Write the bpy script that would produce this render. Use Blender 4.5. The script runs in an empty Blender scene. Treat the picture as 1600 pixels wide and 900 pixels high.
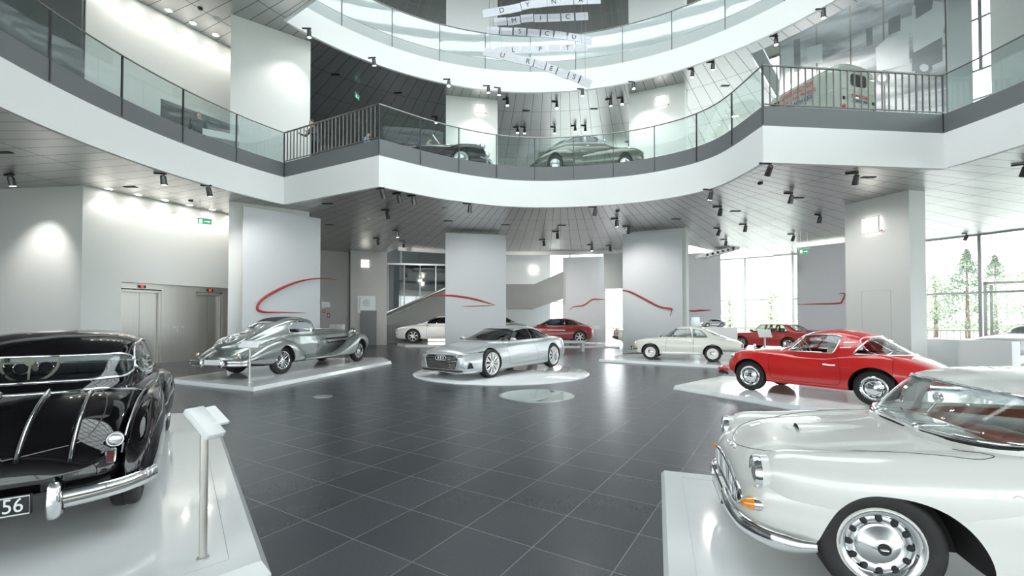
import bpy, bmesh, math, random
from mathutils import Vector, Matrix
from mathutils.bvhtree import BVHTree
random.seed(7)
C = bpy.context.scene.collection
PI = math.pi
# ------------------------------------------------------------------ camera
F = 690.0; TH = math.radians(1.0); HOR = 500.0; YP = HOR - F*math.tan(TH); CAMZ = 1.6
def ray(px, py):
    u = (px-800)/F; v = (YP-py)/F
    return Vector((u, math.cos(TH)-v*math.sin(TH), math.sin(TH)+v*math.cos(TH)))
def G(px, py, z=0.0):
    r = ray(px, py); t = (z-CAMZ)/r.z
    return Vector((r.x*t, r.y*t, z))
def D(px, py, Y):
    r = ray(px, py); t = Y/r.y
    return Vector((r.x*t, Y, CAMZ+r.z*t))
cd = bpy.data.cameras.new('camera'); cam = bpy.data.objects.new('camera', cd); C.objects.link(cam)
cam.location = (0, 0, CAMZ); cam.rotation_euler = (PI/2+TH, 0, 0)
cd.sensor_width = 36; cd.lens = F/1600*36; cd.shift_y = (YP-450)/1600; cd.clip_end = 500
bpy.context.scene.camera = cam
vs = bpy.context.scene.view_settings
vs.view_transform = 'Standard'; vs.look = 'None'; vs.gamma = 1; vs.use_curve_mapping = False
# ------------------------------------------------------------------ materials
def mat(name, col=(.8,.8,.8), rough=.5, metal=0, coat=0, emit=None, es=1, ior=1.5, spec=None):
    m = bpy.data.materials.new(name); m.use_nodes = True
    b = m.node_tree.nodes['Principled BSDF']
    b.inputs['Base Color'].default_value = (*col, 1)
    b.inputs['Roughness'].default_value = rough
    b.inputs['Metallic'].default_value = metal
    b.inputs['Coat Weight'].default_value = coat
    b.inputs['Coat Roughness'].default_value = .02
    b.inputs['IOR'].default_value = ior
    if spec is not None: b.inputs['Specular IOR Level'].default_value = spec
    if emit:
        b.inputs['Emission Color'].default_value = (*emit, 1); b.inputs['Emission Strength'].default_value = es
    return m
def noisy(m, col1, col2, scale=8, rough=None, stretch=(1,1,1), detail=3, coords='Object'):
    nt = m.node_tree; b = nt.nodes['Principled BSDF']
    tc = nt.nodes.new('ShaderNodeTexCoord'); mp = nt.nodes.new('ShaderNodeMapping'); mp.inputs['Scale'].default_value = stretch
    n = nt.nodes.new('ShaderNodeTexNoise'); n.inputs['Scale'].default_value = scale; n.inputs['Detail'].default_value = detail
    r = nt.nodes.new('ShaderNodeMix'); r.data_type = 'RGBA'
    r.inputs[6].default_value = (*col1, 1); r.inputs[7].default_value = (*col2, 1)
    nt.links.new(tc.outputs[coords], mp.inputs[0]); nt.links.new(mp.outputs[0], n.inputs['Vector'])
    nt.links.new(n.outputs['Fac'], r.inputs[0]); nt.links.new(r.outputs[2], b.inputs['Base Color'])
    if rough:
        mr = nt.nodes.new('ShaderNodeMapRange'); mr.inputs[3].default_value = rough[0]; mr.inputs[4].default_value = rough[1]
        nt.links.new(n.outputs['Fac'], mr.inputs[0]); nt.links.new(mr.outputs[0], b.inputs['Roughness'])
    return m
def glassmat(name, tint=(.9,.95,.94), refl=1.0, rough=0.0, base=0.0):
    """thin glass: transparent plus a fresnel mirror"""
    m = bpy.data.materials.new(name); m.use_nodes = True; nt = m.node_tree
    for n in list(nt.nodes): nt.nodes.remove(n)
    o = nt.nodes.new('ShaderNodeOutputMaterial'); mx = nt.nodes.new('ShaderNodeMixShader')
    t = nt.nodes.new('ShaderNodeBsdfTransparent'); t.inputs[0].default_value = (*tint, 1)
    g = nt.nodes.new('ShaderNodeBsdfGlossy'); g.inputs['Roughness'].default_value = rough
    # Schlick reflectance of a thin pane, the same from both faces
    ge = nt.nodes.new('ShaderNodeNewGeometry'); dp = nt.nodes.new('ShaderNodeVectorMath'); dp.operation = 'DOT_PRODUCT'
    nt.links.new(ge.outputs['Incoming'], dp.inputs[0]); nt.links.new(ge.outputs['Normal'], dp.inputs[1])
    ab = nt.nodes.new('ShaderNodeMath'); ab.operation = 'ABSOLUTE'; nt.links.new(dp.outputs['Value'], ab.inputs[0])
    s1 = nt.nodes.new('ShaderNodeMath'); s1.operation = 'SUBTRACT'; s1.inputs[0].default_value = 1; nt.links.new(ab.outputs[0], s1.inputs[1])
    p5 = nt.nodes.new('ShaderNodeMath'); p5.operation = 'POWER'; p5.inputs[1].default_value = 5; nt.links.new(s1.outputs[0], p5.inputs[0])
    ma = nt.nodes.new('ShaderNodeMath'); ma.operation = 'MULTIPLY_ADD'; ma.inputs[1].default_value = .9*refl; ma.inputs[2].default_value = .04*refl+base
    nt.links.new(p5.outputs[0], ma.inputs[0]); nt.links.new(ma.outputs[0], mx.inputs[0])
    nt.links.new(t.outputs[0], mx.inputs[1]); nt.links.new(g.outputs[0], mx.inputs[2]); nt.links.new(mx.outputs[0], o.inputs[0])
    return m
M = {}
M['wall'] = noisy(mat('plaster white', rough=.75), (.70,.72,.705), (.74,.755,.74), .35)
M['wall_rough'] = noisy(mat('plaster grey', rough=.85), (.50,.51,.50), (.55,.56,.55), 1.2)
M['screen'] = noisy(mat('screen fabric', rough=.8), (.59,.61,.635), (.62,.64,.665), .5)
M['fascia'] = noisy(mat('white fascia', rough=.6), (.83,.845,.84), (.86,.87,.865), .3)
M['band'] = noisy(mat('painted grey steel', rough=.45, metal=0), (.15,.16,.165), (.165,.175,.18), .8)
M['band_light'] = noisy(mat('perforated pale steel', rough=.5, metal=.2), (.38,.42,.42), (.46,.5,.5), .8)
M['rail'] = mat('rail steel', (.28,.275,.26), .3, .8)
M['steel'] = noisy(mat('brushed steel', rough=.3, metal=.95), (.50,.49,.465), (.58,.565,.54), 3, (.38,.46), (12,12,.4))
M['chrome'] = mat('chrome', (.82,.83,.84), .06, 1)
M['alu'] = mat('satin aluminium', (.66,.67,.68), .28, .9)
M['rubber'] = noisy(mat('tyre rubber', rough=.6), (.012,.012,.012), (.022,.022,.021), 20)
M['dark'] = mat('matt black', (.012,.012,.013), .6)
M['seam'] = mat('shadow gap', (.02,.02,.02), .8)
M['white_gloss'] = noisy(mat('white gloss laminate', rough=.09, coat=.4), (.83,.85,.85), (.86,.875,.875), .5)
M['white_edge'] = mat('white platform edge', (.8,.82,.82), .3)
M['glass_rail'] = glassmat('railing glass', (.88,.93,.92), 1.1, .0, .04)
M['glass_pale'] = glassmat('frosted pale railing glass', (.82,.89,.89), 1.5, .05, .35)
M['glass_car'] = glassmat('car glass', (.90,.93,.93), 1.0, .0, .01)
M['glass_dark'] = glassmat('tinted glass', (.30,.36,.40), 1.3, .0, .05)
def glare_glass(name, f_diff=.5, f_gl=.3):
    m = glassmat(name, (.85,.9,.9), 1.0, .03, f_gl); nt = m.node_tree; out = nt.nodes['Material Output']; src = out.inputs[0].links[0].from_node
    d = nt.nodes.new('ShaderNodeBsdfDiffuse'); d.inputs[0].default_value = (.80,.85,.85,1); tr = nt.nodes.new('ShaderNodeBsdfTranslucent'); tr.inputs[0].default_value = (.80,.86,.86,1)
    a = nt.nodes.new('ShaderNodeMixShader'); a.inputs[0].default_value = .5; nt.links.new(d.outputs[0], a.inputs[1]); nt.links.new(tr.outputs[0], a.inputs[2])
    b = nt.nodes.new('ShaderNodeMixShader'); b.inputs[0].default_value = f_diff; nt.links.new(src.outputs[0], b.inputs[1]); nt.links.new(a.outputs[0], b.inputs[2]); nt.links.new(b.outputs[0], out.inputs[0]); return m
M['glass_pale'] = glare_glass('frosted pale railing glass', .6, .25)  # white diffuse share paints in bright reflections on the upper railing panes
M['glass_win'] = glassmat('window glass', (.96,.98,.97), 1.0)
M['glass_wall'] = glassmat('grey partition glass', (.42,.47,.48), 1.5, .03, .12)
M['lamp_body'] = mat('lamp housing', (.10,.10,.105), .35, .8)
M['lamp_dark'] = mat('lamp track', (.03,.03,.032), .5, .5)
M['lens'] = mat('lit lamp lens', (1,1,1), .3, emit=(1,.95,.86), es=14)
M['lens_soft'] = mat('soft lit panel', (1,1,1), .3, emit=(1,.96,.88), es=.6)
M['red_line'] = mat('deep red enamel', (.42,.035,.03), .35)
M['paper'] = mat('printed card', (.72,.74,.79), .6)
M['ink'] = mat('black ink', (.02,.02,.025), .6)
M['green_sign'] = mat('green exit sign', (.03,.36,.16), .4, emit=(.03,.4,.18), es=.1)
M['sign_white'] = mat('white sign pictogram', (.9,.95,.9), .4, emit=(.8,.95,.85), es=.15)
M['red_led'] = mat('red indicator', (.8,.02,.01), .4, emit=(1,.03,.02), es=.5)
M['sign_red'] = mat('red notice', (.55,.05,.05), .5)
M['tan'] = mat('cognac leather', (.36,.095,.05), .4)
M['cream'] = mat('cream leather', (.62,.57,.46), .45)
M['seat_dark'] = mat('charcoal upholstery', (.03,.032,.035), .55)
M['amber'] = mat('amber lens', (.85,.30,.02), .12, coat=1)
M['lamp_glass'] = mat('clear headlamp glass', (.75,.78,.78), .08, .75)
M['tail'] = mat('red tail lens', (.6,.02,.015), .12, coat=1)
M['stair_grey'] = noisy(mat('grey stair concrete', rough=.8), (.27,.28,.27), (.31,.32,.31), 1.5)
M['foliage'] = noisy(mat('tree foliage', rough=.9), (.36,.41,.30), (.58,.62,.48), 1.5)  # leaf colour paled to paint in haze and washed-out daylight
M['bark'] = mat('bark', (.16,.12,.09), .9)
M['lawn'] = noisy(mat('lawn', rough=.95), (.16,.22,.10), (.24,.30,.15), .5)
M['paving'] = mat('pale paving', (.55,.55,.53), .9)
M['skin'] = mat('skin', (.5,.31,.23), .6)
M['cloth_dark'] = mat('dark cloth', (.025,.027,.032), .8)
M['hair'] = mat('brown hair', (.06,.04,.03), .7)
# ------------------------------------------------------------------ mesh helpers
def link(name, me, m=None, parent=None, smooth=None):
    o = bpy.data.objects.new(name, me); C.objects.link(o)
    if m is not None:
        for q in (m if isinstance(m, (list, tuple)) else [m]): me.materials.append(M[q] if isinstance(q, str) else q)
    if parent is not None: o.parent = parent
    if smooth is not None and len(me.polygons):
        me.polygons.foreach_set('use_smooth', [True]*len(me.polygons)); me.set_sharp_from_angle(angle=math.radians(smooth))
    return o
def bobj(name, bm, m=None, parent=None, smooth=None):
    me = bpy.data.meshes.new(name); bm.normal_update(); bm.to_mesh(me); bm.free()
    return link(name, me, m, parent, smooth)
def tag(o, label=None, cat=None, group=None, kind=None):
    if label: o['label'] = label
    if cat: o['category'] = cat
    if group: o['group'] = group
    if kind: o['kind'] = kind
    return o
def empty(name, loc=(0,0,0), rz=0, label=None, cat=None, group=None):
    o = bpy.data.objects.new(name, None); C.objects.link(o); o.location = loc; o.rotation_euler = (0,0,rz)
    o.empty_display_size = .1
    return tag(o, label, cat, group)
def struct(name, bm, m, smooth=None):
    return tag(bobj(name, bm, m, None, smooth), kind='structure')
def copy_tree(o, parent=None):
    c = o.copy(); C.objects.link(c); c.parent = parent
    for ch in [x for x in bpy.data.objects if x.parent == o]: copy_tree(ch, c)
    return c
def box(bm, c, s, rot=None, bev=0, mi=0):
    r = bmesh.ops.create_cube(bm, size=1)
    vs_ = r['verts']
    mt = Matrix.Translation(c) @ (rot.to_4x4() if rot is not None else Matrix.Identity(4)) @ Matrix.Diagonal((*s, 1))
    bmesh.ops.transform(bm, matrix=mt, verts=vs_)
    fs = {f for v in vs_ for f in v.link_faces}
    for f in fs: f.material_index = mi
    if bev > 0:
        es = list({e for v in vs_ for e in v.link_edges})
        rr = bmesh.ops.bevel(bm, geom=es, offset=bev, segments=2, profile=.5, affect='EDGES')
        for f in rr['faces']: f.material_index = mi
def cyl(bm, a, b, r1, r2=None, n=16, mi=0, caps=True):
    a = Vector(a); b = Vector(b); d = b-a; L = d.length
    if L < 1e-6: return
    q = Vector((0,0,1)).rotation_difference(d.normalized()).to_matrix().to_4x4()
    r = bmesh.ops.create_cone(bm, cap_ends=caps, segments=n, radius1=r1, radius2=(r1 if r2 is None else r2), depth=L,
                              matrix=Matrix.Translation((a+b)/2) @ q)
    for f in {f for v in r['verts'] for f in v.link_faces}: f.material_index = mi
def sph(bm, c, r, s=(1,1,1), n=16, mi=0, rot=None):
    mt = Matrix.Translation(c) @ (rot.to_4x4() if rot is not None else Matrix.Identity(4)) @ Matrix.Diagonal((r*s[0], r*s[1], r*s[2], 1))
    q = bmesh.ops.create_uvsphere(bm, u_segments=n, v_segments=max(6, n//2), radius=1, matrix=mt)
    for f in {f for v in q['verts'] for f in v.link_faces}: f.material_index = mi
def tube(bm, pts, r, n=8, closed=False, mi=0, flat=1.0, up=None, tw=None):
    """sweep of a circle (or ellipse flat) along pts"""
    pts = [Vector(p) for p in pts]; N = len(pts)
    if N < 2: return
    rings = []; prev = None
    for i, p in enumerate(pts):
        if closed: t = pts[(i+1) % N]-pts[i-1]
        else: t = pts[min(i+1, N-1)]-pts[max(i-1, 0)]
        if t.length < 1e-9: t = Vector((1,0,0))
        t.normalize()
        if up is not None: a = Vector(up[i] if isinstance(up, list) else up)
        elif prev is not None: a = prev
        else: a = Vector((0,0,1)) if abs(t.z) < .9 else Vector((1,0,0))
        a = a - t*a.dot(t)
        if a.length < 1e-6: a = t.orthogonal()
        a.normalize(); prev = a; b = t.cross(a)
        rr = r[i] if isinstance(r, (list, tuple)) else r
        rings.append([bm.verts.new(p + a*math.cos(2*PI*k/n)*rr + b*math.sin(2*PI*k/n)*rr*flat) for k in range(n)])
    fs = []
    for i in range(N if closed else N-1):
        A = rings[i]; B = rings[(i+1) % N]
        for k in range(n): fs.append(bm.faces.new((A[k], A[(k+1) % n], B[(k+1) % n], B[k])))
    if not closed:
        fs.append(bm.faces.new(rings[0][::-1])); fs.append(bm.faces.new(rings[-1]))
    for f in fs: f.material_index = mi
def lathe(bm, prof, n=32, axis='y', c=(0,0,0), mi=0, closed=False):
    """prof: (r, h) about the axis"""
    c = Vector(c); rings = []
    for (r, h) in prof:
        if r < 1e-6:
            v = bm.verts.new(c + (Vector((0,h,0)) if axis == 'y' else Vector((0,0,h)) if axis == 'z' else Vector((h,0,0)))); rings.append([v]*n)
        else:
            ring = []
            for k in range(n):
                a = 2*PI*k/n; x = r*math.cos(a); y = r*math.sin(a)
                ring.append(bm.verts.new(c + (Vector((x,h,y)) if axis == 'y' else Vector((x,y,h)) if axis == 'z' else Vector((h,x,y)))))
            rings.append(ring)
    m = len(rings)
    for i in range(m if closed else m-1):
        A = rings[i]; B = rings[(i+1) % m]
        for k in range(n):
            q = []
            for v in (A[k], A[(k+1) % n], B[(k+1) % n], B[k]):
                if v not in q: q.append(v)
            if len(q) >= 3:
                try: f = bm.faces.new(q); f.material_index = mi
                except ValueError: pass
def prism(bm, poly, z0, z1, mi=0):
    """vertical prism over a plan polygon"""
    lo = [bm.verts.new((p[0], p[1], z0)) for p in poly]; hi = [bm.verts.new((p[0], p[1], z1)) for p in poly]
    n = len(poly); fs = [bm.faces.new(lo[::-1]), bm.faces.new(hi)]
    for i in range(n): fs.append(bm.faces.new((lo[i], lo[(i+1) % n], hi[(i+1) % n], hi[i])))
    for f in fs: f.material_index = mi
    bmesh.ops.recalc_face_normals(bm, faces=fs)
def strip(bm, path, z0, z1, th=.03, side=1, closed=False, mi=0):
    """upright wall of thickness th along a plan path"""
    P = [Vector((p[0], p[1])) for p in path]; n = len(P); Q = []
    for i in range(n):
        if closed: t = P[(i+1) % n]-P[i-1]
        else: t = P[min(i+1, n-1)]-P[max(i-1, 0)]
        t.normalize(); Q.append(P[i] + Vector((-t.y, t.x))*th*side)
    fs = []
    for i in range(n if closed else n-1):
        j = (i+1) % n
        v = [bm.verts.new((*p, z)) for p in (P[i], P[j], Q[j], Q[i]) for z in (z0, z1)]
        fs += [bm.faces.new((v[0], v[2], v[3], v[1])), bm.faces.new((v[6], v[4], v[5], v[7])),
               bm.faces.new((v[1], v[3], v[5], v[7])), bm.faces.new((v[0], v[6], v[4], v[2]))]
        if not closed and i == 0: fs.append(bm.faces.new((v[0], v[1], v[7], v[6])))
        if not closed and i == n-2: fs.append(bm.faces.new((v[2], v[4], v[5], v[3])))
    for f in fs: f.material_index = mi
    bmesh.ops.remove_doubles(bm, verts=list({v for f in fs for v in f.verts}), dist=1e-5)
def text_obj(name, s, size, m, mtx, parent=None, depth=.002, align='CENTER', xs=1.0):
    cu = bpy.data.curves.new(name, 'FONT'); cu.body = s; cu.size = size; cu.extrude = depth; cu.align_x = align; cu.align_y = 'CENTER'
    o = bpy.data.objects.new(name+'_tmp', cu); C.objects.link(o)
    dg = bpy.context.evaluated_depsgraph_get(); me = bpy.data.meshes.new_from_object(o.evaluated_get(dg))
    bpy.data.objects.remove(o); me.transform(Matrix.Diagonal((xs,1,1,1))); me.transform(mtx)
    return link(name, me, m, parent)
def frame_mtx(o, x, y):
    """matrix with origin o, text x and y directions"""
    x = Vector(x).normalized(); y = Vector(y); z = x.cross(y).normalized(); y = z.cross(x)
    m = Matrix((x, y, z)).transposed().to_4x4(); m.translation = Vector(o); return m
# monotone cubic interpolation
def pchip(xs, ys):
    n = len(xs); h = [xs[i+1]-xs[i] for i in range(n-1)]; d = [(ys[i+1]-ys[i])/h[i] for i in range(n-1)]
    m = [0]*n
    if n == 2: m = [d[0], d[0]]
    else:
        for i in range(1, n-1):
            if d[i-1]*d[i] > 0:
                w1 = 2*h[i]+h[i-1]; w2 = h[i]+2*h[i-1]; m[i] = (w1+w2)/(w1/d[i-1]+w2/d[i])
        m[0] = d[0]; m[-1] = d[-1]
    def f(x):
        if x <= xs[0]: return ys[0]
        if x >= xs[-1]: return ys[-1]
        lo = 0
        while xs[lo+1] < x: lo += 1
        t = (x-xs[lo])/h[lo]
        return ((2*t**3-3*t*t+1)*ys[lo] + (t**3-2*t*t+t)*h[lo]*m[lo] + (-2*t**3+3*t*t)*ys[lo+1] + (t**3-t*t)*h[lo]*m[lo+1])
    return f
def catmull(pts, per=6, closed=False):
    P = [Vector(p) for p in pts]; n = len(P); out = []
    for i in range(n if closed else n-1):
        if closed: a, b, c, d = P[i-1], P[i], P[(i+1) % n], P[(i+2) % n]
        else: a, b, c, d = P[max(i-1,0)], P[i], P[i+1], P[min(i+2,n-1)]
        for k in range(per):
            t = k/per
            out.append(.5*((2*b)+(c-a)*t+(2*a-5*b+4*c-d)*t*t+(3*b-a-3*c+d)*t**3))
    if not closed: out.append(P[-1].copy())
    return out
# ------------------------------------------------------------------ building
CX, CY, R0, RF = 1.1, 10.2, 11.65, 26.0
Z1, Z2, Z3 = 6.0, 13.0, 19.6
DK1, DK2 = 7.4, 14.4
def arc(a0, a1, n, r=R0, cx=CX, cy=CY):
    return [(cx+r*math.cos(math.radians(a0+(a1-a0)*i/n)), cy+r*math.sin(math.radians(a0+(a1-a0)*i/n))) for i in range(n+1)]
inner_key = [(6.97,12.17),(6.62,14.6),(5.0,16.15),(2.5,16.95),(0,16.95),(-2.35,15.95),(-4.36,14.38)]
inner_arc = [(p.x, p.y) for p in catmull([(x,y,0) for x, y in inner_key], 8)]
aL, aR = 146.6, 12.3
outer1 = arc(aL, 360+aR, 90)
path1 = inner_arc + outer1
# level 2: the far ring runs on the outer circle, the near left part projects inwards
p2L = (-8.15, 16.35)
a2L = math.degrees(math.atan2(p2L[1]-CY, p2L[0]-CX))
back2 = arc(-60, a2L, 80)
near2 = [(CX-.4+6.4*math.cos(math.radians(a)), CY+.8+6.4*math.sin(math.radians(a))) for a in range(151, 290, 6)]
path2 = back2 + near2
def radial(p, R=RF):
    a = math.atan2(p[1]-CY, p[0]-CX); return (CX+R*math.cos(a), CY+R*math.sin(a))
def ring_plate(path, zlo, zhi, name, m, R=RF):
    bm = bmesh.new(); n = len(path); V = []
    for p in path:
        q = radial(p, R(math.degrees(math.atan2(p[1]-CY, p[0]-CX)) % 360) if callable(R) else R)
        g_ = 1+.07/math.hypot(p[0]-CX, p[1]-CY); p = (CX+(p[0]-CX)*g_, CY+(p[1]-CY)*g_)
        V.append([bm.verts.new((p[0]-CX, p[1]-CY, zlo)), bm.verts.new((q[0]-CX, q[1]-CY, zlo)), bm.verts.new((q[0]-CX, q[1]-CY, zhi)), bm.verts.new((p[0]-CX, p[1]-CY, zhi))])
    for i in range(n):
        A = V[i]; B = V[(i+1) % n]
        for a, b in ((0,1),(1,2),(2,3),(3,0)): bm.faces.new((A[a], B[a], B[b], A[b]))
    bmesh.ops.recalc_face_normals(bm, faces=bm.faces[:])
    o = struct(name, bm, m); o.location = (CX, CY, 0); return o
def panel_ceiling(name, c1, c2, nseg=168, ringw=2.3, metal=.9, rough=(.33,.38)):
    m = mat(name, c1, .3, metal); nt = m.node_tree; b = nt.nodes['Principled BSDF']; L = nt.links.new
    tc = nt.nodes.new('ShaderNodeTexCoord'); sp = nt.nodes.new('ShaderNodeSeparateXYZ'); L(tc.outputs['Object'], sp.inputs[0])
    def mth(op, a, b_=None, c=None):
        n = nt.nodes.new('ShaderNodeMath'); n.operation = op
        for i, v in enumerate((a, b_, c)):
            if v is None: continue
            if isinstance(v, (int, float)): n.inputs[i].default_value = v
            else: L(v, n.inputs[i])
        return n.outputs[0]
    ang = mth('MULTIPLY', mth('ARCTAN2', sp.outputs[1], sp.outputs[0]), nseg/(2*PI))
    r2 = mth('SQRT', mth('ADD', mth('MULTIPLY', sp.outputs[0], sp.outputs[0]), mth('MULTIPLY', sp.outputs[1], sp.outputs[1])))
    rr = mth('DIVIDE', r2, ringw)
    # width of a radial joint in metres
    fa = mth('MULTIPLY', mth('PINGPONG', ang, .5), mth('MULTIPLY', r2, 2*PI/nseg))
    fr = mth('MULTIPLY', mth('PINGPONG', rr, .5), ringw)
    line = mth('MINIMUM', mth('GREATER_THAN', fa, .012), mth('GREATER_THAN', fr, .016))
    cb = nt.nodes.new('ShaderNodeCombineXYZ'); L(mth('FLOOR', mth('ADD', ang, .5)), cb.inputs[0]); L(mth('FLOOR', mth('ADD', rr, .5)), cb.inputs[1])
    wn = nt.nodes.new('ShaderNodeTexWhiteNoise'); L(cb.outputs[0], wn.inputs[0])
    mx = nt.nodes.new('ShaderNodeMix'); mx.data_type = 'RGBA'; mx.inputs[6].default_value = (*c1, 1); mx.inputs[7].default_value = (*c2, 1); L(wn.outputs[0], mx.inputs[0])
    my = nt.nodes.new('ShaderNodeMix'); my.data_type = 'RGBA'; my.inputs[6].default_value = (.10,.10,.10,1); L(line, my.inputs[0]); L(mx.outputs[2], my.inputs[7])
    L(my.outputs[2], b.inputs['Base Color'])
    mr = nt.nodes.new('ShaderNodeMapRange'); mr.inputs[3].default_value = rough[0]; mr.inputs[4].default_value = rough[1]
    L(wn.outputs[0], mr.inputs[0]); L(mr.outputs[0], b.inputs['Roughness'])
    # slightly dished panels
    bp = nt.nodes.new('ShaderNodeBump'); bp.inputs['Strength'].default_value = .25; bp.inputs['Distance'].default_value = .02
    L(mth('POWER', fa, 2), bp.inputs['Height']); L(bp.outputs[0], b.inputs['Normal'])
    return m
M['ceil1'] = panel_ceiling('metal panel ceiling', (.53,.53,.525), (.56,.56,.555))
M['ceil2'] = panel_ceiling('metal panel ceiling upper', (.45,.455,.46), (.48,.485,.49))
M['ceil3'] = panel_ceiling('dark panel ceiling', (.05,.052,.055), (.07,.072,.075), metal=.3)
# floor with square slate tiles
fm = mat('slate tiles', (.04,.045,.05), .3); nt = fm.node_tree; b = nt.nodes['Principled BSDF']
tc = nt.nodes.new('ShaderNodeTexCoord'); mp = nt.nodes.new('ShaderNodeMapping'); nt.links.new(tc.outputs['Object'], mp.inputs[0])
br = nt.nodes.new('ShaderNodeTexBrick'); br.offset = 0; br.squash = 1
br.inputs['Scale'].default_value = 1; br.inputs['Brick Width'].default_value = .585; br.inputs['Row Height'].default_value = .585
br.inputs['Mortar Size'].default_value = .0035; br.inputs['Mortar Smooth'].default_value = .1
br.inputs['Color1'].default_value = (.044,.050,.060,1); br.inputs['Color2'].default_value = (.066,.073,.084,1); br.inputs['Mortar'].default_value = (.20,.21,.22,1)
nt.links.new(mp.outputs[0], br.inputs['Vector'])
nz = nt.nodes.new('ShaderNodeTexNoise'); nz.inputs['Scale'].default_value = 60; nz.inputs['Detail'].default_value = 4; nt.links.new(tc.outputs['Object'], nz.inputs['Vector'])
n2 = nt.nodes.new('ShaderNodeTexNoise'); n2.inputs['Scale'].default_value = 1.3; n2.inputs['Detail'].default_value = 3; nt.links.new(tc.outputs['Object'], n2.inputs['Vector'])
mm = nt.nodes.new('ShaderNodeMix'); mm.data_type = 'RGBA'; mm.blend_type = 'MULTIPLY'; mm.inputs[0].default_value = .5
nt.links.new(br.outputs['Color'], mm.inputs[6])
cr = nt.nodes.new('ShaderNodeMapRange'); cr.inputs[3].default_value = .5; cr.inputs[4].default_value = 1.5; nt.links.new(nz.outputs['Fac'], cr.inputs[0]); nt.links.new(cr.outputs[0], mm.inputs[7])
nt.links.new(mm.outputs[2], b.inputs['Base Color'])
rr_ = nt.nodes.new('ShaderNodeMapRange'); rr_.inputs[1].default_value = .3; rr_.inputs[2].default_value = .7; rr_.inputs[3].default_value = .25; rr_.inputs[4].default_value = .30
nt.links.new(n2.outputs['Fac'], rr_.inputs[0]); bp = nt.nodes.new('ShaderNodeBump'); bp.inputs['Strength'].default_value = .03; bp.inputs['Distance'].default_value = .004
b.inputs['Roughness'].default_value = .27
bm = bmesh.new(); ang = math.radians(90-31.6)
rotm = Matrix.Rotation(-ang, 4, 'Z'); o0 = Vector((.144, 3.139, 0))
prism(bm, [tuple((rotm @ (Vector((CX+30*math.cos(2*PI*k/96), CY+30*math.sin(2*PI*k/96), 0))-o0)).xy) for k in range(96)], -.3, 0)
fl = struct('floor', bm, fm); fl.location = o0; fl.rotation_euler = (0,0,ang)
# outdoors
bm = bmesh.new(); box(bm, (0,20,-.45), (400,400,.2)); struct('ground', bm, 'lawn')
bm = bmesh.new(); prism(bm, arc(0,357,60,75), -.35, -.32); struct('ground_paving', bm, 'paving')
# ring slabs and fascias
RB = lambda a: 18.35 if 57 < a < 118 else (21.5 if 50 < a <= 57 else RF)
ring_plate(path1, Z1, Z1+.12, 'ceiling', M['ceil1'], RB)
ring_plate(path1, DK1-.12, DK1, 'floor_gallery', M['band_light'], RB)
RV = lambda a: 12.5 if 16.5 < a < 44 else RF
ring_plate(path2, Z2, Z2+.12, 'ceiling_gallery', M['ceil2'], RV)
ring_plate(path2, DK2-.12, DK2, 'floor_upper_gallery', M['band_light'], RV)
ring_plate(arc(0,357,119,9.0), Z3, Z3+.3, 'ceiling_top', M['ceil3'])
def fascia(path, z0, z1, name, m, th=.12, off=0):
    bm = bmesh.new(); pp = path
    if off: pp = [((p[0]-CX)*(1-off/8)+CX, (p[1]-CY)*(1-off/8)+CY) for p in path]
    strip(bm, pp, z0, z1, th, -1 if True else 1, True); bmesh.ops.recalc_face_normals(bm, faces=bm.faces[:]); return struct(name, bm, m, 35)
fascia(path1, Z1-.03, 7.0, 'trim_1', 'fascia')
fascia(path2, Z2-.03, 14.0, 'trim_2', 'fascia')
fascia(path1, 7.0, 7.55, 'trim_3', 'band', .1)
fascia(path2, 14.0, 14.5, 'trim_4', 'band_light', .1)
# ---- railings: each run is a thing: posts, handrail, panes or bars
def resample(pts, step):
    P = [Vector((*p[:2],0)) for p in pts]; L = [0]
    for i in range(1, len(P)): L.append(L[-1]+(P[i]-P[i-1]).length)
    n = max(1, round(L[-1]/step)); out = []
    for k in range(n+1):
        s = L[-1]*k/n; i = 0
        while i < len(L)-2 and L[i+1] < s: i += 1
        t = (s-L[i])/max(1e-9, L[i+1]-L[i]); out.append(P[i].lerp(P[i+1], t))
    return out
def glass_run(path, z0, z1, name, label, pitch=1.75, g='glass_rail', group=None):
    root = empty(name, (*path[len(path)//2][:2], z0), 0, label, 'railing', group)
    off = Vector((*path[len(path)//2][:2], z0))
    fine = resample(path, .25); per = max(1, round(pitch/.25)); n = len(fine)-1; cuts = list(range(0, n, per))+[n]
    if len(cuts) > 2 and cuts[-1]-cuts[-2] < per//2: cuts.pop(-2)
    bm = bmesh.new(); tube(bm, [Vector((p.x,p.y,z1+.04))-off for p in fine], .025, 8); bobj('handrail', bm, 'rail', root, 60)
    for a, b_ in zip(cuts[:-1], cuts[1:]):
        bm = bmesh.new(); seg = [(p.x-off.x, p.y-off.y) for p in fine[a:b_+1]]
        strip(bm, seg, .02, z1-z0, .016, -1); bobj('pane', bm, g, root, 30)
    for c_ in cuts:
        p = fine[c_]; q = fine[min(c_+1, n)]-fine[max(c_-1, 0)]; rot = Matrix.Rotation(math.atan2(q.y, q.x), 3, 'Z')
        bm = bmesh.new(); box(bm, Vector((p.x,p.y,z0-.5))-off+Vector((0,0,(z1+.53-z0)/2)), (.03,.05,z1+.53-z0), rot); bobj('post', bm, 'lamp_body', root)
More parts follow.
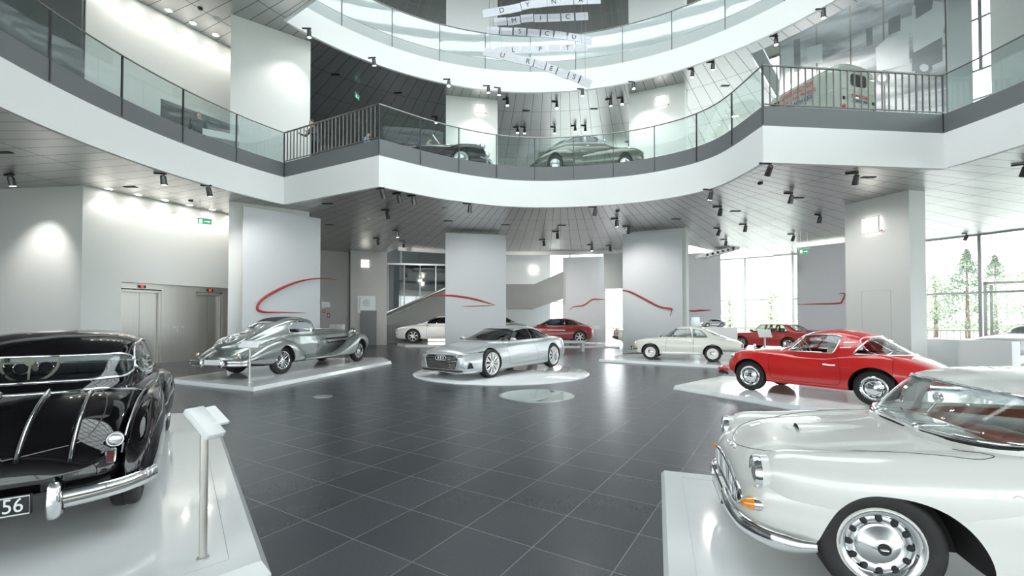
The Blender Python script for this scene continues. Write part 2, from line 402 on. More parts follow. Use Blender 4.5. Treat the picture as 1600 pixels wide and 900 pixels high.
def bar_run(a, b_, z0, z1, name, label, n=24):
    A = Vector((*a, z0)); B = Vector((*b_, z0)); off = (A+B)/2
    root = empty(name, off, 0, label, 'railing'); up = Vector((0,0,z1-z0+.04))
    bm = bmesh.new(); tube(bm, [A+up-off, B+up-off], .03, 8); bobj('handrail', bm, 'rail', root, 60)
    bm = bmesh.new(); tube(bm, [A-off+Vector((0,0,.05)), B-off+Vector((0,0,.05))], .02, 8); bobj('bottom_rail', bm, 'rail', root, 60)
    d = (B-A).normalized(); rot = Matrix.Rotation(math.atan2(d.y, d.x), 3, 'Z')
    for k in range(1, n):
        p = A.lerp(B, k/n)-off
        bm = bmesh.new(); box(bm, p+up/2, (.014,.045,z1-z0), rot); bobj('bar', bm, 'rail', root)
ZR = 8.65
cL_in, cR_in = inner_arc[-1], inner_arc[0]; cL_out, cR_out = outer1[0], outer1[-1]
glass_run(inner_arc[::-1], 7.55, ZR, 'glass_railing', 'curved glass railing in front of the two vintage cars on the first gallery', 1.62)
glass_run(arc(aL, 207, 60), 7.55, ZR, 'glass_railing', 'curved glass railing along the left gallery, lit white wall behind it', 1.85)
glass_run(arc(aR, -28, 40), 7.55, ZR, 'glass_railing', 'curved glass railing at the upper right, right of the barred railing', 1.9)
bar_run(cL_out, cL_in, 7.55, ZR, 'bar_railing', 'short barred steel railing that a man leans on, on first gallery', 26)
bar_run(cR_in, cR_out, 7.55, ZR, 'bar_railing', 'long barred steel railing in front of the grey-green van', 26)
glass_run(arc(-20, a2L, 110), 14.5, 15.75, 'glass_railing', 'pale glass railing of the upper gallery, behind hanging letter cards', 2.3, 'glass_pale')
# pillars running through all floors
def pillar(name, poly, z0=0, z1=Z3, m='wall'):
    bm = bmesh.new(); prism(bm, poly, z0, z1); return struct(name, bm, m)
def block(a, b_, depth):
    """plan rectangle with front edge a-b and depth away from the viewer"""
    a = Vector(a); b_ = Vector(b_); d = (b_-a).normalized(); n = Vector((-d.y, d.x))
    if n.dot((a+b_)/2) < 0: n = -n
    return [tuple(a), tuple(b_), tuple(b_+n*depth), tuple(a+n*depth)]
pillar('pillar_left', [(-10.46,16.25),(-8.25,17.9),(-9.1,19.1),(-11.1,17.6)])
pillar('pillar_centre', [(-3.35,22.2),(-.75,22.7),(-.9,23.9),(-3.5,23.4)])
pillar('pillar_back', [(5.9,22.1),(8.3,21.0),(8.9,22.2),(6.4,23.3)])
pillar('pillar_right', [(12.71,16.8),(13.44,14.88),(14.12,15.03),(15.9,17.9),(14.6,18.6)], 0, Z1+.05)
pillar('pillar_right_upper', [(17.2,15.7),(17.3,12.0),(19,12.0),(19.2,15.9)], DK1, Z3)
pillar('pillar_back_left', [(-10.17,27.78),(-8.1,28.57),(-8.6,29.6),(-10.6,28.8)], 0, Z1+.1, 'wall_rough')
def wall(name, a, b_, z0, z1, th=.25, m='wall'):
    a = Vector(a); b_ = Vector(b_); d = (b_-a).normalized(); n = Vector((-d.y, d.x))
    if n.dot((a+b_)/2) < 0: n = -n
    bm = bmesh.new(); prism(bm, [tuple(a), tuple(b_), tuple(b_+n*th), tuple(a+n*th)], z0, z1); return struct(name, bm, m)
# left: near wall, lift wall with its recess
wall('wall_left', (-24,15.6), (-14.04,14.38), 0, Z1+.05)
cor = Vector((-14.04,14.38)); far = Vector((-11.3,19.22)); dL = (far-cor).normalized(); nL = Vector((-dL.y, dL.x))
def lw(t, dpt=0): return tuple(cor+dL*t+nL*dpt)
LEN = (far-cor).length; T0, T1, ZT = 1.03, 4.75, 2.92
bm = bmesh.new()
prism(bm, [lw(0), lw(T0), lw(T0,.5), lw(0,.5)], 0, ZT); prism(bm, [lw(0), lw(LEN), lw(LEN,.5), lw(0,.5)], ZT, Z1+.05)
prism(bm, [lw(T1), lw(LEN), lw(LEN,.5), lw(T1,.5)], 0, ZT)
struct('wall_lift', bm, 'wall')
wall('wall_gallery_left', (-14.04,14.38), (-11.3,19.22), DK1+2.4, Z2, .3)
wall('wall_gallery_left_lower', (-14.04,14.38), (-13.0,16.2), DK1, DK1+2.4, .3)
wall('wall_gallery_far_left', (-24,13.6), (-14.1,14.3), DK1, Z2, .3, 'band')
wall('wall_gallery_lobby', (-17.5,18), (-14,22), DK1, DK1+4, .2, 'wall_rough')
# lift doors in brushed steel
def at_lift(t, dpt, z): p = lw(t, dpt); return Vector((p[0], p[1], z))
rotL = Matrix.Rotation(math.atan2(dL.y, dL.x), 3, 'Z')
bm = bmesh.new()
for a, b_, z0, z1 in ((T0,T0+.03,0,ZT),(T0+.03,T1,2.72,ZT),(2.28,3.42,0,2.72),(4.42,T1,0,2.72)):
    box(bm, at_lift((a+b_)/2, .32, (z0+z1)/2), (b_-a, .3, z1-z0), rotL)
struct('wall_lift_panelling', bm, 'steel')
for nm, a, b_, lab in (('lift_door', T0+.03, 2.28, 'closed brushed steel lift doors, nearer the corner of the white wall'), ('lift_door', 3.42, 4.42, 'closed brushed steel lift doors, nearer the white pillar')):
    root = empty(nm, at_lift((a+b_)/2, .3, 0), math.atan2(dL.y, dL.x), lab, 'lift door'); w = b_-a
    for s in (-1, 1):
        bm = bmesh.new(); box(bm, (s*(w-.16)/4, .06, 1.3), ((w-.16)/2-.008, .04, 2.6)); bobj('door_leaf', bm, 'steel', root)
    bm = bmesh.new()
    for s in (-1, 1): box(bm, (s*(w/2-.04), 0, 1.33), (.075,.2,2.66))
    box(bm, (0,0,2.64), (w,.2,.08)); bobj('door_frame', bm, 'steel', root)
    bm = bmesh.new(); box(bm, (0,-.17,2.80), (.22,.02,.1)); d = bobj('floor_display', bm, 'dark', root)
    bm = bmesh.new(); box(bm, (0,-.185,2.80), (.09,.012,.07)); bobj('lit_digit', bm, 'red_led', d)
root = empty('lift_call_panel', at_lift(2.85,.165,1.25), math.atan2(dL.y, dL.x), 'small lift call panel on the steel between the lift doors', 'panel')
bm = bmesh.new(); box(bm, (0,0,0), (.09,.02,.2), None, .004); box(bm, (-.14,0,.08), (.09,.015,.07), None, .003); box(bm, (.14,0,.08), (.09,.015,.07), None, .003); bobj('plate', bm, 'alu', root)
for dz in (-.04, .04):
    bm = bmesh.new(); cyl(bm, (0,-.005,dz), (0,-.02,dz), .018); bobj('button', bm, 'dark', root)
# back left lobby walls
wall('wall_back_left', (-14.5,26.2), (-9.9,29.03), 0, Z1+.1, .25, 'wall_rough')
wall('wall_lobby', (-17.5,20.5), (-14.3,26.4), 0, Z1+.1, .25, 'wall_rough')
# glazed partition and wall behind the left stair
pa, pb = D(607,400,32.4), D(697,400,33.1)
bm = bmesh.new(); strip(bm, [pa.xy, (pb.x+.4, pb.y)], 2.05, 5.7, .02, 1); struct('window_1', bm, 'glass_wall')
bm = bmesh.new()
for k in range(5):
    p = pa.lerp(pb+Vector((.4,0,0)), k/4); box(bm, (p.x, p.y-.03, 3.9), (.07,.06,3.7))
box(bm, ((pa.x+pb.x)/2+.2, (pa.y+pb.y)/2-.03, 5.72), (4.7,.1,.12), Matrix.Rotation(.16,3,'Z')); struct('window_1_frame', bm, 'alu')
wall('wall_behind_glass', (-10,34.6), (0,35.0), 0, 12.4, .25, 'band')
wall('wall_below_glass', (pa.x-.3,pa.y+.05), (pb.x+.5,pb.y+.05), 0, 2.05, .2, 'wall_rough')
# screens hanging in front of the pillars
def screen(a, b_, z0, z1, lab, th=.1):
    a = Vector(a); b_ = Vector(b_); mid = (a+b_)/2; d = (b_-a)
    root = empty('display_screen', (mid.x, mid.y, z0), math.atan2(d.y, d.x), lab, 'partition')
    bm = bmesh.new(); box(bm, (0, th/2+.001, (z1-z0)/2), (d.length, th, z1-z0), None, .008); bobj('panel', bm, 'screen', root)
    bm = bmesh.new(); box(bm, (0, th/2, -.02 if z0 > .05 else .03), (d.length+.02, th+.03, .06)); bobj('base_rail', bm, 'wall', root)
    return a, b_
SC = {}
SC['L'] = screen((-9.87,16.15), (-7.87,18.1), .02, 5.78, 'tall pale grey screen behind the silver vintage coupe')
SC['C'] = screen((-3.23,21.35), (-.29,21.95), .02, 5.82, 'tall pale grey screen behind the silver concept coupe')
SC['R'] = screen((5.42,21.6), (8.02,20.75), .02, 5.82, 'tall pale grey screen behind the cream rear-engined coupe')
SC['B1'] = screen((3.56,30.97), (6.45,30.4), .02, 6.0, 'distant pale grey screen behind the dark red coupe')
SC['B2'] = screen((11.0,27.86), (12.95,27.34), .02, 5.8, 'distant pale grey screen behind the plinth with the model car')
SC['B3'] = screen((16.55,25.6), (18.4,23.5), .02, 5.8, 'distant pale grey screen left of the white pillar with a lit square')
# red silhouettes on the screens
def red_line(key, pix, lab, r=.03):
    a, b_ = SC[key]; d = (b_-a).normalized(); n = Vector((d.y, -d.x)); 
    if n.dot(a) > 0: n = -n
    P0 = Vector((a.x+n.x*.05, a.y+n.y*.05, 0)); N3 = Vector((n.x, n.y, 0)); cam0 = Vector((0,0,CAMZ)); P = []
    for (x, y) in pix:
        rr = ray(x, y); t = (P0-cam0).dot(N3)/rr.dot(N3); P.append(cam0+rr*t)
    P = catmull(P, 6); m = len(P); mid = P[m//2].copy(); bm = bmesh.new()
    rad = [r*(.12+.88*min(1, 3.2*min(i, m-1-i)/m)) for i in range(m)]
    tube(bm, [p-mid for p in P], rad, 8, up=[Vector((0,0,1)).cross(N3)]*m if False else None, flat=1.0)
    o = bobj('red_silhouette', bm, 'red_line', None, 60); o.location = mid
    tag(o, lab, 'wall art'); return o
red_line('L', [(527,437),(500,435),(470,439),(440,450),(412,466),(403,477),(404,485),(418,488),(440,488),(479,489)], 'long red bonnet outline on the screen behind the silver vintage coupe', .045)
red_line('C', [(665,463),(700,461.5),(730,465),(755,471),(774,477)], 'red roof outline on the screen behind the silver concept coupe', .045)
red_line('C', [(720,478.5),(745,478),(772,477)], 'thin short red stroke on the screen behind the silver concept coupe', .018)
red_line('R', [(943,454),(970,453),(985,456),(1005,466),(1030,479),(1049,482.5),(1049.5,485),(1047,494)], 'long red coupe tail outline on the screen behind the cream coupe', .04)
red_line('B1', [(889,484),(897,479),(912,477),(925,468),(935,467.5),(946,468)], 'short red roof outline on the distant screen behind the dark red coupe', .04)
red_line('B2', [(1073,484),(1082,486),(1095,485),(1112,484.5)], 'flat red stroke on the distant screen behind the model car', .05)
red_line('B3', [(1240,476),(1270,475),(1310,474),(1316,470),(1320,459),(1311,459)], 'hooked red tail outline on the screen left of the white pillar', .04)
# lit square openings in pillars
def lit_square(px, py, Y, s, lab, rz=0):
    p = D(px, py, Y); root = empty('wall_lamp', p, rz, lab, 'wall lamp')
    bm = bmesh.new(); box(bm, (0,0,0), (s,.06,s)); bobj('lit_panel', bm, 'lens_soft', root)
    bm = bmesh.new()
    for sx, sz, cx, cz in ((s+.06,.03,0,s/2),(s+.06,.03,0,-s/2),(.03,s,-s/2,0),(.03,s,s/2,0),(s,.015,0,0)): box(bm, (cx,-.02,cz), (sx,.05,sz))
    bobj('frame', bm, 'wall', root)
    bm = bmesh.new(); box(bm, (s/2+.08,-.02,-s/2+.02), (.05,.04,.05)); bobj('sensor', bm, 'sign_red', root)
aP = math.atan2(14.88-16.8, 13.44-12.71)
lit_square(570.5, 412, 28.05, .5, 'glowing square lamp on the grey pillar at the left back', .36)
lit_square(833, 421, 34.1, .56, 'glowing square lamp on white wall above the grey stair', 0)
lit_square(1360, 352, 15.9, .55, 'glowing square lamp on the big white pillar at right', aP)
lit_square(750, 170, 22.35, .45, 'glowing square lamp high on middle gallery pillar', .19)
lit_square(1033, 158, 21.35, .5, 'glowing square lamp high on right gallery pillar', -.4)
# back: white wall, diagonal stair, far wall
wall('wall_back', D(770,500,34.4).xy, D(860,500,34.2).xy, 0, 12.6, .2, 'fascia')
wall('wall_back_grey', D(944,500,29.6).xy, D(985,500,29.3).xy, 3.7, 12.4, .2, 'wall_rough')
def slanted(name, pix, Y, th, lab, m='stair_grey', inner=None):
    P = [D(x, y, Y) for x, y in pix]; c = sum(P, Vector())/len(P); bm = bmesh.new()
    f = bm.faces.new([bm.verts.new(p-c) for p in P]); r = bmesh.ops.extrude_face_region(bm, geom=[f])
    bmesh.ops.translate(bm, vec=(0,th,0), verts=[v for v in r['geom'] if isinstance(v, bmesh.types.BMVert)])
    bmesh.ops.recalc_face_normals(bm, faces=bm.faces[:]); o = bobj(name, bm, m); o.location = c
    return tag(o, lab, 'staircase')
slanted('stair_balustrade', [(760,444),(835,444),(880,424),(880,467),(832,483),(760,482)], 30.0, .75, 'solid grey stair and landing crossing behind the middle screen')
o = slanted('stair_balustrade', [(576,503),(700,449),(700,536),(586,536),(586,503)], 31.2, .9, 'solid grey stair wall rising behind the white coupe at left')
bm = bmesh.new(); A = D(574,503,31.15)-o.location; B = D(702,448,31.15)-o.location; tube(bm, [A,B], .09, 6); bobj('handrail', bm, 'rail', o)
bm = bmesh.new(); A = D(604,496,31.08)-o.location; B = D(640,481,31.08)-o.location; tube(bm, [A,B], .03, 6); bobj('lit_strip', bm, 'alu', o)
bm = bmesh.new()
for k in range(30):
    p = D(588+k*3.6, 520, 31.1)-o.location; box(bm, (p.x, 0+p.y, p.z), (.05,.03,1.15))
bobj('corrugated_cladding', bm, 'band', o)
# stair underside upper right of the back
bm = bmesh.new()
for k in range(7):
    p = D(1146-k*8, 391+k*2.0, 27.0); box(bm, (p.x, p.y+.8, p.z+.1), (.45,2.2,.2))
bmesh.ops.translate(bm, vec=-D(1125,398,27), verts=bm.verts)
o = bobj('stair_flight', bm, 'fascia'); o.location = D(1125,398,27); tag(o, 'white stair flight seen from below, beside the tall back windows', 'staircase')
# facade all round on the circle RF: mullions and transoms as window structures
def facade(n_, a0, a1, z0, z1, zt, step):
    bm = bmesh.new(); k = max(1, round((a1-a0)/step)); pts = arc(a0, a1, k, RF-.05)
    for p in pts: box(bm, (p[0], p[1], (z0+z1)/2), (.1,.14,z1-z0), Matrix.Rotation(math.atan2(p[1]-CY, p[0]-CX), 3, 'Z'))
    for z in (z0+.03, zt, z1-.04):
        strip(bm, arc(a0, a1, k, RF-.09), z-.05, z+.05, .1, -1)
    bmesh.ops.recalc_face_normals(bm, faces=bm.faces[:])
    struct('window_%d_frame' % n_, bm, 'alu')
    bm = bmesh.new(); strip(bm, arc(a0, a1, k, RF-.04), z0, z1, .02, -1); struct('window_%d' % n_, bm, 'glass_win')
facade(2, -142.5, 72.7, 0, Z1, 3.0, 6.33)
facade(3, 76, 112, 0, 12.5, 3.1, 6)
facade(4, -145, 100, DK1, Z2, DK1+2.8, 8)
facade(5, -180, 180, DK2, Z3, DK2+2.7, 8)
bm = bmesh.new(); strip(bm, arc(122,213,30,RF), -.3, Z3, .3, -1); bmesh.ops.recalc_face_normals(bm, faces=bm.faces[:]); struct('wall_rear', bm, 'wall_rough')  # unseen wall added to cut daylight from behind left
wall('wall_gallery_back', arc(100,100,1,24)[0], arc(140,140,1,24)[0], DK1, Z2, .3, 'band')
# skylight
bm = bmesh.new()
for k in range(-5, 6):
    x = k*1.6; h = math.sqrt(max(.1, 81-x*x)); box(bm, (x,0,0), (.1,2*h,.3)); box(bm, (0,x,0), (2*h,.1,.3))
o = struct('window_6_frame', bm, 'lamp_body'); o.location = (CX, CY, Z3+.45)
bm = bmesh.new(); prism(bm, [(p[0]-CX, p[1]-CY) for p in arc(0,354,59,9.05)], Z3+.62, Z3+.64); o = struct('window_6', bm, 'glass_win'); o.location = (CX, CY, 0)
# curved lip of the back ceiling
bm = bmesh.new(); strip(bm, arc(68,116,30,18.1), Z1-.22, Z1+.01, .25, -1); bmesh.ops.recalc_face_normals(bm, faces=bm.faces[:]); struct('trim_5', bm, 'fascia')
# low white wall right and the glazed door
wl = [G(1445,560,0).xy, G(1600,566,0).xy]
a = D(1446,530,15.6); b_ = D(1581,534,13.6)
bm = bmesh.new(); prism(bm, block((a.x,a.y), (b_.x,b_.y), .5), 0, .93); struct('wall_low_right', bm, 'fascia')
bm = bmesh.new(); p0 = D(1536,441,23.3); p1 = D(1610,441,22.2)
root = empty('glass_door', (p0.x, p0.y, 0), math.atan2(p1.y-p0.y, p1.x-p0.x), 'grey framed glass door in the window wall at far right', 'door'); w = (p1-p0).length; h = p0.z
for x_, z_, sx, sz in ((.06,h/2,.12,h),(w-.06,h/2,.12,h),(w/2,h-.06,w,.12),(.28,h/2,.12,h-.3)): box(bm, (x_,0,z_), (sx,.12,sz))
bobj('frame', bm, 'rail', root)
bm = bmesh.new(); box(bm, ((w+.3)/2,0,h/2), (w-.5,.02,h-.3)); bobj('pane', bm, 'glass_win', root)
for z_ in (.8,1.7,2.6):
    bm = bmesh.new(); box(bm, (.17,-.08,z_), (.1,.06,.12), None, .01); bobj('hinge', bm, 'alu', root)
# door outline in the big right pillar
A = Vector((12.71,16.8,0)); B = Vector((13.44,14.88,0)); dd = (B-A).normalized(); nn = Vector((dd.y,-dd.x,0)); nn = nn if nn.dot(A) < 0 else -nn
bm = bmesh.new()
p0 = A.lerp(B,.27); p1 = A.lerp(B,.72); ro = Matrix.Rotation(math.atan2(dd.y,dd.x),3,'Z')
for p_, s_, z_ in ((p0,(.012,.012,2.65),1.325),(p1,(.012,.012,2.65),1.325),((p0+p1)/2,((p1-p0).length,.012,.012),2.65)):
    box(bm, Vector((p_.x,p_.y,z_)), s_, ro)
struct('door_1_outline', bm, 'wall_rough')
# low railing and trees outside
bm = bmesh.new()
pts = resample(arc(30,110,60,29), .28)
for p in pts: box(bm, (p.x,p.y,.45), (.03,.03,1.1))
tube(bm, [Vector((p.x,p.y,1.0)) for p in pts], .03, 6)
o = bobj('terrace_railing', bm, 'rail'); tag(o, 'thin grey barred railing on the terrace outside the back windows', 'railing')
def tree(px, Y, h, w, kind, lab, seed):
    rnd = random.Random(seed); b0 = D(px, 500, Y); root = empty('tree', (b0.x, Y, -.35), 0, lab, 'tree', None)
    bm = bmesh.new(); cyl(bm, (0,0,0), (0,0,h*.9), .22, .05, 8)
    for k in range(8):
        a = rnd.random()*6.28; z = h*(.25+.6*rnd.random()); cyl(bm, (0,0,z), (w*.2*math.cos(a), w*.2*math.sin(a), z+.06*h), .05, .02, 5)
    bobj('trunk', bm, 'bark', root)
    bm = bmesh.new()
    for k in range(7000):
        a = rnd.random()*6.28; t = rnd.random()
        if kind == 'fir': z = h*(.08+.92*t); r = w/2*(1-t)**.8*(.35+.65*rnd.random())*(1+.25*math.sin(t*40))
        else:
            th = rnd.random()*PI; rr = rnd.random()**.4; z = h*.62+h*.38*rr*math.cos(th); r = w/2*rr*math.sin(th)
        c = Vector((r*math.cos(a), r*math.sin(a), z)); s = .06+.12*rnd.random()
        q = [c+Vector((rnd.uniform(-s,s), rnd.uniform(-s,s), rnd.uniform(-s,s))) for _ in range(3)]
        bm.faces.new([bm.verts.new(v) for v in q])
    bobj('foliage', bm, 'needles' if kind == 'fir' else 'foliage', root)
M['needles'] = noisy(mat('conifer needles', rough=.9), (.17,.22,.16), (.30,.36,.27), 1.5)
tree(1512, 46, 9.3, 6.5, 'fir', 'tall dark conifer outside the right windows, left of the door', 1)
tree(1556, 52, 9.6, 6.5, 'fir', 'second conifer outside the right windows, behind the glass door', 2)
tree(1462, 49, 7.2, 5, 'round', 'rounded tree outside, just right of the white pillar', 3)
tree(1607, 45, 7.4, 6, 'round', 'rounded tree outside at the far right beyond the glass door', 4)
tree(1205, 52, 5.5, 8, 'round', 'low rounded tree outside the back windows, above the boxy red coupe', 5)
tree(1140, 58, 5.2, 8, 'round', 'low rounded tree outside the back windows, above the model car', 6)
tree(1262, 64, 6, 9, 'round', 'low tree outside behind the screen with the hooked red line', 7)
# ------------------------------------------------------------------ car kit
# local axes: x forward, y left, z up, origin on the ground half way between the axles
def paint(name, col, metal=0, rough=.28, coat=1.0):
    m = mat(name, col, rough, metal, coat); M[name] = m; return name
def curve(keys, sx=1):
    keys = sorted(keys); return pchip([k[0]*sx for k in keys], [k[1] for k in keys])
def loft_bm(xs, sec, n_close=True):
    """sec(x) -> half section (y>=0) from bottom centre to top centre"""
    bm = bmesh.new(); rings = []
    for x in xs:
        h = sec(x); L = [bm.verts.new((x, y, z)) for y, z in h]
        R = [bm.verts.new((x, -y, z)) for y, z in h[1:-1]][::-1]
        rings.append(L+R)
    n = len(rings[0])
    for A, B in zip(rings[:-1], rings[1:]):
        for k in range(n): bm.faces.new((A[k], A[(k+1) % n], B[(k+1) % n], B[k]))
    for ring in (rings[0], rings[-1]):
        # close with quads across the section
        h = (n+2)//2
        for k in range(h-1):
            a, b_ = ring[k], ring[k+1]; c, d = ring[(n-k-1) % n], ring[(n-k) % n]
            q = []
            for v in (a, b_, c, d):
                if v not in q: q.append(v)
            if len(q) > 2:
                try: bm.faces.new(q)
                except ValueError: pass
    bmesh.ops.recalc_face_normals(bm, faces=bm.faces[:]); return bm
def xsamples(a, b_, n=46, ease=.55):
    out = []
    for i in range(n):
        t = i/(n-1); e = (1-math.cos(PI*t))/2; t = t*(1-ease)+e*ease; out.append(a+(b_-a)*t)
    return out
def smooth_half(P, per=4):
    Q = catmull([(0, y, z) for y, z in P], per); out = [(max(0, q.y), q.z) for q in Q]
    out[0] = (0, P[0][1]); out[-1] = (0, P[-1][1]); return out
def body_bm(cv, sx=1, n=56, per=4, crease=None):
    f = {k: curve(v, sx) for k, v in cv.items()}; x0 = min(k[0] for k in cv['w'])*sx; x1 = max(k[0] for k in cv['w'])*sx
    def sec(x):
        w, zb, zs, zc, zw = f['w'](x), f['zb'](x), f['zs'](x), f['zc'](x), f['zw'](x); ws = w*f['ws'](x)
        s = f['sill'](x) if 'sill' in f else .955
        return smooth_half([(0,zb),(.5*w,zb),(.84*w,zb),(s*w,zb+.22*(zw-zb)),(w,zw),((w+ws)/2+.012*w,zw+.62*(zs-zw)),(ws,zs),(.66*ws,zs+.70*(zc-zs)),(.33*ws,zs+.95*(zc-zs)),(0,zc)], per)
    return loft_bm(xsamples(x0, x1, n), sec)
def blob_bm(keys, sx=1, n=30, m=20, pw=2.2, side=1):
    """fender-like body. keys: (x, yc, half width, zbottom, ztop)"""
    keys = sorted(keys); X = [k[0]*sx for k in keys]; f = [pchip(X, [k[i] for k in keys]) for i in range(1, 5)]
    bm = bmesh.new(); rings = []
    for x in xsamples(X[0], X[-1], n, .5):
        yc, hw, zb, zt = (g(x) for g in f); ring = []
        for k in range(m):
            a = 2*PI*k/m; c, s = math.cos(a), math.sin(a)
            ring.append(bm.verts.new((x, side*(yc+hw*math.copysign(abs(c)**(2/pw), c)), (zb+zt)/2+(zt-zb)/2*math.copysign(abs(s)**(2/pw), s))))
        rings.append(ring)
    for A, B in zip(rings[:-1], rings[1:]):
        for k in range(m): bm.faces.new((A[k], A[(k+1) % m], B[(k+1) % m], B[k]))
    bm.faces.new(rings[0][::-1]); bm.faces.new(rings[-1]); bmesh.ops.recalc_face_normals(bm, faces=bm.faces[:]); return bm
def dome_bm(dv, zbase, sx=1, n=44, per=4, inset=0):
    f = {k: curve(v, sx) for k, v in dv.items()}; x0 = min(k[0] for k in dv['H'])*sx; x1 = max(k[0] for k in dv['H'])*sx
    if inset:
        # the same form, pulled in on every side
        g = dict(f); c = (x0+x1)/2; h = (x1-x0)/2; sc = h/(h-inset*1.3)
        def mp(x): return c+(x-c)*sc
        f = {'H': lambda x: g['H'](mp(x))-inset, 'wb': lambda x: max(.02, g['wb'](mp(x))-inset), 'wr': lambda x: max(.015, g['wr'](mp(x))-inset),
             'belt': lambda x: min(g['belt'](mp(x)), g['H'](mp(x))-inset-.006), 'cr': lambda x: g['cr'](mp(x))}
        x0 += inset*1.3; x1 -= inset*1.3
    def sec(x):
        H, wb, wr, zb = f['H'](x), f['wb'](x), f['wr'](x), f['belt'](x); h = max(.004, H-zb); cr = f['cr'](x)
        ze = zb+h*(1-cr)
        P = catmull([(0, wb, zb), (0, (wb*.62+wr*.38)+.015, zb+(ze-zb)*.42), (0, wr+.01, zb+(ze-zb)*.93), (0, wr*.90, ze+h*cr*.45), (0, wr*.55, ze+h*cr*.86), (0, 0, H)], per)
        P = [(max(0, p.y), p.z) for p in P]; P[-1] = (0, H)
        return [(0, zbase), (wb*.5, zbase), (wb, zbase), (wb, (zb+zbase)/2)] + P
    return loft_bm(xsamples(x0, x1, n, .45), sec)
def bvh_of(bm): bm.normal_update(); return BVHTree.FromBMesh(bm)
def offset_bm(bm, d, zmin_drop=0):
    b2 = bm.copy(); b2.normal_update(); zl = min(v.co.z for v in b2.verts)
    mv = [(v, v.co - v.normal*d) for v in b2.verts]
    for v, c in mv:
        low = v.co.z < zl+1e-4; v.co = c
        if low: v.co.z = zl-zmin_drop
    return b2
def bmo(bm, mats):
    bm2 = bm.copy(); me = bpy.data.meshes.new('tmp'); bmesh.ops.recalc_face_normals(bm2, faces=bm2.faces[:]); bm2.to_mesh(me); bm2.free()
    for q in mats: me.materials.append(M[q])
    o = bpy.data.objects.new('tmp', me); C.objects.link(o); return o
def boolean(base, cutters, op='DIFFERENCE', mats=('dark',)):
    """base bmesh, list of cutter bmeshes -> new mesh datablock"""
    o = bmo(base, mats); cs = []
    for c in cutters:
        if c is None: continue
        q = bmo(c, mats); cs.append(q); md = o.modifiers.new('b', 'BOOLEAN'); md.operation = op; md.solver = 'EXACT'; md.object = q
    dg = bpy.context.evaluated_depsgraph_get(); dg.update(); me = bpy.data.meshes.new_from_object(o.evaluated_get(dg))
    for q in cs+[o]:
        m_ = q.data; bpy.data.objects.remove(q); bpy.data.meshes.remove(m_)
    return me
def poly_prism(poly, axis, a, b_, mi=0):
    """poly in the plane across `axis`; axis 'y': (x,z); 'x': (y,z); 'z': (x,y)"""
    bm = bmesh.new()
    def P(u, v, t): return {'y': (u,t,v), 'x': (t,u,v), 'z': (u,v,t)}[axis]
    lo = [bm.verts.new(P(u,v,a)) for u,v in poly]; hi = [bm.verts.new(P(u,v,b_)) for u,v in poly]; n = len(poly)
    bm.faces.new(lo); bm.faces.new(hi[::-1])
    for i in range(n): bm.faces.new((lo[i], lo[(i+1) % n], hi[(i+1) % n], hi[i]))
    for f in bm.faces: f.material_index = mi
    bmesh.ops.recalc_face_normals(bm, faces=bm.faces[:]); return bm
def rpoly(pts, r=.03, seg=3):
    """polygon with rounded corners; r may be a list"""
    out = []; n = len(pts)
    for i in range(n):
        p = Vector(pts[i]); a = Vector(pts[i-1])-p; b_ = Vector(pts[(i+1) % n])-p; rr = r[i] if isinstance(r, (list, tuple)) else r
        rr = min(rr, a.length*.45, b_.length*.45)
        if rr < 1e-4: out.append(tuple(p)); continue
        A = p+a.normalized()*rr; B = p+b_.normalized()*rr
        for k in range(seg+1):
            t = k/seg; q = A*(1-t)**2+p*2*t*(1-t)+B*t*t; out.append(tuple(q))
    return out
def densify(pts, step=.04, closed=True):
    out = []; n = len(pts)
    for i in range(n if closed else n-1):
        a = Vector(pts[i]); b_ = Vector(pts[(i+1) % n]); k = max(1, int((b_-a).length/step))
        out += [tuple(a.lerp(b_, j/k)) for j in range(k)]
    if not closed: out.append(tuple(pts[-1]))
    return out
def project(bvhs, pts, frm, off=.002):
    """frm: 'L','R' side; 'F','B' ends; 'T' top. Returns points, normals"""
    out = []; nn = []
    for u, v in pts:
        o, d = {'L': (Vector((u,3,v)), Vector((0,-1,0))), 'R': (Vector((u,-3,v)), Vector((0,1,0))), 'F': (Vector((5,u,v)), Vector((-1,0,0))),
                'B': (Vector((-5,u,v)), Vector((1,0,0))), 'T': (Vector((u,v,5)), Vector((0,0,-1)))}[frm]
        best = None
        for t in (bvhs if isinstance(bvhs, list) else [bvhs]):
            h = t.ray_cast(o, d)
            if h[0] is not None and (best is None or h[3] < best[3]): best = h
        if best is not None:
            n_ = best[1]; n_ = n_ if n_.dot(d) < 0 else -n_
            out.append(best[0]+n_*off); nn.append(n_)
    return out, nn
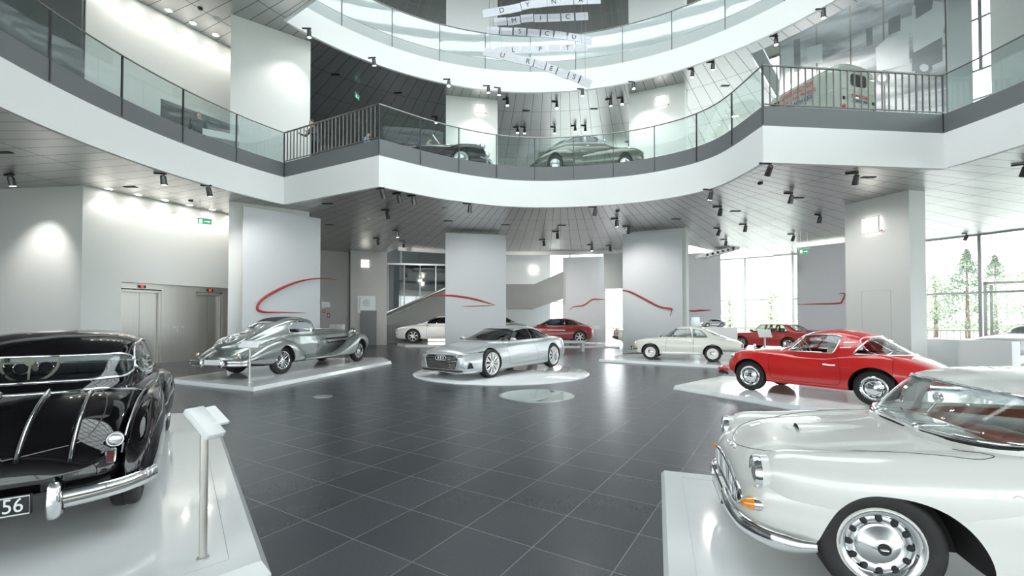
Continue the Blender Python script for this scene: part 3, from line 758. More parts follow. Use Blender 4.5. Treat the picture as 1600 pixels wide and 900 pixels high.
class Car:
    def __init__(s, name, label, paintname, sx=1, cat='car', interior='seat_dark', group=None):
        s.root = empty(name, (0,0,0), 0, label, cat, group); s.p = paintname; s.sx = sx; s.inn = interior; s.wells = []; s.bvh = []
    def body(s, cv, arches=(), well=None, name='body', n=56, extra=(), per=4, rough_in='dark'):
        bm = body_bm(cv, s.sx, n, per) if isinstance(cv, dict) else cv
        s.bvh.append(bvh_of(bm)); cuts = []
        for (x, z, r, yi, yo) in arches:
            for sd in (1, -1):
                c = bmesh.new(); cyl(c, (x*s.sx, sd*yi, z), (x*s.sx, sd*yo, z), r, None, 40, 1); cuts.append(c)
        if well: cuts.append(poly_prism([(x*s.sx, y) for x, y in well[0]], 'z', well[1], 3, 2))
        cuts += list(extra)
        me = boolean(bm, cuts, 'DIFFERENCE', (s.p, rough_in, s.inn)) if cuts else None
        if me is None: return bobj(name, bm, (s.p, rough_in, s.inn), s.root, 32)
        bm.free(); return link(name, me, None, s.root, 32)
    def greenhouse(s, dv, zbase, wins, glass='glass_car', roofm=None, name='roof', trim=None, tr=.009, th=.035, cutextra=()):
        """wins: (part name, plane, polygon, lo, hi); plane 'y' makes both sides"""
        bm = dome_bm(dv, zbase, s.sx); tree = bvh_of(bm); s.dome = tree; s.bvh.append(tree)
        inner = dome_bm(dv, zbase-.05, s.sx, inset=th); cuts = [inner]; W = []
        for (nm, ax, poly, lo, hi) in wins:
            poly = [(u*s.sx, v) if ax in 'yz' else (u, v) for u, v in poly]
            if ax == 'y':
                for sd in (1, -1): W.append((nm, 'L' if sd > 0 else 'R', poly, poly_prism(poly, 'y', sd*lo, sd*hi)))
            elif ax == 'x': W.append((nm, 'F' if hi > lo else 'B', poly, poly_prism(poly, 'x', lo, hi)))
            else: W.append((nm, 'T', poly, poly_prism(poly, 'z', lo, hi)))
        me = boolean(bm, cuts+[w_[3] for w_ in W]+list(cutextra), 'DIFFERENCE', (roofm or s.p, s.inn))
        if len(me.polygons) < 50: print('ROOF EMPTY', s.root['label'])
        link(name, me, None, s.root, 32)
        ga = dome_bm(dv, zbase, s.sx, inset=.006); gb = dome_bm(dv, zbase-.02, s.sx, inset=.012)
        shell = boolean(ga, [gb], 'DIFFERENCE', ('dark',)); sb = bmesh.new(); sb.from_mesh(shell)
        for nm, fr, poly, pr in W:
            g = boolean(sb, [pr], 'INTERSECT', (glass,))
            go = link(nm, g, None, s.root, 40)
            if trim:
                P, N = project(tree, densify(poly, .03), fr, .002)
                if len(P) > 6:
                    t = bmesh.new(); tube(t, P, tr, 6, True); bobj('window_trim', t, trim, go, 60)
            pr.free()
        sb.free(); bm.free(); ga.free(); gb.free(); inner.free(); bpy.data.meshes.remove(shell)
    def line(s, name, pts, frm, m='seam', r=.004, closed=False, step=.04, off=0, both=True, parent=None, flat=1.0, sm=False):
        out = []
        frs = {'S': ['L','R'] if both else ['L']}.get(frm, [frm])
        for f_ in frs:
            q = [(u*s.sx, v) if f_ in 'LRT' else (u, v) for u, v in pts]
            if sm: q = [(p.x, p.y) for p in catmull([(u,v,0) for u,v in q], 6, closed)]
            P, N = project(s.bvh, densify(q, step, closed), f_, off)
            if len(P) > 2:
                bm = bmesh.new(); tube(bm, P, r, 6, closed, 0, flat, N); out.append(bobj(name, bm, m, parent or s.root, 60))
        return out
    def patch(s, name, poly, frm, m, off=.006, step=.04, parent=None, rings=6):
        """surface patch bounded by a star-shaped outline, laid on the bodywork"""
        q = [(u*s.sx, v) if frm in 'LRT' else (u, v) for u, v in poly]; q = densify(q, step); n = len(q)
        c = Vector((sum(p[0] for p in q)/n, sum(p[1] for p in q)/n)); bm = bmesh.new(); R = []
        for k in range(rings, -1, -1):
            t = k/rings; pts = [tuple(c.lerp(Vector(p), t)) for p in q] if k else [tuple(c)]
            P, N = project(s.bvh, pts, frm, off)
            if len(P) != len(pts): bm.free(); return None
            V = [bm.verts.new(p) for p in P]; R.append(V if k else V*n)
        for A, B in zip(R[:-1], R[1:]):
            for i in range(n):
                f = []
                for v in (A[i], A[(i+1) % n], B[(i+1) % n], B[i]):
                    if v not in f: f.append(v)
                if len(f) > 2: bm.faces.new(f)
        bmesh.ops.recalc_face_normals(bm, faces=bm.faces[:]); return bobj(name, bm, m, parent or s.root, 40)
    def mir(s, name, fn, m, smooth=40, parent=None):
        out = []
        for sd in (1, -1):
            bm = bmesh.new(); fn(bm, sd); out.append(bobj(name, bm, m, parent or s.root, smooth))
        return out
    def one(s, name, fn, m, smooth=40, parent=None):
        bm = bmesh.new(); fn(bm); return bobj(name, bm, m, parent or s.root, smooth)
    def wheels(s, xf, xr, track, R, rim, style, width=.16, tire_w=None, ww=None, lift=0, steer=0):
        for x in (xf, xr):
            for sd in (1, -1):
                e = empty('wheel', (x*s.sx, sd*track, R+lift), (0 if sd > 0 else PI)+(steer if x == xf else 0)); e.parent = s.root
                make_wheel(e, R, rim, width, style, ww)
    def seats(s, xs, y=.36, z=.35, m=None, top=.95, wd=.46):
        for x in xs:
            for sd in (1, -1):
                bm = bmesh.new(); rt = Matrix.Rotation(-.22, 3, 'Y')
                box(bm, (x*s.sx, sd*y, (z+top)/2), (.13, wd, top-z), rt, .04); box(bm, (x*s.sx+.28, sd*y, z+.12), (.5, wd, .16), None, .04)
                bobj('seat', bm, m or s.inn, s.root, 50)
    def steering(s, x, y, z, r=.2, m='dark', tilt=.5):
        bm = bmesh.new(); q = Matrix.Rotation(-PI/2+tilt, 3, 'Y')
        pts = [Vector((x*s.sx,y,z))+q @ Vector((r*math.cos(a), r*math.sin(a), 0)) for a in [2*PI*k/28 for k in range(28)]]
        tube(bm, pts, .013, 6, True); c = Vector((x*s.sx,y,z))
        for k in (0, 14, 7): tube(bm, [c, pts[k]], .01, 6)
        cyl(bm, c+q @ Vector((0,0,-.02)), c+q @ Vector((0,0,.03)), .04); cyl(bm, c, c+Vector((.35,0,-.18)), .02)
        bobj('steering_wheel', bm, m, s.root, 50)
    def place(s, rear, front, side, track, z, dz=0):
        R = Vector(rear[:2]); Fq = Vector(front[:2]); d = (Fq-R).normalized(); left = Vector((-d.y, d.x)); mid = (R+Fq)/2 - left*side*track
        s.root.location = (mid.x, mid.y, z); s.root.rotation_euler = (0,0,math.atan2(d.y, d.x)); return s
def make_wheel(e, R, rim, wd, style, ww=None):
    h = wd/2
    bm = bmesh.new()
    lathe(bm, [(rim,-h*.85),(rim+.02,-h),(R-.03,-h),(R-.008,-h*.86),(R,-h*.6),(R,-h*.1),(R-.006,-h*.08),(R-.006,h*.08),(R,h*.1),(R,h*.6),(R-.008,h*.86),(R-.03,h),(rim+.02,h),(rim,h*.85)], 44, closed=True)
    bmesh.ops.recalc_face_normals(bm, faces=bm.faces[:]); t = bobj('tyre', bm, 'rubber', e, 50)
    if ww:
        bm = bmesh.new(); lathe(bm, [(rim+.004,h*.9),(rim+.012,h+.003),(rim+(R-rim)*.45,h+.004),(rim+(R-rim)*.5,h+.0005)], 44); bobj('whitewall', bm, ww, e, 60)
    rimm = {'alloy10': 'white_rim', 'alloyw': 'alu', 'wire': 'chrome', 'cream': 'cream_rim', 'disc': 'chrome', 'perf': 'cream_rim', 'creamcap': 'cream_rim', 'blackcap': 'dark'}.get(style, 'alu')
    bm = bmesh.new()
    lathe(bm, [(rim+.004,-h*.8),(rim+.004,h*.92),(rim-.006,h*1.0),(rim-.02,h*.9),(rim-.028,h*.4),(rim-.03,-h*.5)], 40); bobj('rim', bm, rimm, e, 45)
    bm = bmesh.new(); cyl(bm, (0,-h*.5,0), (0,-h*.42,0), rim-.02, None, 32); bobj('brake_disc', bm, 'dark' if style != 'alloy10' else 'lamp_body', e, 50)
    r = rim-.022
    if style == 'disc':       # full chrome hubcap with small slots round it
        bm = bmesh.new(); lathe(bm, [(r+.016,h*.86),(r,h*.72),(r*.82,h*.62),(r*.66,h*.78),(r*.6,h*.72),(r*.42,h*.86),(r*.2,h*.98),(.001,h*1.02)], 40); bobj('hub_cap', bm, 'chrome', e, 40)
        bm = bmesh.new()
        for k in range(10):
            a = 2*PI*k/10; q = Matrix.Rotation(-a, 3, 'Y'); box(bm, q @ Vector((r*.8, h*.64, 0)), (.02,.012,.035), q, .003)
        bobj('slot', bm, 'dark', e)
    elif style == 'perf':     # cream rim, chrome trim ring with round holes and chrome dome cap
        bm = bmesh.new(); lathe(bm, [(r+.018,h*1.0),(r+.004,h*1.02),(r-.012,h*.9),(r-.03,h*.55),(r*.66,h*.62),(r*.58,h*.5)], 48); bobj('trim_ring', bm, 'chrome', e, 45)
        for k in range(12):
            bm = bmesh.new(); a = 2*PI*k/12; q = Matrix.Rotation(-a, 3, 'Y'); c = q @ Vector((r*.775, h*.63, 0)); sph(bm, c, .021, (1,.35,.8), 12, 0, q)
            bobj('vent_hole', bm, 'dark', e, 60)
        bm = bmesh.new(); lathe(bm, [(r*.60,h*.5),(r*.585,h*.78),(r*.52,h*.86),(r*.28,h*1.25),(r*.2,h*1.3),(.001,h*1.3)], 48); bobj('hub_cap', bm, 'chrome', e, 40)
        bm = bmesh.new(); cyl(bm, (0,h*1.28,0), (0,h*1.36,0), r*.17, None, 24); bobj('badge_disc', bm, 'dark', e, 50)
        bm = bmesh.new()
        for k in range(4):
            cx = (k-1.5)*.0085; tube(bm, [Vector((cx+.0055*math.cos(a), h*1.38, .0055*math.sin(a))) for a in [2*PI*j/14 for j in range(14)]], .0011, 5, True)
        bobj('ring_emblem', bm, 'chrome', e)
    elif style in ('cream', 'creamcap', 'blackcap'):
        m_ = 'dark' if style == 'blackcap' else 'cream_rim'
        bm = bmesh.new(); lathe(bm, [(r+.01,h*.8),(r*.95,h*.55),(r*.7,h*.6),(r*.55,h*.5)], 36); bobj('wheel_disc', bm, m_, e, 45)
        bm = bmesh.new(); lathe(bm, [(r*.58,h*.5),(r*.56,h*.75),(r*.4,h*.95),(.001,h*1.08)], 36); bobj('hub_cap', bm, 'chrome', e, 45)
    elif style == 'wire':
        bm = bmesh.new()
        for k in range(36):
            a = 2*PI*k/36; b_ = a+(.5 if k % 2 else -.5)
            z0 = h*.75 if k % 2 else h*.2
            tube(bm, [Vector((.05*math.cos(b_), h*.7, .05*math.sin(b_))), Vector((r*math.cos(a), z0, r*math.sin(a)))], .0035, 4)
        bobj('spokes', bm, 'chrome', e)
        bm = bmesh.new(); lathe(bm, [(.075,h*.3),(.075,h*.7),(.05,h*1.0),(.001,h*1.1)], 20); bobj('hub_cap', bm, 'chrome', e, 45)
    elif style == 'alloy10':  # twin curved spokes
        bm = bmesh.new()
        for k in range(20):
            a = 2*PI*k/20; g = (.16 if k % 2 else -.10)
            P = [Vector((rr_*math.cos(a+g*(1-rr_/r)*2), h*(.62+.25*math.sin(rr_/r*3)), rr_*math.sin(a+g*(1-rr_/r)*2))) for rr_ in (r*.16, r*.45, r*.75, r*1.02)]
            tube(bm, P, [.014,.013,.016,.022], 6, flat=1.0)
        bobj('spokes', bm, 'white_rim', e, 50)
        bm = bmesh.new(); lathe(bm, [(r*.2,h*.4),(r*.2,h*.8),(.001,h*.85)], 20); bobj('hub_cap', bm, 'alu', e, 45)
    else:                     # alloyN
        n = int(style[5:]) if style[5:].isdigit() else 7
        bm = bmesh.new()
        for k in range(n):
            a = 2*PI*k/n+.3; q = Matrix.Rotation(-a, 3, 'Y'); box(bm, q @ Vector((r*.58, h*.7, 0)), (r*.86,.03,r*(.9/n+.12)), q, .008)
        cyl(bm, (0,h*.3,0), (0,h*.85,0), r*.26, None, 20)
        bobj('spokes', bm, 'alu', e, 50)
M['white_rim'] = mat('bright machined rim', (.86,.86,.85), .25, .35)
M['cream_rim'] = mat('cream painted rim', (.80,.79,.72), .3, coat=.5)
def rings_emblem(s, x, y0, z, r, frm='F', m='chrome', tr=.008, nrm=1):
    bm = bmesh.new()
    for k in range(4):
        cy = y0+(k-1.5)*r*1.5
        pts = [(cy+r*math.cos(a), z+r*math.sin(a)) for a in [2*PI*j/20 for j in range(20)]]
        if x is None:
            P, N = project(s.bvh, pts, frm, .02)
        else: P = [Vector((x,u,v)) for u, v in pts]
        if len(P) > 3: tube(bm, P, tr, 6, True)
    bobj('ring_emblem', bm, m, s.root, 60)
def pod(bm, c, r, L=.12, lens=False):
    """round lamp facing forward at c"""
    c = Vector(c); lathe(bm, [(r*1.0,-L),(r*1.08,-.02),(r*1.08,.005),(r*.95,.012)], 28, 'x', c)
def lens_(bm, c, r, sx=.35, d=1):
    sph(bm, Vector(c), r, (sx, 1, 1), 20)
# ------------------------------------------------------------------ red 1950s coupe on its platform
paint('red paint', (.60,.012,.012), 0, .3); 
def monza():
    s = Car('coupe_car', 'bright red rounded vintage coupe with chrome wheels, on white platform behind the white car', 'red paint', 2.147/2.35, interior='dark')
    cv = dict(w=[(1.86,.30),(1.83,.46),(1.75,.61),(1.55,.72),(1.175,.79),(.4,.805),(-.5,.80),(-1.175,.80),(-1.7,.71),(-2.05,.55),(-2.16,.35)],
        zb=[(1.86,.44),(1.7,.34),(1.5,.27),(1,.22),(-1.3,.22),(-1.8,.30),(-2.16,.42)],
        zw=[(1.86,.52),(1.6,.56),(1.1,.58),(0,.50),(-1.1,.58),(-2.16,.48)],
        zs=[(1.86,.60),(1.8,.67),(1.6,.77),(1.3,.835),(1.0,.845),(.5,.82),(.1,.79),(-.3,.79),(-.8,.86),(-1.2,.88),(-1.6,.80),(-2.0,.64),(-2.16,.52)],
        zc=[(1.86,.61),(1.8,.69),(1.6,.79),(1.2,.87),(.7,.91),(-1.0,.92),(-1.5,.86),(-2.0,.68),(-2.16,.54)],
        ws=[(1.86,.8),(1.2,.82),(.3,.88),(-.6,.88),(-1.2,.82),(-2.16,.8)])
    s.body(cv, [(1.175,.31,.365,.50,1.2),(-1.175,.31,.365,.50,1.2)], ([(.42,.50),(.42,-.50),(-1.0,-.52),(-1.0,.52)], .4))
    dv = dict(H=[(.74,.87),(.62,.92),(.40,1.06),(.16,1.22),(-.1,1.30),(-.5,1.325),(-.85,1.27),(-1.15,1.13),(-1.45,.96),(-1.62,.87)],
        wb=[(.74,.40),(.6,.58),(.4,.68),(0,.73),(-.7,.73),(-1.15,.66),(-1.45,.48),(-1.62,.3)],
        wr=[(.74,.34),(.5,.45),(.15,.52),(-.4,.56),(-.85,.53),(-1.2,.44),(-1.62,.22)],
        belt=[(.74,.85),(0,.84),(-.8,.86),(-1.62,.84)], cr=[(.74,.5),(.3,.26),(-.4,.22),(-1,.30),(-1.62,.5)])
    side = rpoly([(.36,.885),(.07,1.20),(-.40,1.225),(-.62,1.20),(-.52,.885)], [.03,.06,.05,.06,.05])
    wind = rpoly([(-.60,.90),(.60,.90),(.50,1.20),(-.50,1.20)], .07)
    rear = rpoly([(-.66,.885),(.66,.885),(.50,1.19),(-.50,1.19)], .1)
    rq = rpoly([(-.84,.885),(-1.02,1.15),(-1.16,1.08),(-1.36,.94),(-1.32,.885)], [.04,.06,.02,.02,.03])
    s.greenhouse(dv, .7, [('side_window','y',side,.3,1.2),('windscreen','x',wind,.18,1.2),('rear_window','x',rear,-.93,-2),('rear_quarter_window','y',rq,.2,1.2)], trim='chrome', tr=.011)
    s.wheels(1.175, -1.175, .66, .31, .205, 'disc')
    s.line('door_seam', rpoly([(.72,.80),(.70,.36),(.6,.30),(-.60,.30),(-.66,.38),(-.66,.60),(-.58,.84)], .06), 'S')
    s.line('bonnet_seam', [(1.72,-.42),(.85,-.55)], 'T'); s.line('bonnet_seam', [(1.72,.42),(.85,.55)], 'T')
    s.line('vent_trim', [(-.66,1.08),(-.86,1.09)], 'S', 'chrome', .011); s.line('vent_trim', [(-.62,.99),(-.80,1.0)], 'S', 'chrome', .011)
    s.line('door_handle', [(-.36,.66),(-.50,.66),(-.58,.665)], 'S', 'chrome', .014, off=.018)
    s.line('sill_trim', [(.78,.245),(-.78,.245)], 'S', 'red paint', .02)
    s.line('tail_seam', [(-1.45,.86),(-1.5,.3)], 'S')
    s.mir('headlight', lambda b, d: (pod(b, (1.66*s.sx, d*.55, .66), .09), lens_(b, (1.69*s.sx, d*.55, .66), .085)), 'lamp_glass')
    s.mir('indicator_light', lambda b, d: sph(b, (1.74*s.sx, d*.56, .50), .035), 'amber')
    s.mir('tail_light', lambda b, d: sph(b, (-2.0*s.sx, d*.52, .60), .06, (.6,.6,1.3)), 'tail')
    s.one('front_bumper', lambda b: tube(b, [(1.5,.80,.40),(1.80,.66,.40),(1.93,.3,.40),(1.95,0,.40),(1.93,-.3,.40),(1.80,-.66,.40),(1.5,-.80,.40)], .04, 8, flat=.6), 'red paint')
    s.one('rear_bumper', lambda b: tube(b, [(-1.8,.74,.42),(-2.1,.55,.42),(-2.2,0,.42),(-2.1,-.55,.42),(-1.8,-.74,.42)], .045, 8, flat=.6), 'chrome')
    s.one('fog_lamp', lambda b: (cyl(b, (1.7,.66,.33), (1.78,.66,.33), .05), cyl(b, (1.6,.66,.3),(1.7,.66,.33), .03)), 'lamp_dark')
    s.seats([-.35], m='cream', top=.98); s.steering(.18, .34, .95, .19, 'cream')
    s.mir('wing_mirror', lambda b, d: (cyl(b, (1.02,d*.62,.85),(1.0,d*.66,.93),.008), sph(b,(1.0,d*.66,.95),.045,(.5,1,1))), 'chrome')
    s.place(G(1365,635,.1), G(1171,609.5,.1), 1, .74, .1); return s
monza()
def bumper(b, pts, r, flat=.6, n=8, up=(0,0,1)): tube(b, catmull(pts, 6), r, n, flat=flat, up=up)
def arch_poly(x, front, rear, top, n=48, z0=-.05, sx=1, pw=2.0):
    P = []
    for k in range(n+1):
        a = PI*k/n; c, s_ = math.cos(a), math.sin(a); rx = front if c > 0 else rear
        P.append((x+rx*math.copysign(abs(c)**(2/pw), c), z0+(top-z0)*abs(s_)**(2/pw)))
    return [(u*sx, v) for u, v in P]
def arch_cuts(x, front, rear, top, yi, yo, sx=1, pw=2.4):
    P = arch_poly(x, front, rear, top, sx=sx, pw=pw); return [poly_prism(P, 'y', sd*yi, sd*yo, 1) for sd in (1, -1)]
# ------------------------------------------------------------------ white coupe in the right foreground
paint('warm white paint', (.80,.80,.77), 0, .3)
def white_coupe():
    s = Car('coupe_car', 'warm white vintage coupe with cognac interior, nearest car at right, its rear outside the picture', 'warm white paint', 1, interior='tan')
    X = 1.175
    cv = dict(w=[(1.84,.46),(1.82,.56),(1.76,.65),(1.63,.71),(1.4,.758),(X,.778),(.4,.80),(-.6,.80),(-1.2,.80),(-1.8,.74),(-2.1,.62),(-2.2,.4)],
        zb=[(1.84,.34),(1.76,.29),(1.5,.25),(1,.20),(-1.3,.20),(-1.8,.28),(-2.2,.36)],
        zw=[(1.84,.44),(1.5,.48),(0,.50),(-2.2,.48)],
        zs=[(1.84,.51),(1.79,.575),(1.66,.655),(1.4,.71),(1,.75),(.6,.79),(.2,.81),(-1,.80),(-2.2,.66)],
        zc=[(1.84,.54),(1.81,.61),(1.70,.685),(1.5,.745),(1.2,.79),(.9,.82),(.6,.86),(-1,.87),(-1.8,.80),(-2.2,.68)],
        ws=[(1.84,.88),(1.4,.86),(.6,.90),(-2.2,.86)])
    cuts = arch_cuts(X, .325, .50, .60, .42, 1.2) + arch_cuts(-X, .37, .37, .60, .5, 1.2)
    s.body(cv, [], ([(.50,.56),(.30,.64),(-.95,.62),(-.95,-.62),(.30,-.64),(.50,-.56)], .36), extra=cuts, n=72, per=5)
    keys = [(1.705,.585,.095,.52,.70),(1.67,.585,.115,.47,.735),(1.58,.59,.14,.40,.755),(1.4,.60,.165,.36,.765),(X,.605,.185,.34,.785),(.8,.60,.195,.34,.815),(.4,.60,.185,.36,.84),(0,.60,.165,.40,.83),(-.6,.6,.12,.5,.78),(-.9,.6,.04,.6,.7)]
    for sd in (1, -1):
        b = blob_bm(keys, 1, 44, 28, 2.3, sd); s.bvh.append(bvh_of(b))
        me = boolean(b, arch_cuts(X, .325, .50, .60, .40, 1.2), 'DIFFERENCE', (s.p, 'dark', s.inn)); link('front_wing', me, None, s.root, 40); b.free()
        # tapering lamp fairing with chrome bezel
        e = empty('headlight', (1.745, sd*.585, .612)); e.parent = s.root
        b = bmesh.new(); lathe(b, [(.098,-.16),(.100,-.02),(.094,.02)], 36, 'x'); bobj('lamp_fairing', b, s.p, e, 50)
        b = bmesh.new(); lathe(b, [(.097,-.012),(.101,.012),(.094,.032),(.080,.030),(.078,.012)], 36, 'x'); bobj('bezel', b, 'chrome', e, 60)
        b = bmesh.new(); sph(b, (.006,0,0), .079, (.38,1,1), 28); bobj('lens', b, 'lamp_glass', e, 60)
        b = bmesh.new(); lathe(b, [(.036,-.05),(.038,0),(.033,.035),(.023,.06),(.010,.072),(0,.074)], 20, 'x', (1.775, sd*.625, .43)); o = bobj('indicator_light', b, 'amber', s.root, 60)
        b = bmesh.new(); lathe(b, [(.040,-.05),(.043,-.02),(.038,.004)], 20, 'x', (1.775, sd*.625, .43)); bobj('bezel', b, 'chrome', o, 60)
    # oval grille with mesh
    def oval(ry, rz, n=40, zc=.425, pw=2.1): return [(ry*math.copysign(abs(math.cos(a))**(2/pw), math.cos(a)), zc+rz*math.copysign(abs(math.sin(a))**(2/pw), math.sin(a))) for a in [2*PI*k/n for k in range(n)]]
    g = s.patch('grille', oval(.51,.085), 'F', 'dark', .004)
    s.line('grille_surround', oval(.53,.100), 'F', 'chrome', .012, True, .03)
    for k in range(-24, 25):
        y = k*.021; h = .082*(max(0, 1-(abs(y)/.50)**2.1))**(1/2.1)
        if h > .01: s.line('grille_mesh', [(y-.012,.425-h),(y+.012,.425+h)], 'F', 'alu', .0028, step=.03, off=.008, parent=g); s.line('grille_mesh', [(y+.012,.425-h),(y-.012,.425+h)], 'F', 'alu', .0028, step=.03, off=.010, parent=g)
    # chrome bumpers in two halves with plate between
    for sd in (1, -1):
        b = bmesh.new(); P = catmull([(1.885,sd*.24,.335),(1.88,sd*.40,.315),(1.83,sd*.58,.29),(1.72,sd*.71,.275),(1.60,sd*.775,.275),(1.50,sd*.785,.285)], 7)
        r = [.05*(.55+.45*min(1, (len(P)-1-i)/10)) for i in range(len(P))]; tube(b, P, r, 14, flat=.5, up=(0,0,1)); bobj('front_bumper', b, 'chrome', s.root, 60)
    s.one('number_plate', lambda b: box(b, (1.90,0,.32), (.012,.46,.11), None, .004), 'white_gloss')
    s.one('plate_frame', lambda b: tube(b, [(1.90,-.235,.262),(1.90,.235,.262),(1.90,.235,.378),(1.90,-.235,.378)], .006, 6, True), 'dark')
    # bonnet seam and scoop, sides
    s.line('bonnet_seam', [(.76,.52),(.68,.60),(.645,.64),(.68,.665),(.76,.67),(.95,.62),(1.35,.52),(1.60,.43),(1.71,.30),(1.77,.12),(1.78,0),(1.77,-.12),(1.71,-.30),(1.60,-.43),(1.35,-.52),(.95,-.62),(.76,-.67),(.68,-.665),(.645,-.64),(.68,-.60),(.76,-.52)], 'T', 'seam', .0024, sm=True)
    b = bmesh.new(); P = []
    rings = []
    for i, (x, hw, h) in enumerate([(1.38,.080,.034),(1.36,.083,.036),(1.2,.08,.028),(1.05,.06,.012),(.95,.03,-.004)]):
        z = project(s.bvh, [(x,0)], 'T')[0][0].z; rings.append([b.verts.new((x, hw*math.cos(a), z-.02+(h+.02)*math.sin(a))) for a in [PI*k/12 for k in range(13)]])
    for A, B in zip(rings[:-1], rings[1:]):
        for k in range(12): b.faces.new((A[k], A[k+1], B[k+1], B[k]))
    bmesh.ops.recalc_face_normals(b, faces=b.faces[:]); sc = bobj('bonnet_scoop', b, s.p, s.root, 50)
    b = bmesh.new(); z = project(s.bvh, [(1.37,0)], 'T')[0][0].z
    b.faces.new([b.verts.new((1.374, .077*math.cos(a), z-.002+.030*math.sin(a))) for a in [PI*k/12 for k in range(13)]]); bobj('scoop_mouth', b, 'dark', sc)
    s.line('wing_seam', [(1.62,.40),(1.64,.76)], 'L', 'seam', .002) if False else None
    s.line('door_seam', rpoly([(.50,.84),(.42,.60),(.42,.30),(-.62,.30),(-.70,.40),(-.66,.80)], .05), 'S', 'seam', .004)
    s.line('sill_trim', [(.70,.235),(-.75,.235)], 'S', s.p, .022)
    s.line('bonnet_badge', [(1.79,.14),(1.80,.09),(1.79,.05),(1.81,.0),(1.79,-.05),(1.80,-.12)], 'T', 'alu', .004, sm=True)
    # small grey and red marking on the wing
    s.line('wing_marking', [(.66,.655),(.64,.668),(.615,.662),(.59,.669),(.56,.663),(.54,.667),(.52,.655)], 'L', 'rail', .0012, sm=True)
    s.line('wing_marking', [(.66,.645),(.635,.645)], 'L', 'red_line', .002)
    s.line('wing_marking', [(.63,.645),(.60,.645)], 'L', 'rail', .0013)
    dv = dict(H=[(.82,.87),(.76,.90),(.66,.985),(.54,1.09),(.42,1.175),(.25,1.215),(-.2,1.235),(-.6,1.21),(-.9,1.12),(-1.15,.98),(-1.3,.88)],
        wb=[(.82,.30),(.76,.46),(.66,.58),(.54,.64),(.3,.68),(-.3,.70),(-.9,.66),(-1.15,.54),(-1.3,.36)],
        wr=[(.82,.27),(.66,.50),(.45,.555),(.1,.57),(-.6,.57),(-.95,.50),(-1.3,.28)],
        belt=[(.82,.855),(.3,.85),(-1.3,.85)], cr=[(.82,.5),(.5,.14),(.3,.16),(-.5,.18),(-1,.3),(-1.3,.5)])
    wind = rpoly([(-.66,.88),(.66,.88),(.575,1.125),(-.575,1.125)], [.05,.05,.08,.08])
    side = rpoly([(.36,.885),(.30,1.125),(-.50,1.135),(-.62,.885)], [.02,.04,.06,.04])
    rear = rpoly([(-.58,.90),(.58,.90),(.46,1.12),(-.46,1.12)], .08)
    s.greenhouse(dv, .74, [('windscreen','x',wind,.39,1.3),('side_window','y',side,.3,1.2),('rear_window','x',rear,-.75,-2)], trim='chrome', tr=.013)
    P, N = project(s.dome, densify([(p[0]*1.0, p[1]) for p in wind], .03), 'F', .001)
    s.one('screen_seal', lambda b: tube(b, [p+Vector((.016,0,-.02)) if p.z < .93 else p for p in P], .010, 6, True), 'dark', 60)
    # cabin: dashboard, door panels, seats, wheel, mirror
    s.one('dashboard', lambda b: (box(b, (.42,0,.80), (.24,1.14,.13), Matrix.Rotation(.15,3,'Y'), .05), box(b, (.44,.36,.86), (.18,.40,.07), Matrix.Rotation(.15,3,'Y'), .03)), 'tan', 50)
    s.mir('door_panel', lambda b, d: box(b, (-.2, d*.66, .66), (1.05,.035,.44), None, .012), 'tan', 50)
    s.mir('door_capping', lambda b, d: tube(b, [(.36,d*.655,.885),(-.7,d*.655,.885)], .014, 8), 'cream', 50)
    s.seats([-.35], .33, .36, 'tan', .98, .50); s.steering(.18, .36, .93, .20, 'cream', .45)
    s.one('rear_view_mirror', lambda b: (sph(b, (.56,0,1.03), .05, (.4,1,.7)), tube(b, [(.62,0,.93),(.57,0,1.0)], .009)), 'chrome')
    for y in (-.25, .25):
        z = .895
        s.one('wiper', lambda b: (sph(b, (.80,y,.88), .022), tube(b, [(.80,y,.89),(.72,y+.16,.93)], .006), tube(b, [(.775,y-.08,.905),(.66,y+.34,.93)], .005)), 'chrome')
    s.wheels(X, -X, .64, .305, .205, 'perf', .165)
    h = Vector((-.955,.30)).normalized(); left = Vector((-h.y, h.x))  # the left flank faces the viewer
    wc = G(1378,855,.365).xy; o = wc - h*X - left*.72
    s.root.location = (o.x, o.y, .06); s.root.rotation_euler = (0,0,math.atan2(h.y, h.x)); return s
white_coupe()
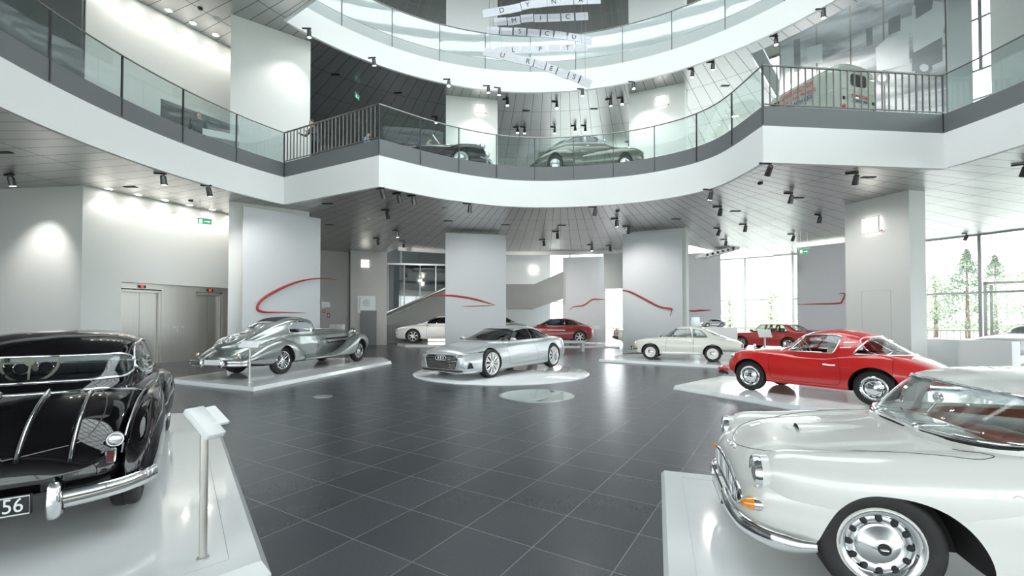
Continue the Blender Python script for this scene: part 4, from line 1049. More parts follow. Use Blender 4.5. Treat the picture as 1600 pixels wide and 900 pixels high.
# ------------------------------------------------------------------ black 1950s saloon in the left foreground, seen from behind
M['dark_lens'] = mat('dark red reflector', (.10,.01,.012), .1, coat=1)
paint('black paint', (.003,.003,.004), 0, .05, 0)
def black_saloon():
    s = Car('saloon_car', 'glossy black vintage saloon seen from behind, nearest car at left, with plate ending 556', 'black paint', 1)
    X = 1.425
    cv = dict(w=[(-2.06,.30),(-2.04,.46),(-1.97,.60),(-1.8,.68),(-1.4,.715),(-1,.73),(0,.74),(1,.68),(1.6,.55),(1.95,.3)],
        zb=[(-2.06,.36),(-1.9,.30),(-1.5,.26),(1.5,.24),(1.95,.36)], zw=[(-2.06,.41),(-1.5,.50),(0,.55),(1.95,.5)],
        zs=[(-2.06,.45),(-2.0,.52),(-1.85,.62),(-1.6,.735),(-1.3,.83),(-1,.88),(-.5,.92),(.6,.92),(1.2,.86),(1.7,.74),(1.95,.6)],
        zc=[(-2.06,.46),(-2.02,.57),(-1.92,.68),(-1.75,.79),(-1.5,.885),(-1.25,.945),(-1.0,.985),(-.5,1.0),(.6,1.0),(1.2,.94),(1.7,.82),(1.95,.64)],
        ws=[(-2.06,.9),(-1.6,.84),(-1,.86),(.6,.88),(1.95,.8)])
    s.body(cv, [], ([(.55,.52),(.55,-.52),(-.98,-.52),(-.98,.52)], .4), n=70, per=6)
    dv = dict(H=[(-1.30,.93),(-1.2,.99),(-1.05,1.085),(-.85,1.215),(-.62,1.325),(-.35,1.385),(0,1.405),(.3,1.36),(.55,1.22),(.75,1.03),(.85,.98)],
        wb=[(-1.30,.36),(-1.2,.48),(-1.0,.59),(-.7,.63),(0,.65),(.5,.60),(.85,.45)],
        wr=[(-1.30,.30),(-1.05,.47),(-.8,.53),(-.4,.57),(.2,.57),(.85,.38)],
        belt=[(-1.30,.91),(-.6,.94),(.85,.95)], cr=[(-1.3,.5),(-1,.30),(-.7,.28),(0,.24),(.85,.5)])
    rear = rpoly([(-.60,1.00),(.60,1.00),(.56,1.19),(-.56,1.19)], [.09,.09,.13,.13], 6)
    wind = rpoly([(-.58,1.02),(.58,1.02),(.48,1.28),(-.48,1.28)], .08)
    side = rpoly([(.52,1.0),(.32,1.27),(-.1,1.30),(-.55,1.26),(-.78,1.08),(-.72,1.0)], .05)
    s.greenhouse(dv, .80, [('rear_window','x',rear,-.55,-2),('windscreen','x',wind,.2,2),('side_window','y',side,.3,1.2)], trim='chrome', tr=.011, th=.04)
    s.line('waist_trim', [(-.66,.72),(-.95,.66),(-1.18,.50),(-1.30,.25),(-1.335,0),(-1.30,-.25),(-1.18,-.50),(-.95,-.66),(-.66,-.72)], 'T', 'chrome', .011, sm=True, off=.002)
    rk = [(-1.97,.70,.03,.30,.42),(-1.92,.71,.07,.26,.56),(-1.8,.72,.10,.22,.68),(-1.55,.725,.115,.17,.79),(-1.25,.725,.12,.16,.85),(-.9,.72,.11,.18,.875),(-.4,.70,.09,.22,.86),(.1,.67,.07,.26,.80),(.4,.66,.03,.3,.6)]
    fk = [(2.1,.58,.04,.42,.58),(2.0,.60,.10,.34,.74),(1.7,.62,.13,.28,.82),(1.3,.63,.14,.22,.84),(.8,.65,.12,.22,.78),(.3,.67,.08,.24,.62),(0,.67,.03,.28,.5)]
    for sd in (1, -1):
        b = blob_bm(rk, 1, 44, 30, 2.5, sd); s.bvh.append(bvh_of(b)); me = boolean(b, [poly_prism(arch_poly(-X,.34,.34,.42), 'y', sd*.5, sd*.79, 1)], 'DIFFERENCE', (s.p,'dark')); link('rear_wing', me, None, s.root, 45); b.free()
        b = blob_bm(fk, 1, 40, 28, 2.4, sd); s.bvh.append(bvh_of(b)); me = boolean(b, [poly_prism(arch_poly(X,.38,.38,.66), 'y', sd*.5, sd*1.2, 1)], 'DIFFERENCE', (s.p,'dark')); link('front_wing', me, None, s.root, 45); b.free()
        q = [(-1.94,sd*.645),(-1.6,sd*.665),(-1.2,sd*.67),(-.9,sd*.68)]
        s.line('wing_piping', q, 'T', 'alu', .006, sm=True, off=.004)
    # boot lid: pressed ribs with chrome strips, seam, handle
    for y in (.13, .37, -.13, -.37):
        rib = s.line('boot_rib', [(-1.29,y*1.0),(-1.55,y*1.02),(-2.02,y*1.05)], 'T', s.p, .026, sm=True, off=-.004, flat=.8)
        s.line('chrome_strip', [(-1.30,y*1.0),(-1.55,y*1.02),(-2.01,y*1.05)], 'T', 'chrome', .009, sm=True, off=.019, parent=rib[0])
    s.line('boot_seam', [(-1.16,.34),(-1.3,.46),(-1.6,.50),(-1.85,.46),(-1.955,.34),(-2.01,.0),(-1.955,-.34),(-1.85,-.46),(-1.6,-.50),(-1.3,-.46),(-1.16,-.34)], 'T', 'rail', .004, sm=True)
    s.line('boot_handle', [(-.07,.585),(.0,.60),(.07,.585)], 'B', 'chrome', .014, off=.02, sm=True)
    for sd in (1, -1):
        P, N = project(s.bvh, [(-1.83, sd*.60)], 'T', .01); p = P[0]; e = empty('tail_light', p); e.parent = s.root
        b = bmesh.new(); sph(b, (-.01,0,-.012), .06, (1.0,.95,.8), 24); bobj('housing', b, s.p, e, 60)
        b = bmesh.new(); lathe(b, [(.050,.0),(.056,-.02),(.050,-.035),(.042,-.035)], 28, 'x', (-.035,0,.0)); bobj('bezel', b, 'chrome', e, 60)
        b = bmesh.new(); sph(b, (-.06,0,0), .044, (.35,1,1), 20); bobj('lens', b, 'lamp_glass', e, 60)
        P, N = project(s.bvh, [(sd*.585,.52)], 'B', .006); p = P[0]; e = empty('reflector', p); e.parent = s.root
        b = bmesh.new(); box(b, (0,0,0), (.03,.065,.10), Matrix.Rotation(.35,3,'Y'), .008); bobj('bezel', b, 'chrome', e, 50)
        b = bmesh.new(); box(b, (-.012,0,-.003), (.02,.045,.078), Matrix.Rotation(.35,3,'Y'), .004); bobj('lens', b, 'dark_lens', e)
        # bumper halves, overriders
        b = bmesh.new(); bumper(b, [(-2.16,sd*.39,.32),(-2.13,sd*.53,.325),(-2.06,sd*.67,.33),(-1.95,sd*.78,.335),(-1.84,sd*.83,.335)], .055, .38, 14); bobj('rear_bumper', b, 'chrome', s.root, 50)
        b = bmesh.new(); bumper(b, [(-2.178,sd*.39,.32),(-2.148,sd*.53,.325),(-2.078,sd*.68,.33),(-1.965,sd*.79,.335)], .022, .5, 8); bobj('bumper_groove', b, 'rail', s.root, 50)
        b = bmesh.new(); lathe(b, [(0,-.12),(.028,-.115),(.038,-.09),(.04,0),(.036,.08),(.024,.115),(0,.12)], 20, 'z', (-2.19, sd*.35, .335)); bobj('overrider', b, 'chrome', s.root, 60)
    e = s.one('number_plate', lambda b: box(b, (-2.17,0,.335), (.02,.50,.125), None, .006), 'dark', 30)
    b = bmesh.new(); tube(b, [(-2.183,-.24,.28),(-2.183,.24,.28),(-2.183,.24,.39),(-2.183,-.24,.39)], .004, 6, True); bobj('plate_border', b, 'white_edge', e)
    text_obj('plate_digits', '556', .125, 'white_edge', frame_mtx((-2.182,-.215,.335), (0,-1,0), (0,0,1)), e, .0015, 'RIGHT', .78)
    s.one('dashboard', lambda b: (box(b, (.60,0,.96), (.2,1.1,.12), None, .04), cyl(b, (.49,.28,.99),(.52,.28,.99),.06), cyl(b, (.49,.46,.99),(.52,.46,.99),.06)), 'cloth_dark', 50)
    s.one('instrument_rings', lambda b: [tube(b, [(.485,y+.06*math.cos(a),.99+.06*math.sin(a)) for a in [2*PI*k/20 for k in range(20)]], .005, 6, True) for y in (.28,.46)], 'chrome')
    s.steering(.34, .36, 1.06, .21, 'cream', .35); s.seats([-.1], .36, .35, 'seat_dark', .93, .6)
    s.one('rear_view_mirror', lambda b: box(b, (.40,0,1.25), (.02,.2,.06), None, .01), 'lamp_dark')
    s.one('exhaust', lambda b: cyl(b, (-1.7,-.35,.24), (-2.08,-.35,.22), .025), 'rail')
    s.wheels(X, -X, .63, .33, .20, 'disc', .17)
    h = Vector((-.562,.827)).normalized(); o = Vector((-3.30,2.75)) + h*2.10
    s.root.location = (o.x, o.y, .1); s.root.rotation_euler = (0,0,math.atan2(h.y, h.x)); return s
black_saloon()
# ------------------------------------------------------------------ silver pre-war coupe
paint('silver green paint', (.30,.335,.325), .75, .3)
def silver_vintage():
    s = Car('vintage_coupe_car', 'silver-grey streamlined pre-war coupe with long bonnet and wire wheels, seen from behind', 'silver green paint', 1)
    X = 1.94
    cv = dict(w=[(-3.32,.22),(-3.25,.34),(-3.0,.47),(-2.5,.58),(-2,.66),(-1.2,.73),(-.4,.72),(.2,.62),(1,.50),(1.8,.40),(2.1,.36),(2.16,.30)],
        zb=[(-3.32,.42),(-2.9,.36),(-2,.34),(2,.34),(2.16,.42)], zw=[(-3.32,.5),(-2,.66),(0,.74),(2.16,.75)],
        zs=[(-3.32,.56),(-3.1,.66),(-2.6,.84),(-2,1.0),(-1,1.06),(0,1.06),(1,1.06),(2.05,1.0),(2.16,.9)],
        zc=[(-3.32,.58),(-3.2,.70),(-3.0,.82),(-2.6,1.0),(-2.2,1.12),(-1.5,1.2),(-.2,1.22),(.4,1.21),(1.2,1.20),(2.0,1.16),(2.16,1.05)],
        ws=[(-3.32,.85),(-1,.92),(.5,.82),(2.16,.8)], sill=[(-3.32,.9),(2.16,.9)])
    s.body(cv, [], ([(-.35,.50),(-.35,-.50),(-1.7,-.50),(-1.7,.50)], .5), n=64, per=5)
    dv = dict(H=[(-2.75,.90),(-2.5,1.06),(-2.1,1.28),(-1.7,1.46),(-1.3,1.57),(-.9,1.60),(-.55,1.57),(-.35,1.48),(-.15,1.26),(-.05,1.18)],
        wb=[(-2.75,.25),(-2.4,.44),(-2,.56),(-1.4,.66),(-.6,.66),(-.2,.58),(-.05,.5)], wr=[(-2.75,.22),(-2.3,.36),(-1.7,.48),(-1.1,.56),(-.5,.56),(-.05,.46)],
        belt=[(-2.75,.88),(-2,1.05),(-1.2,1.10),(-.05,1.12)], cr=[(-2.75,.5),(-1.8,.34),(-1,.24),(-.4,.2),(-.05,.5)])
    side = rpoly([(-.58,1.14),(-.62,1.42),(-.95,1.475),(-1.25,1.43),(-1.50,1.28),(-1.50,1.14)], [.03,.06,.08,.10,.06,.03])
    vent = rpoly([(-.32,1.15),(-.42,1.36),(-.53,1.40),(-.53,1.15)], .02)
    rear = rpoly([(-.20,1.27),(.20,1.27),(.18,1.40),(-.18,1.40)], .07, 5)
    wind = rpoly([(-.48,1.20),(.48,1.20),(.44,1.44),(-.44,1.44)], .05)
    s.greenhouse(dv, .95, [('side_window','y',side,.3,1.2),('quarter_light','y',vent,.3,1.2),('rear_window','x',rear,-1.2,-3),('windscreen','x',wind,-.5,1)], trim='chrome', tr=.009)
    roof = [(-.50,-.36),(-.50,.36),(-1.65,.30),(-1.65,-.30)]
    b = bmesh.new(); nx, ny = 14, 8; gr = []
    for i in range(nx+1):
        row = []
        for j in range(ny+1):
            u = i/nx; x = -.52-1.15*u; y = (-1+2*j/ny)*(.37-.07*u); p = project(s.bvh, [(x,y)], 'T', .006)[0]; row.append(b.verts.new(p[0]))
        gr.append(row)
    for i in range(nx):
        for j in range(ny): b.faces.new((gr[i][j], gr[i+1][j], gr[i+1][j+1], gr[i][j+1]))
    bobj('fabric_roof_panel', b, 'cloth_dark', s.root, 60)
    rk = [(-3.18,.66,.04,.42,.50),(-3.05,.68,.13,.38,.60),(-2.75,.70,.18,.34,.76),(-2.35,.715,.20,.30,.91),(-1.95,.72,.21,.30,.97),(-1.6,.72,.20,.30,.92),(-1.3,.72,.17,.30,.76),(-1.08,.72,.12,.30,.58),(-.98,.72,.05,.30,.44)]
    fk = [(2.58,.70,.05,.50,.70),(2.50,.71,.14,.44,.86),(2.3,.72,.18,.38,.99),(2.05,.73,.19,.34,1.03),(1.8,.73,.19,.32,1.0),(1.5,.73,.18,.30,.87),(1.2,.73,.17,.30,.70),(.85,.73,.16,.30,.53),(.5,.73,.14,.30,.42),(.35,.73,.12,.30,.38)]
    for sd in (1, -1):
        for nm, kk, xx, top in (('rear_wing', rk, -X, .80), ('front_wing', fk, X, .82)):
            b = blob_bm(kk, 1, 44, 26, 2.5, sd); s.bvh.append(bvh_of(b)); me = boolean(b, [poly_prism(arch_poly(xx,.44,.44,top), 'y', sd*.55, sd*1.3, 1)], 'DIFFERENCE', (s.p,'dark')); link(nm, me, None, s.root, 45); b.free()
        s.line('wing_edge', [(x_, z_) for x_, z_ in arch_poly(X,.45,.45,.83) if z_ > .3], 'L' if sd > 0 else 'R', s.p, .012, off=.0)
    s.mir('running_board', lambda b, d: box(b, (-.3, d*.74, .335), (1.5,.24,.05), None, .02), s.p, 40)
    s.one('chassis', lambda b: (box(b, (0,0,.30), (4.4,.8,.12)), cyl(b, (-X,-.7,.39),(-X,.7,.39),.05), cyl(b, (X,-.7,.39),(X,.7,.39),.05), box(b, (-2.75,0,.33), (.6,.5,.14), None, .05)), 'dark')
    s.line('door_seam', rpoly([(-.30,1.12),(-.22,.45),(-1.38,.45),(-1.42,1.10)], .06), 'S')
    s.line('waist_trim', [(2.0,1.02),(0,1.09),(-1.6,1.05),(-2.6,.83)], 'S', s.p, .01, sm=True)
    s.line('bonnet_seam', [(2.1,0),(-.1,0)], 'T', 'chrome', .008, off=.003)
    s.mir('bonnet_louvres', lambda b, d: [box(b, (.95, d*(.565-.02*k*0), .90-.13*k), (1.5-.3*k,.03,.05), Matrix.Rotation(-d*.115,3,'Z'), .008) for k in range(2)], 'dark', 40)
    s.mir('louvre_trim', lambda b, d: [tube(b, [(1.70-.15*k, d*.50, .935-.13*k),(.20+.15*k, d*.672, .935-.13*k)], .010) for k in range(2)], 'chrome', 40)
    s.mir('headlight', lambda b, d: (lathe(b, [(0,-.16),(.06,-.14),(.11,-.05),(.12,.02),(.11,.04),(.0,.055)], 24, 'x', (2.12, d*.42, 1.09)), cyl(b, (2.08,d*.42,.8),(2.08,d*.42,1.0),.02)), 'chrome')
    s.one('horn_and_badges', lambda b: (sph(b, (2.2,0,1.12), .05), sph(b, (2.24,.2,.95), .06), sph(b, (2.24,-.2,.95), .06)), 'chrome')
    s.one('radiator_grille', lambda b: [box(b, (2.19,y*.03,.75), (.03,.012,.62)) for y in range(-9, 10)], 'chrome')
    s.line('door_handle', [(-1.22,.98),(-1.36,.98)], 'S', 'chrome', .014, off=.02)
    # round cover with chrome rim on the tail
    Pc, Nc = project(s.bvh, [(-2.84,0)], 'T', .0); n_ = Nc[0]; q = Vector((0,0,1)).rotation_difference(n_).to_matrix().to_4x4(); q.translation = Pc[0]
    b = bmesh.new(); lathe(b, [(.40,-.05),(.40,.05),(.375,.085),(.36,.08)], 40, 'z'); b.transform(q); cv_ = bobj('spare_wheel_cover', b, s.p, s.root, 45)
    b = bmesh.new(); lathe(b, [(.36,.075),(.33,.095),(.22,.115),(.1,.14),(0,.145)], 40, 'z'); b.transform(q); bobj('cover_disc', b, s.p, cv_, 45)
    b = bmesh.new(); tube(b, [(.385*math.cos(a),.385*math.sin(a),.085) for a in [2*PI*k/40 for k in range(40)]], .010, 6, True); tube(b, [(.20*math.cos(a),.20*math.sin(a),.125) for a in [2*PI*k/30 for k in range(30)]], .009, 6, True)
    for k in range(10):
        a = 2*PI*k/10; tube(b, [(.08*math.cos(a),.08*math.sin(a),.15),(.19*math.cos(a),.19*math.sin(a),.128)], .010, 6)
    sph(b, (0,0,.15), .06); b.transform(q); bobj('cover_trim', b, 'chrome', cv_, 60)
    s.one('tail_lamp_post', lambda b: (cyl(b, (-2.25,-.0,1.15),(-2.28,0,1.30),.02), sph(b, (-2.28,0,1.33), .045)), 'chrome')
    s.mir('tail_light', lambda b, d: (cyl(b, (-3.2,d*.60,.55),(-3.27,d*.60,.60),.03), sph(b, (-3.28,d*.60,.62), .05)), 'chrome')
    s.mir('tail_lens', lambda b, d: sph(b, (-3.31,d*.60,.62), .035, (.6,1,1)), 'amber')
    for sd in (1, -1):
        for dz in (-.035, .035):
            b = bmesh.new(); bumper(b, [(-3.44,sd*.27,.42+dz),(-3.42,sd*.5,.42+dz),(-3.36,sd*.72,.42+dz),(-3.22,sd*.88,.42+dz)], .036, .6, 10); bobj('rear_bumper', b, 'chrome', s.root, 60)
    s.mir('overrider', lambda b, d: sph(b, (-3.47,d*.3,.42), .05, (.7,.6,2.0)), 'chrome')
    pl = s.one('number_plate', lambda b: box(b, (-3.42,0,.44), (.015,.50,.13), None, .004), 'white_gloss')
    s.seats([-1.2], .3, .5, 'seat_dark', 1.2, .44); s.steering(-.65, .3, 1.2, .2, 'dark')
    s.wheels(X, -X, .72, .39, .25, 'wire', .17)
    s.place(G(442.5,584.5,.1), G(561,564.5,.1), -1, .80, .1); return s
silver_vintage()
# ------------------------------------------------------------------ silver concept coupe on the disc
paint('bright silver paint', (.53,.56,.575), .6, .32, .5)
def concept():
    sx = 3.406/2.94; s = Car('concept_coupe_car', 'silver concept coupe with wide slatted grille and four-ring badge, on the white floor disc', 'bright silver paint', sx, interior='seat_dark'); X = 1.47
    cv = dict(w=[(2.33,.64),(2.31,.74),(2.24,.82),(2.05,.90),(1.8,.945),(X,.965),(.6,.945),(0,.93),(-.7,.95),(-X,.98),(-2.0,.94),(-2.35,.82),(-2.46,.66)],
        zb=[(2.33,.24),(2.2,.17),(1.8,.16),(-1.8,.17),(-2.2,.24),(-2.46,.36)], zw=[(2.33,.40),(1.5,.50),(0,.42),(-1.5,.52),(-2.46,.55)],
        zs=[(2.33,.60),(2.25,.66),(2.05,.72),(1.8,.77),(X,.82),(.8,.86),(0,.90),(-.8,.92),(-X,.95),(-2.0,.95),(-2.35,.90),(-2.46,.82)],
        zc=[(2.33,.62),(2.27,.70),(2.1,.78),(1.8,.85),(1.3,.91),(.9,.95),(-1,1.0),(-1.8,1.02),(-2.3,.99),(-2.46,.86)],
        ws=[(2.33,.90),(1.8,.86),(.8,.88),(-1,.86),(-2.46,.86)], sill=[(2.33,.95),(1.9,.97),(.8,.985),(-.8,.985),(-2.46,.95)])
    s.body(cv, [(X,.385,.425,.62,1.4),(-X,.385,.425,.62,1.4)], ([(.70,.60),(.70,-.60),(-1.4,-.58),(-1.4,.58)], .4), n=70, per=5)
    dv = dict(H=[(1.12,.955),(.95,1.01),(.6,1.16),(.25,1.285),(-.1,1.36),(-.5,1.39),(-.95,1.365),(-1.35,1.27),(-1.75,1.14),(-2.05,1.05),(-2.2,1.0)],
        wb=[(1.12,.48),(.9,.68),(.5,.79),(0,.83),(-.8,.82),(-1.4,.76),(-1.9,.62),(-2.2,.4)], wr=[(1.12,.44),(.8,.54),(.3,.60),(-.4,.62),(-1,.58),(-1.6,.48),(-2.2,.3)],
        belt=[(1.12,.92),(.4,.94),(-.9,.96),(-2.2,.97)], cr=[(1.12,.5),(.5,.26),(-.3,.18),(-1,.22),(-2.2,.5)])
    f1 = rpoly([(.80,.965),(.50,1.11),(.12,1.235),(-.28,1.29),(-.42,1.295),(-.42,.985)], [.02,.1,.1,.05,.01,.01])
    f2 = rpoly([(-.46,.985),(-.46,1.295),(-.85,1.27),(-1.25,1.16),(-1.52,1.045),(-1.46,1.0)], [.01,.01,.1,.1,.02,.02])
    wind = rpoly([(-.70,.975),(.70,.975),(.57,1.295),(-.57,1.295)], .07); rear = rpoly([(-.52,1.08),(.52,1.08),(.45,1.31),(-.45,1.31)], .06)
    s.greenhouse(dv, .8, [('side_window','y',f1,.3,1.2),('rear_side_window','y',f2,.3,1.2),('windscreen','x',wind,.18,3),('rear_window','x',rear,-1.1,-3.5)], 'glass_dark', trim='dark', tr=.008)
    # six-sided grille with horizontal blades
    hexa = [(-.60,.56),(-.50,.645),(.50,.645),(.60,.56),(.52,.29),(.44,.255),(-.44,.255),(-.52,.29)]
    b = bmesh.new(); bmx = []
    g = s.patch('grille', hexa, 'F', 'dark', .005)
    s.line('grille_surround', hexa, 'F', 'alu', .013, True, .04)
    for k in range(9):
        z = .285+k*.042
        hw = .49+.11*min(1,(z-.27)/.27) if z < .56 else .60-.11*(z-.56)/.085
        s.line('grille_blade', [(-hw,z),(hw,z)], 'F', 'chrome', .0075, step=.05, off=.010, flat=.8, parent=g)
    rings_emblem(s, None, 0, .56, .058, 'F', 'chrome', .009)
    for sd in (1, -1):
        q = [(sd*.58,.655),(sd*.66,.665),(sd*.80,.70),(sd*.90,.735),(sd*.885,.70),(sd*.78,.665),(sd*.66,.635)]
        h = s.patch('headlight', q, 'F', 'dark', .006, .03) or s.root
        s.line('light_blade', [(sd*.66,.655),(sd*.78,.672),(sd*.86,.70)], 'F', 'lamp_glass', .006, off=.010, parent=h)
        s.line('light_blade', [(sd*.66,.642),(sd*.78,.662)], 'F', 'lamp_glass', .008, off=.012, parent=h)
        q = [(sd*.80,.30),(sd*.845,.47),(sd*.875,.44),(sd*.885,.31)]
        s.patch('air_intake', q, 'F', 'dark', .006, .03)
        s.line('intake_blade', [(sd*.55,.30),(sd*.80,.29),(sd*.84,.47)], 'F', s.p, .014, off=.008)
    s.line('front_lip', [(-.88,.215),(-.5,.20),(.5,.20),(.88,.215)], 'F', 'alu', .02, step=.06, off=.01)
    s.line('lower_intake', [(-.72,.238),(.72,.238)], 'F', 'dark', .018, step=.05, off=.004)
    for sd in (1, -1):
        s.line('bonnet_crease', [(2.15,sd*.50),(1.6,sd*.56),(1.0,sd*.62)], 'T', s.p, .008, off=-.001)
        s.line('bonnet_crease', [(2.2,sd*.16),(1.75,sd*.22)], 'T', s.p, .006, off=-.001)
    s.line('door_seam', rpoly([(.80,.93),(.72,.30),(-.58,.30),(-.66,.45),(-.52,.94)], .06), 'S', 'seam', .003)
    s.line('sill_trim', [(.98,.235),(-.95,.255)], 'S', 'alu', .018); s.line('lower_crease', [(.95,.36),(0,.41),(-.9,.50)], 'S', s.p, .008, off=-.001)
    s.mir('wing_mirror', lambda b, d: (sph(b, (.62*sx, d*.97, 1.0), .1, (.6,1.15,.55)), tube(b, [(.66*sx,d*.83,.93),(.64*sx,d*.95,.97)], .02)), s.p)
    s.mir('tail_light', lambda b, d: box(b, (-2.44*sx, d*.5, .78), (.03,.42,.05), Matrix.Rotation(-d*.1,3,'Z'), .01), 'tail')
    s.line('number_plate', [(-.12,.20),(.12,.20)], 'F', 'lamp_dark', .01)
    s.seats([-.25,-1.0], .38, .35, 'seat_dark', 1.12, .5); s.steering(.35, .38, .98, .18)
    s.one('dashboard', lambda b: box(b, (.72*sx,0,.92), (.4,1.2,.08), None, .03), 'seat_dark', 50)
    s.wheels(X, -X, .845, .385, .305, 'alloy10', .26)
    s.place(G(865,573,.03), G(769,590,.03), 1, .95, .03); return s
concept()
# ------------------------------------------------------------------ cream rear-engined coupe
paint('cream paint', (.74,.735,.66), 0, .3)
def little_coupe(label, pn, sx=2.147/2.0, name='coupe_car', ww='cream'):
    s = Car(name, label, pn, sx, interior='cream'); X = 1.0
    cv = dict(w=[(1.60,.42),(1.57,.52),(1.45,.64),(1.0,.71),(0,.74),(-1,.73),(-1.6,.66),(-1.85,.56),(-1.92,.42)],
        zb=[(1.60,.36),(1.4,.26),(.9,.22),(-1,.24),(-1.6,.30),(-1.92,.40)], zw=[(1.60,.5),(0,.52),(-1.92,.55)],
        zs=[(1.60,.62),(1.5,.70),(1.2,.75),(.6,.78),(-.6,.80),(-1.3,.78),(-1.8,.70),(-1.92,.62)],
        zc=[(1.60,.64),(1.5,.73),(1.2,.80),(.7,.85),(-.8,.88),(-1.3,.85),(-1.8,.74),(-1.92,.64)], ws=[(1.60,.9),(.5,.92),(-1,.93),(-1.92,.92)])
    s.body(cv, [(X,.30,.34,.48,1.2),(-X,.30,.33,.48,1.2)], ([(.36,.5),(.36,-.5),(-.7,-.5),(-.7,.5)], .4))
    dv = dict(H=[(.74,.84),(.6,.90),(.38,1.06),(.18,1.20),(0,1.255),(-.3,1.275),(-.62,1.25),(-.9,1.12),(-1.2,.97),(-1.6,.80),(-1.75,.74)],
        wb=[(.74,.45),(.55,.58),(.2,.66),(-.5,.66),(-1,.60),(-1.5,.52),(-1.75,.4)], wr=[(.74,.4),(.3,.49),(-.3,.52),(-.7,.50),(-1.1,.42),(-1.75,.3)],
        belt=[(.74,.82),(-.8,.83),(-1.4,.78),(-1.75,.70)], cr=[(.74,.5),(.2,.22),(-.4,.2),(-.9,.26),(-1.75,.5)])
    side = rpoly([(.46,.87),(.18,1.155),(-.30,1.18),(-.36,.87)], [.02,.05,.03,.02]); rq = rpoly([(-.41,.87),(-.38,1.17),(-.62,1.13),(-.80,.97),(-.84,.87)], [.02,.03,.08,.06,.02])
    wind = rpoly([(-.56,.87),(.56,.87),(.46,1.18),(-.46,1.18)], .06); rear = rpoly([(-.46,.95),(.46,.95),(.42,1.18),(-.42,1.18)], .05)
    s.greenhouse(dv, .65, [('side_window','y',side,.3,1.1),('rear_quarter_window','y',rq,.3,1.1),('windscreen','x',wind,.1,2),('rear_window','x',rear,-.75,-2.2)], trim='rail', tr=.009)
    s.line('door_seam', rpoly([(.44,.86),(.50,.30),(-.40,.30),(-.42,.86)], .04), 'S'); s.line('sill_trim', [(.62,.30),(-.62,.30)], 'S', 'chrome', .010)
    s.line('door_handle', [(-.24,.72),(-.36,.72)], 'S', 'chrome', .014, off=.02); s.line('side_trim', [(1.25,.60),(-1.5,.60)], 'S', pn, .006)
    s.mir('headlight', lambda b, d: (lathe(b, [(.085,-.05),(.095,.0),(.085,.02)], 24, 'x', (1.55*sx, d*.48, .62)), sph(b, (1.56*sx, d*.48, .62), .08, (.35,1,1))), 'chrome')
    s.mir('indicator_light', lambda b, d: sph(b, (1.58*sx, d*.50, .48), .04), 'amber')
    s.mir('tail_light', lambda b, d: sph(b, (-1.88*sx, d*.52, .58), .05, (.6,.7,1.6)), 'tail')
    s.one('front_bumper', lambda b: bumper(b, [(1.45*sx,.70,.40),(1.66*sx,.5,.40),(1.70*sx,0,.40),(1.66*sx,-.5,.40),(1.45*sx,-.70,.40)], .04), 'chrome')
    s.one('rear_bumper', lambda b: bumper(b, [(-1.3*sx,.76,.42),(-1.85*sx,.62,.42),(-2.0*sx,0,.42),(-1.85*sx,-.62,.42),(-1.3*sx,-.76,.42)], .035), 'rail')
    s.mir('bumper_guard', lambda b, d: box(b, (1.72*sx, d*.25, .40), (.06,.05,.18), None, .015), 'lamp_dark', 50)
    s.seats([-.2], .3, .35, 'cream', .95, .42); s.steering(.22, .3, .88, .18)
    s.one('wiper', lambda b: (sph(b,(.70*sx,.2,.87),.03), tube(b, [(.66*sx,.2,.89),(.55*sx,.45,.95)], .01)), 'lamp_dark')
    s.wheels(X, -X, .62, .29, .19, ww, .15); return s
little_coupe('small cream rear-engined coupe with glazed fastback, on white platform right of the screen', 'cream paint').place(G(1113.7,565.7,.1), G(1016,562,.1), 1, .69, .1)
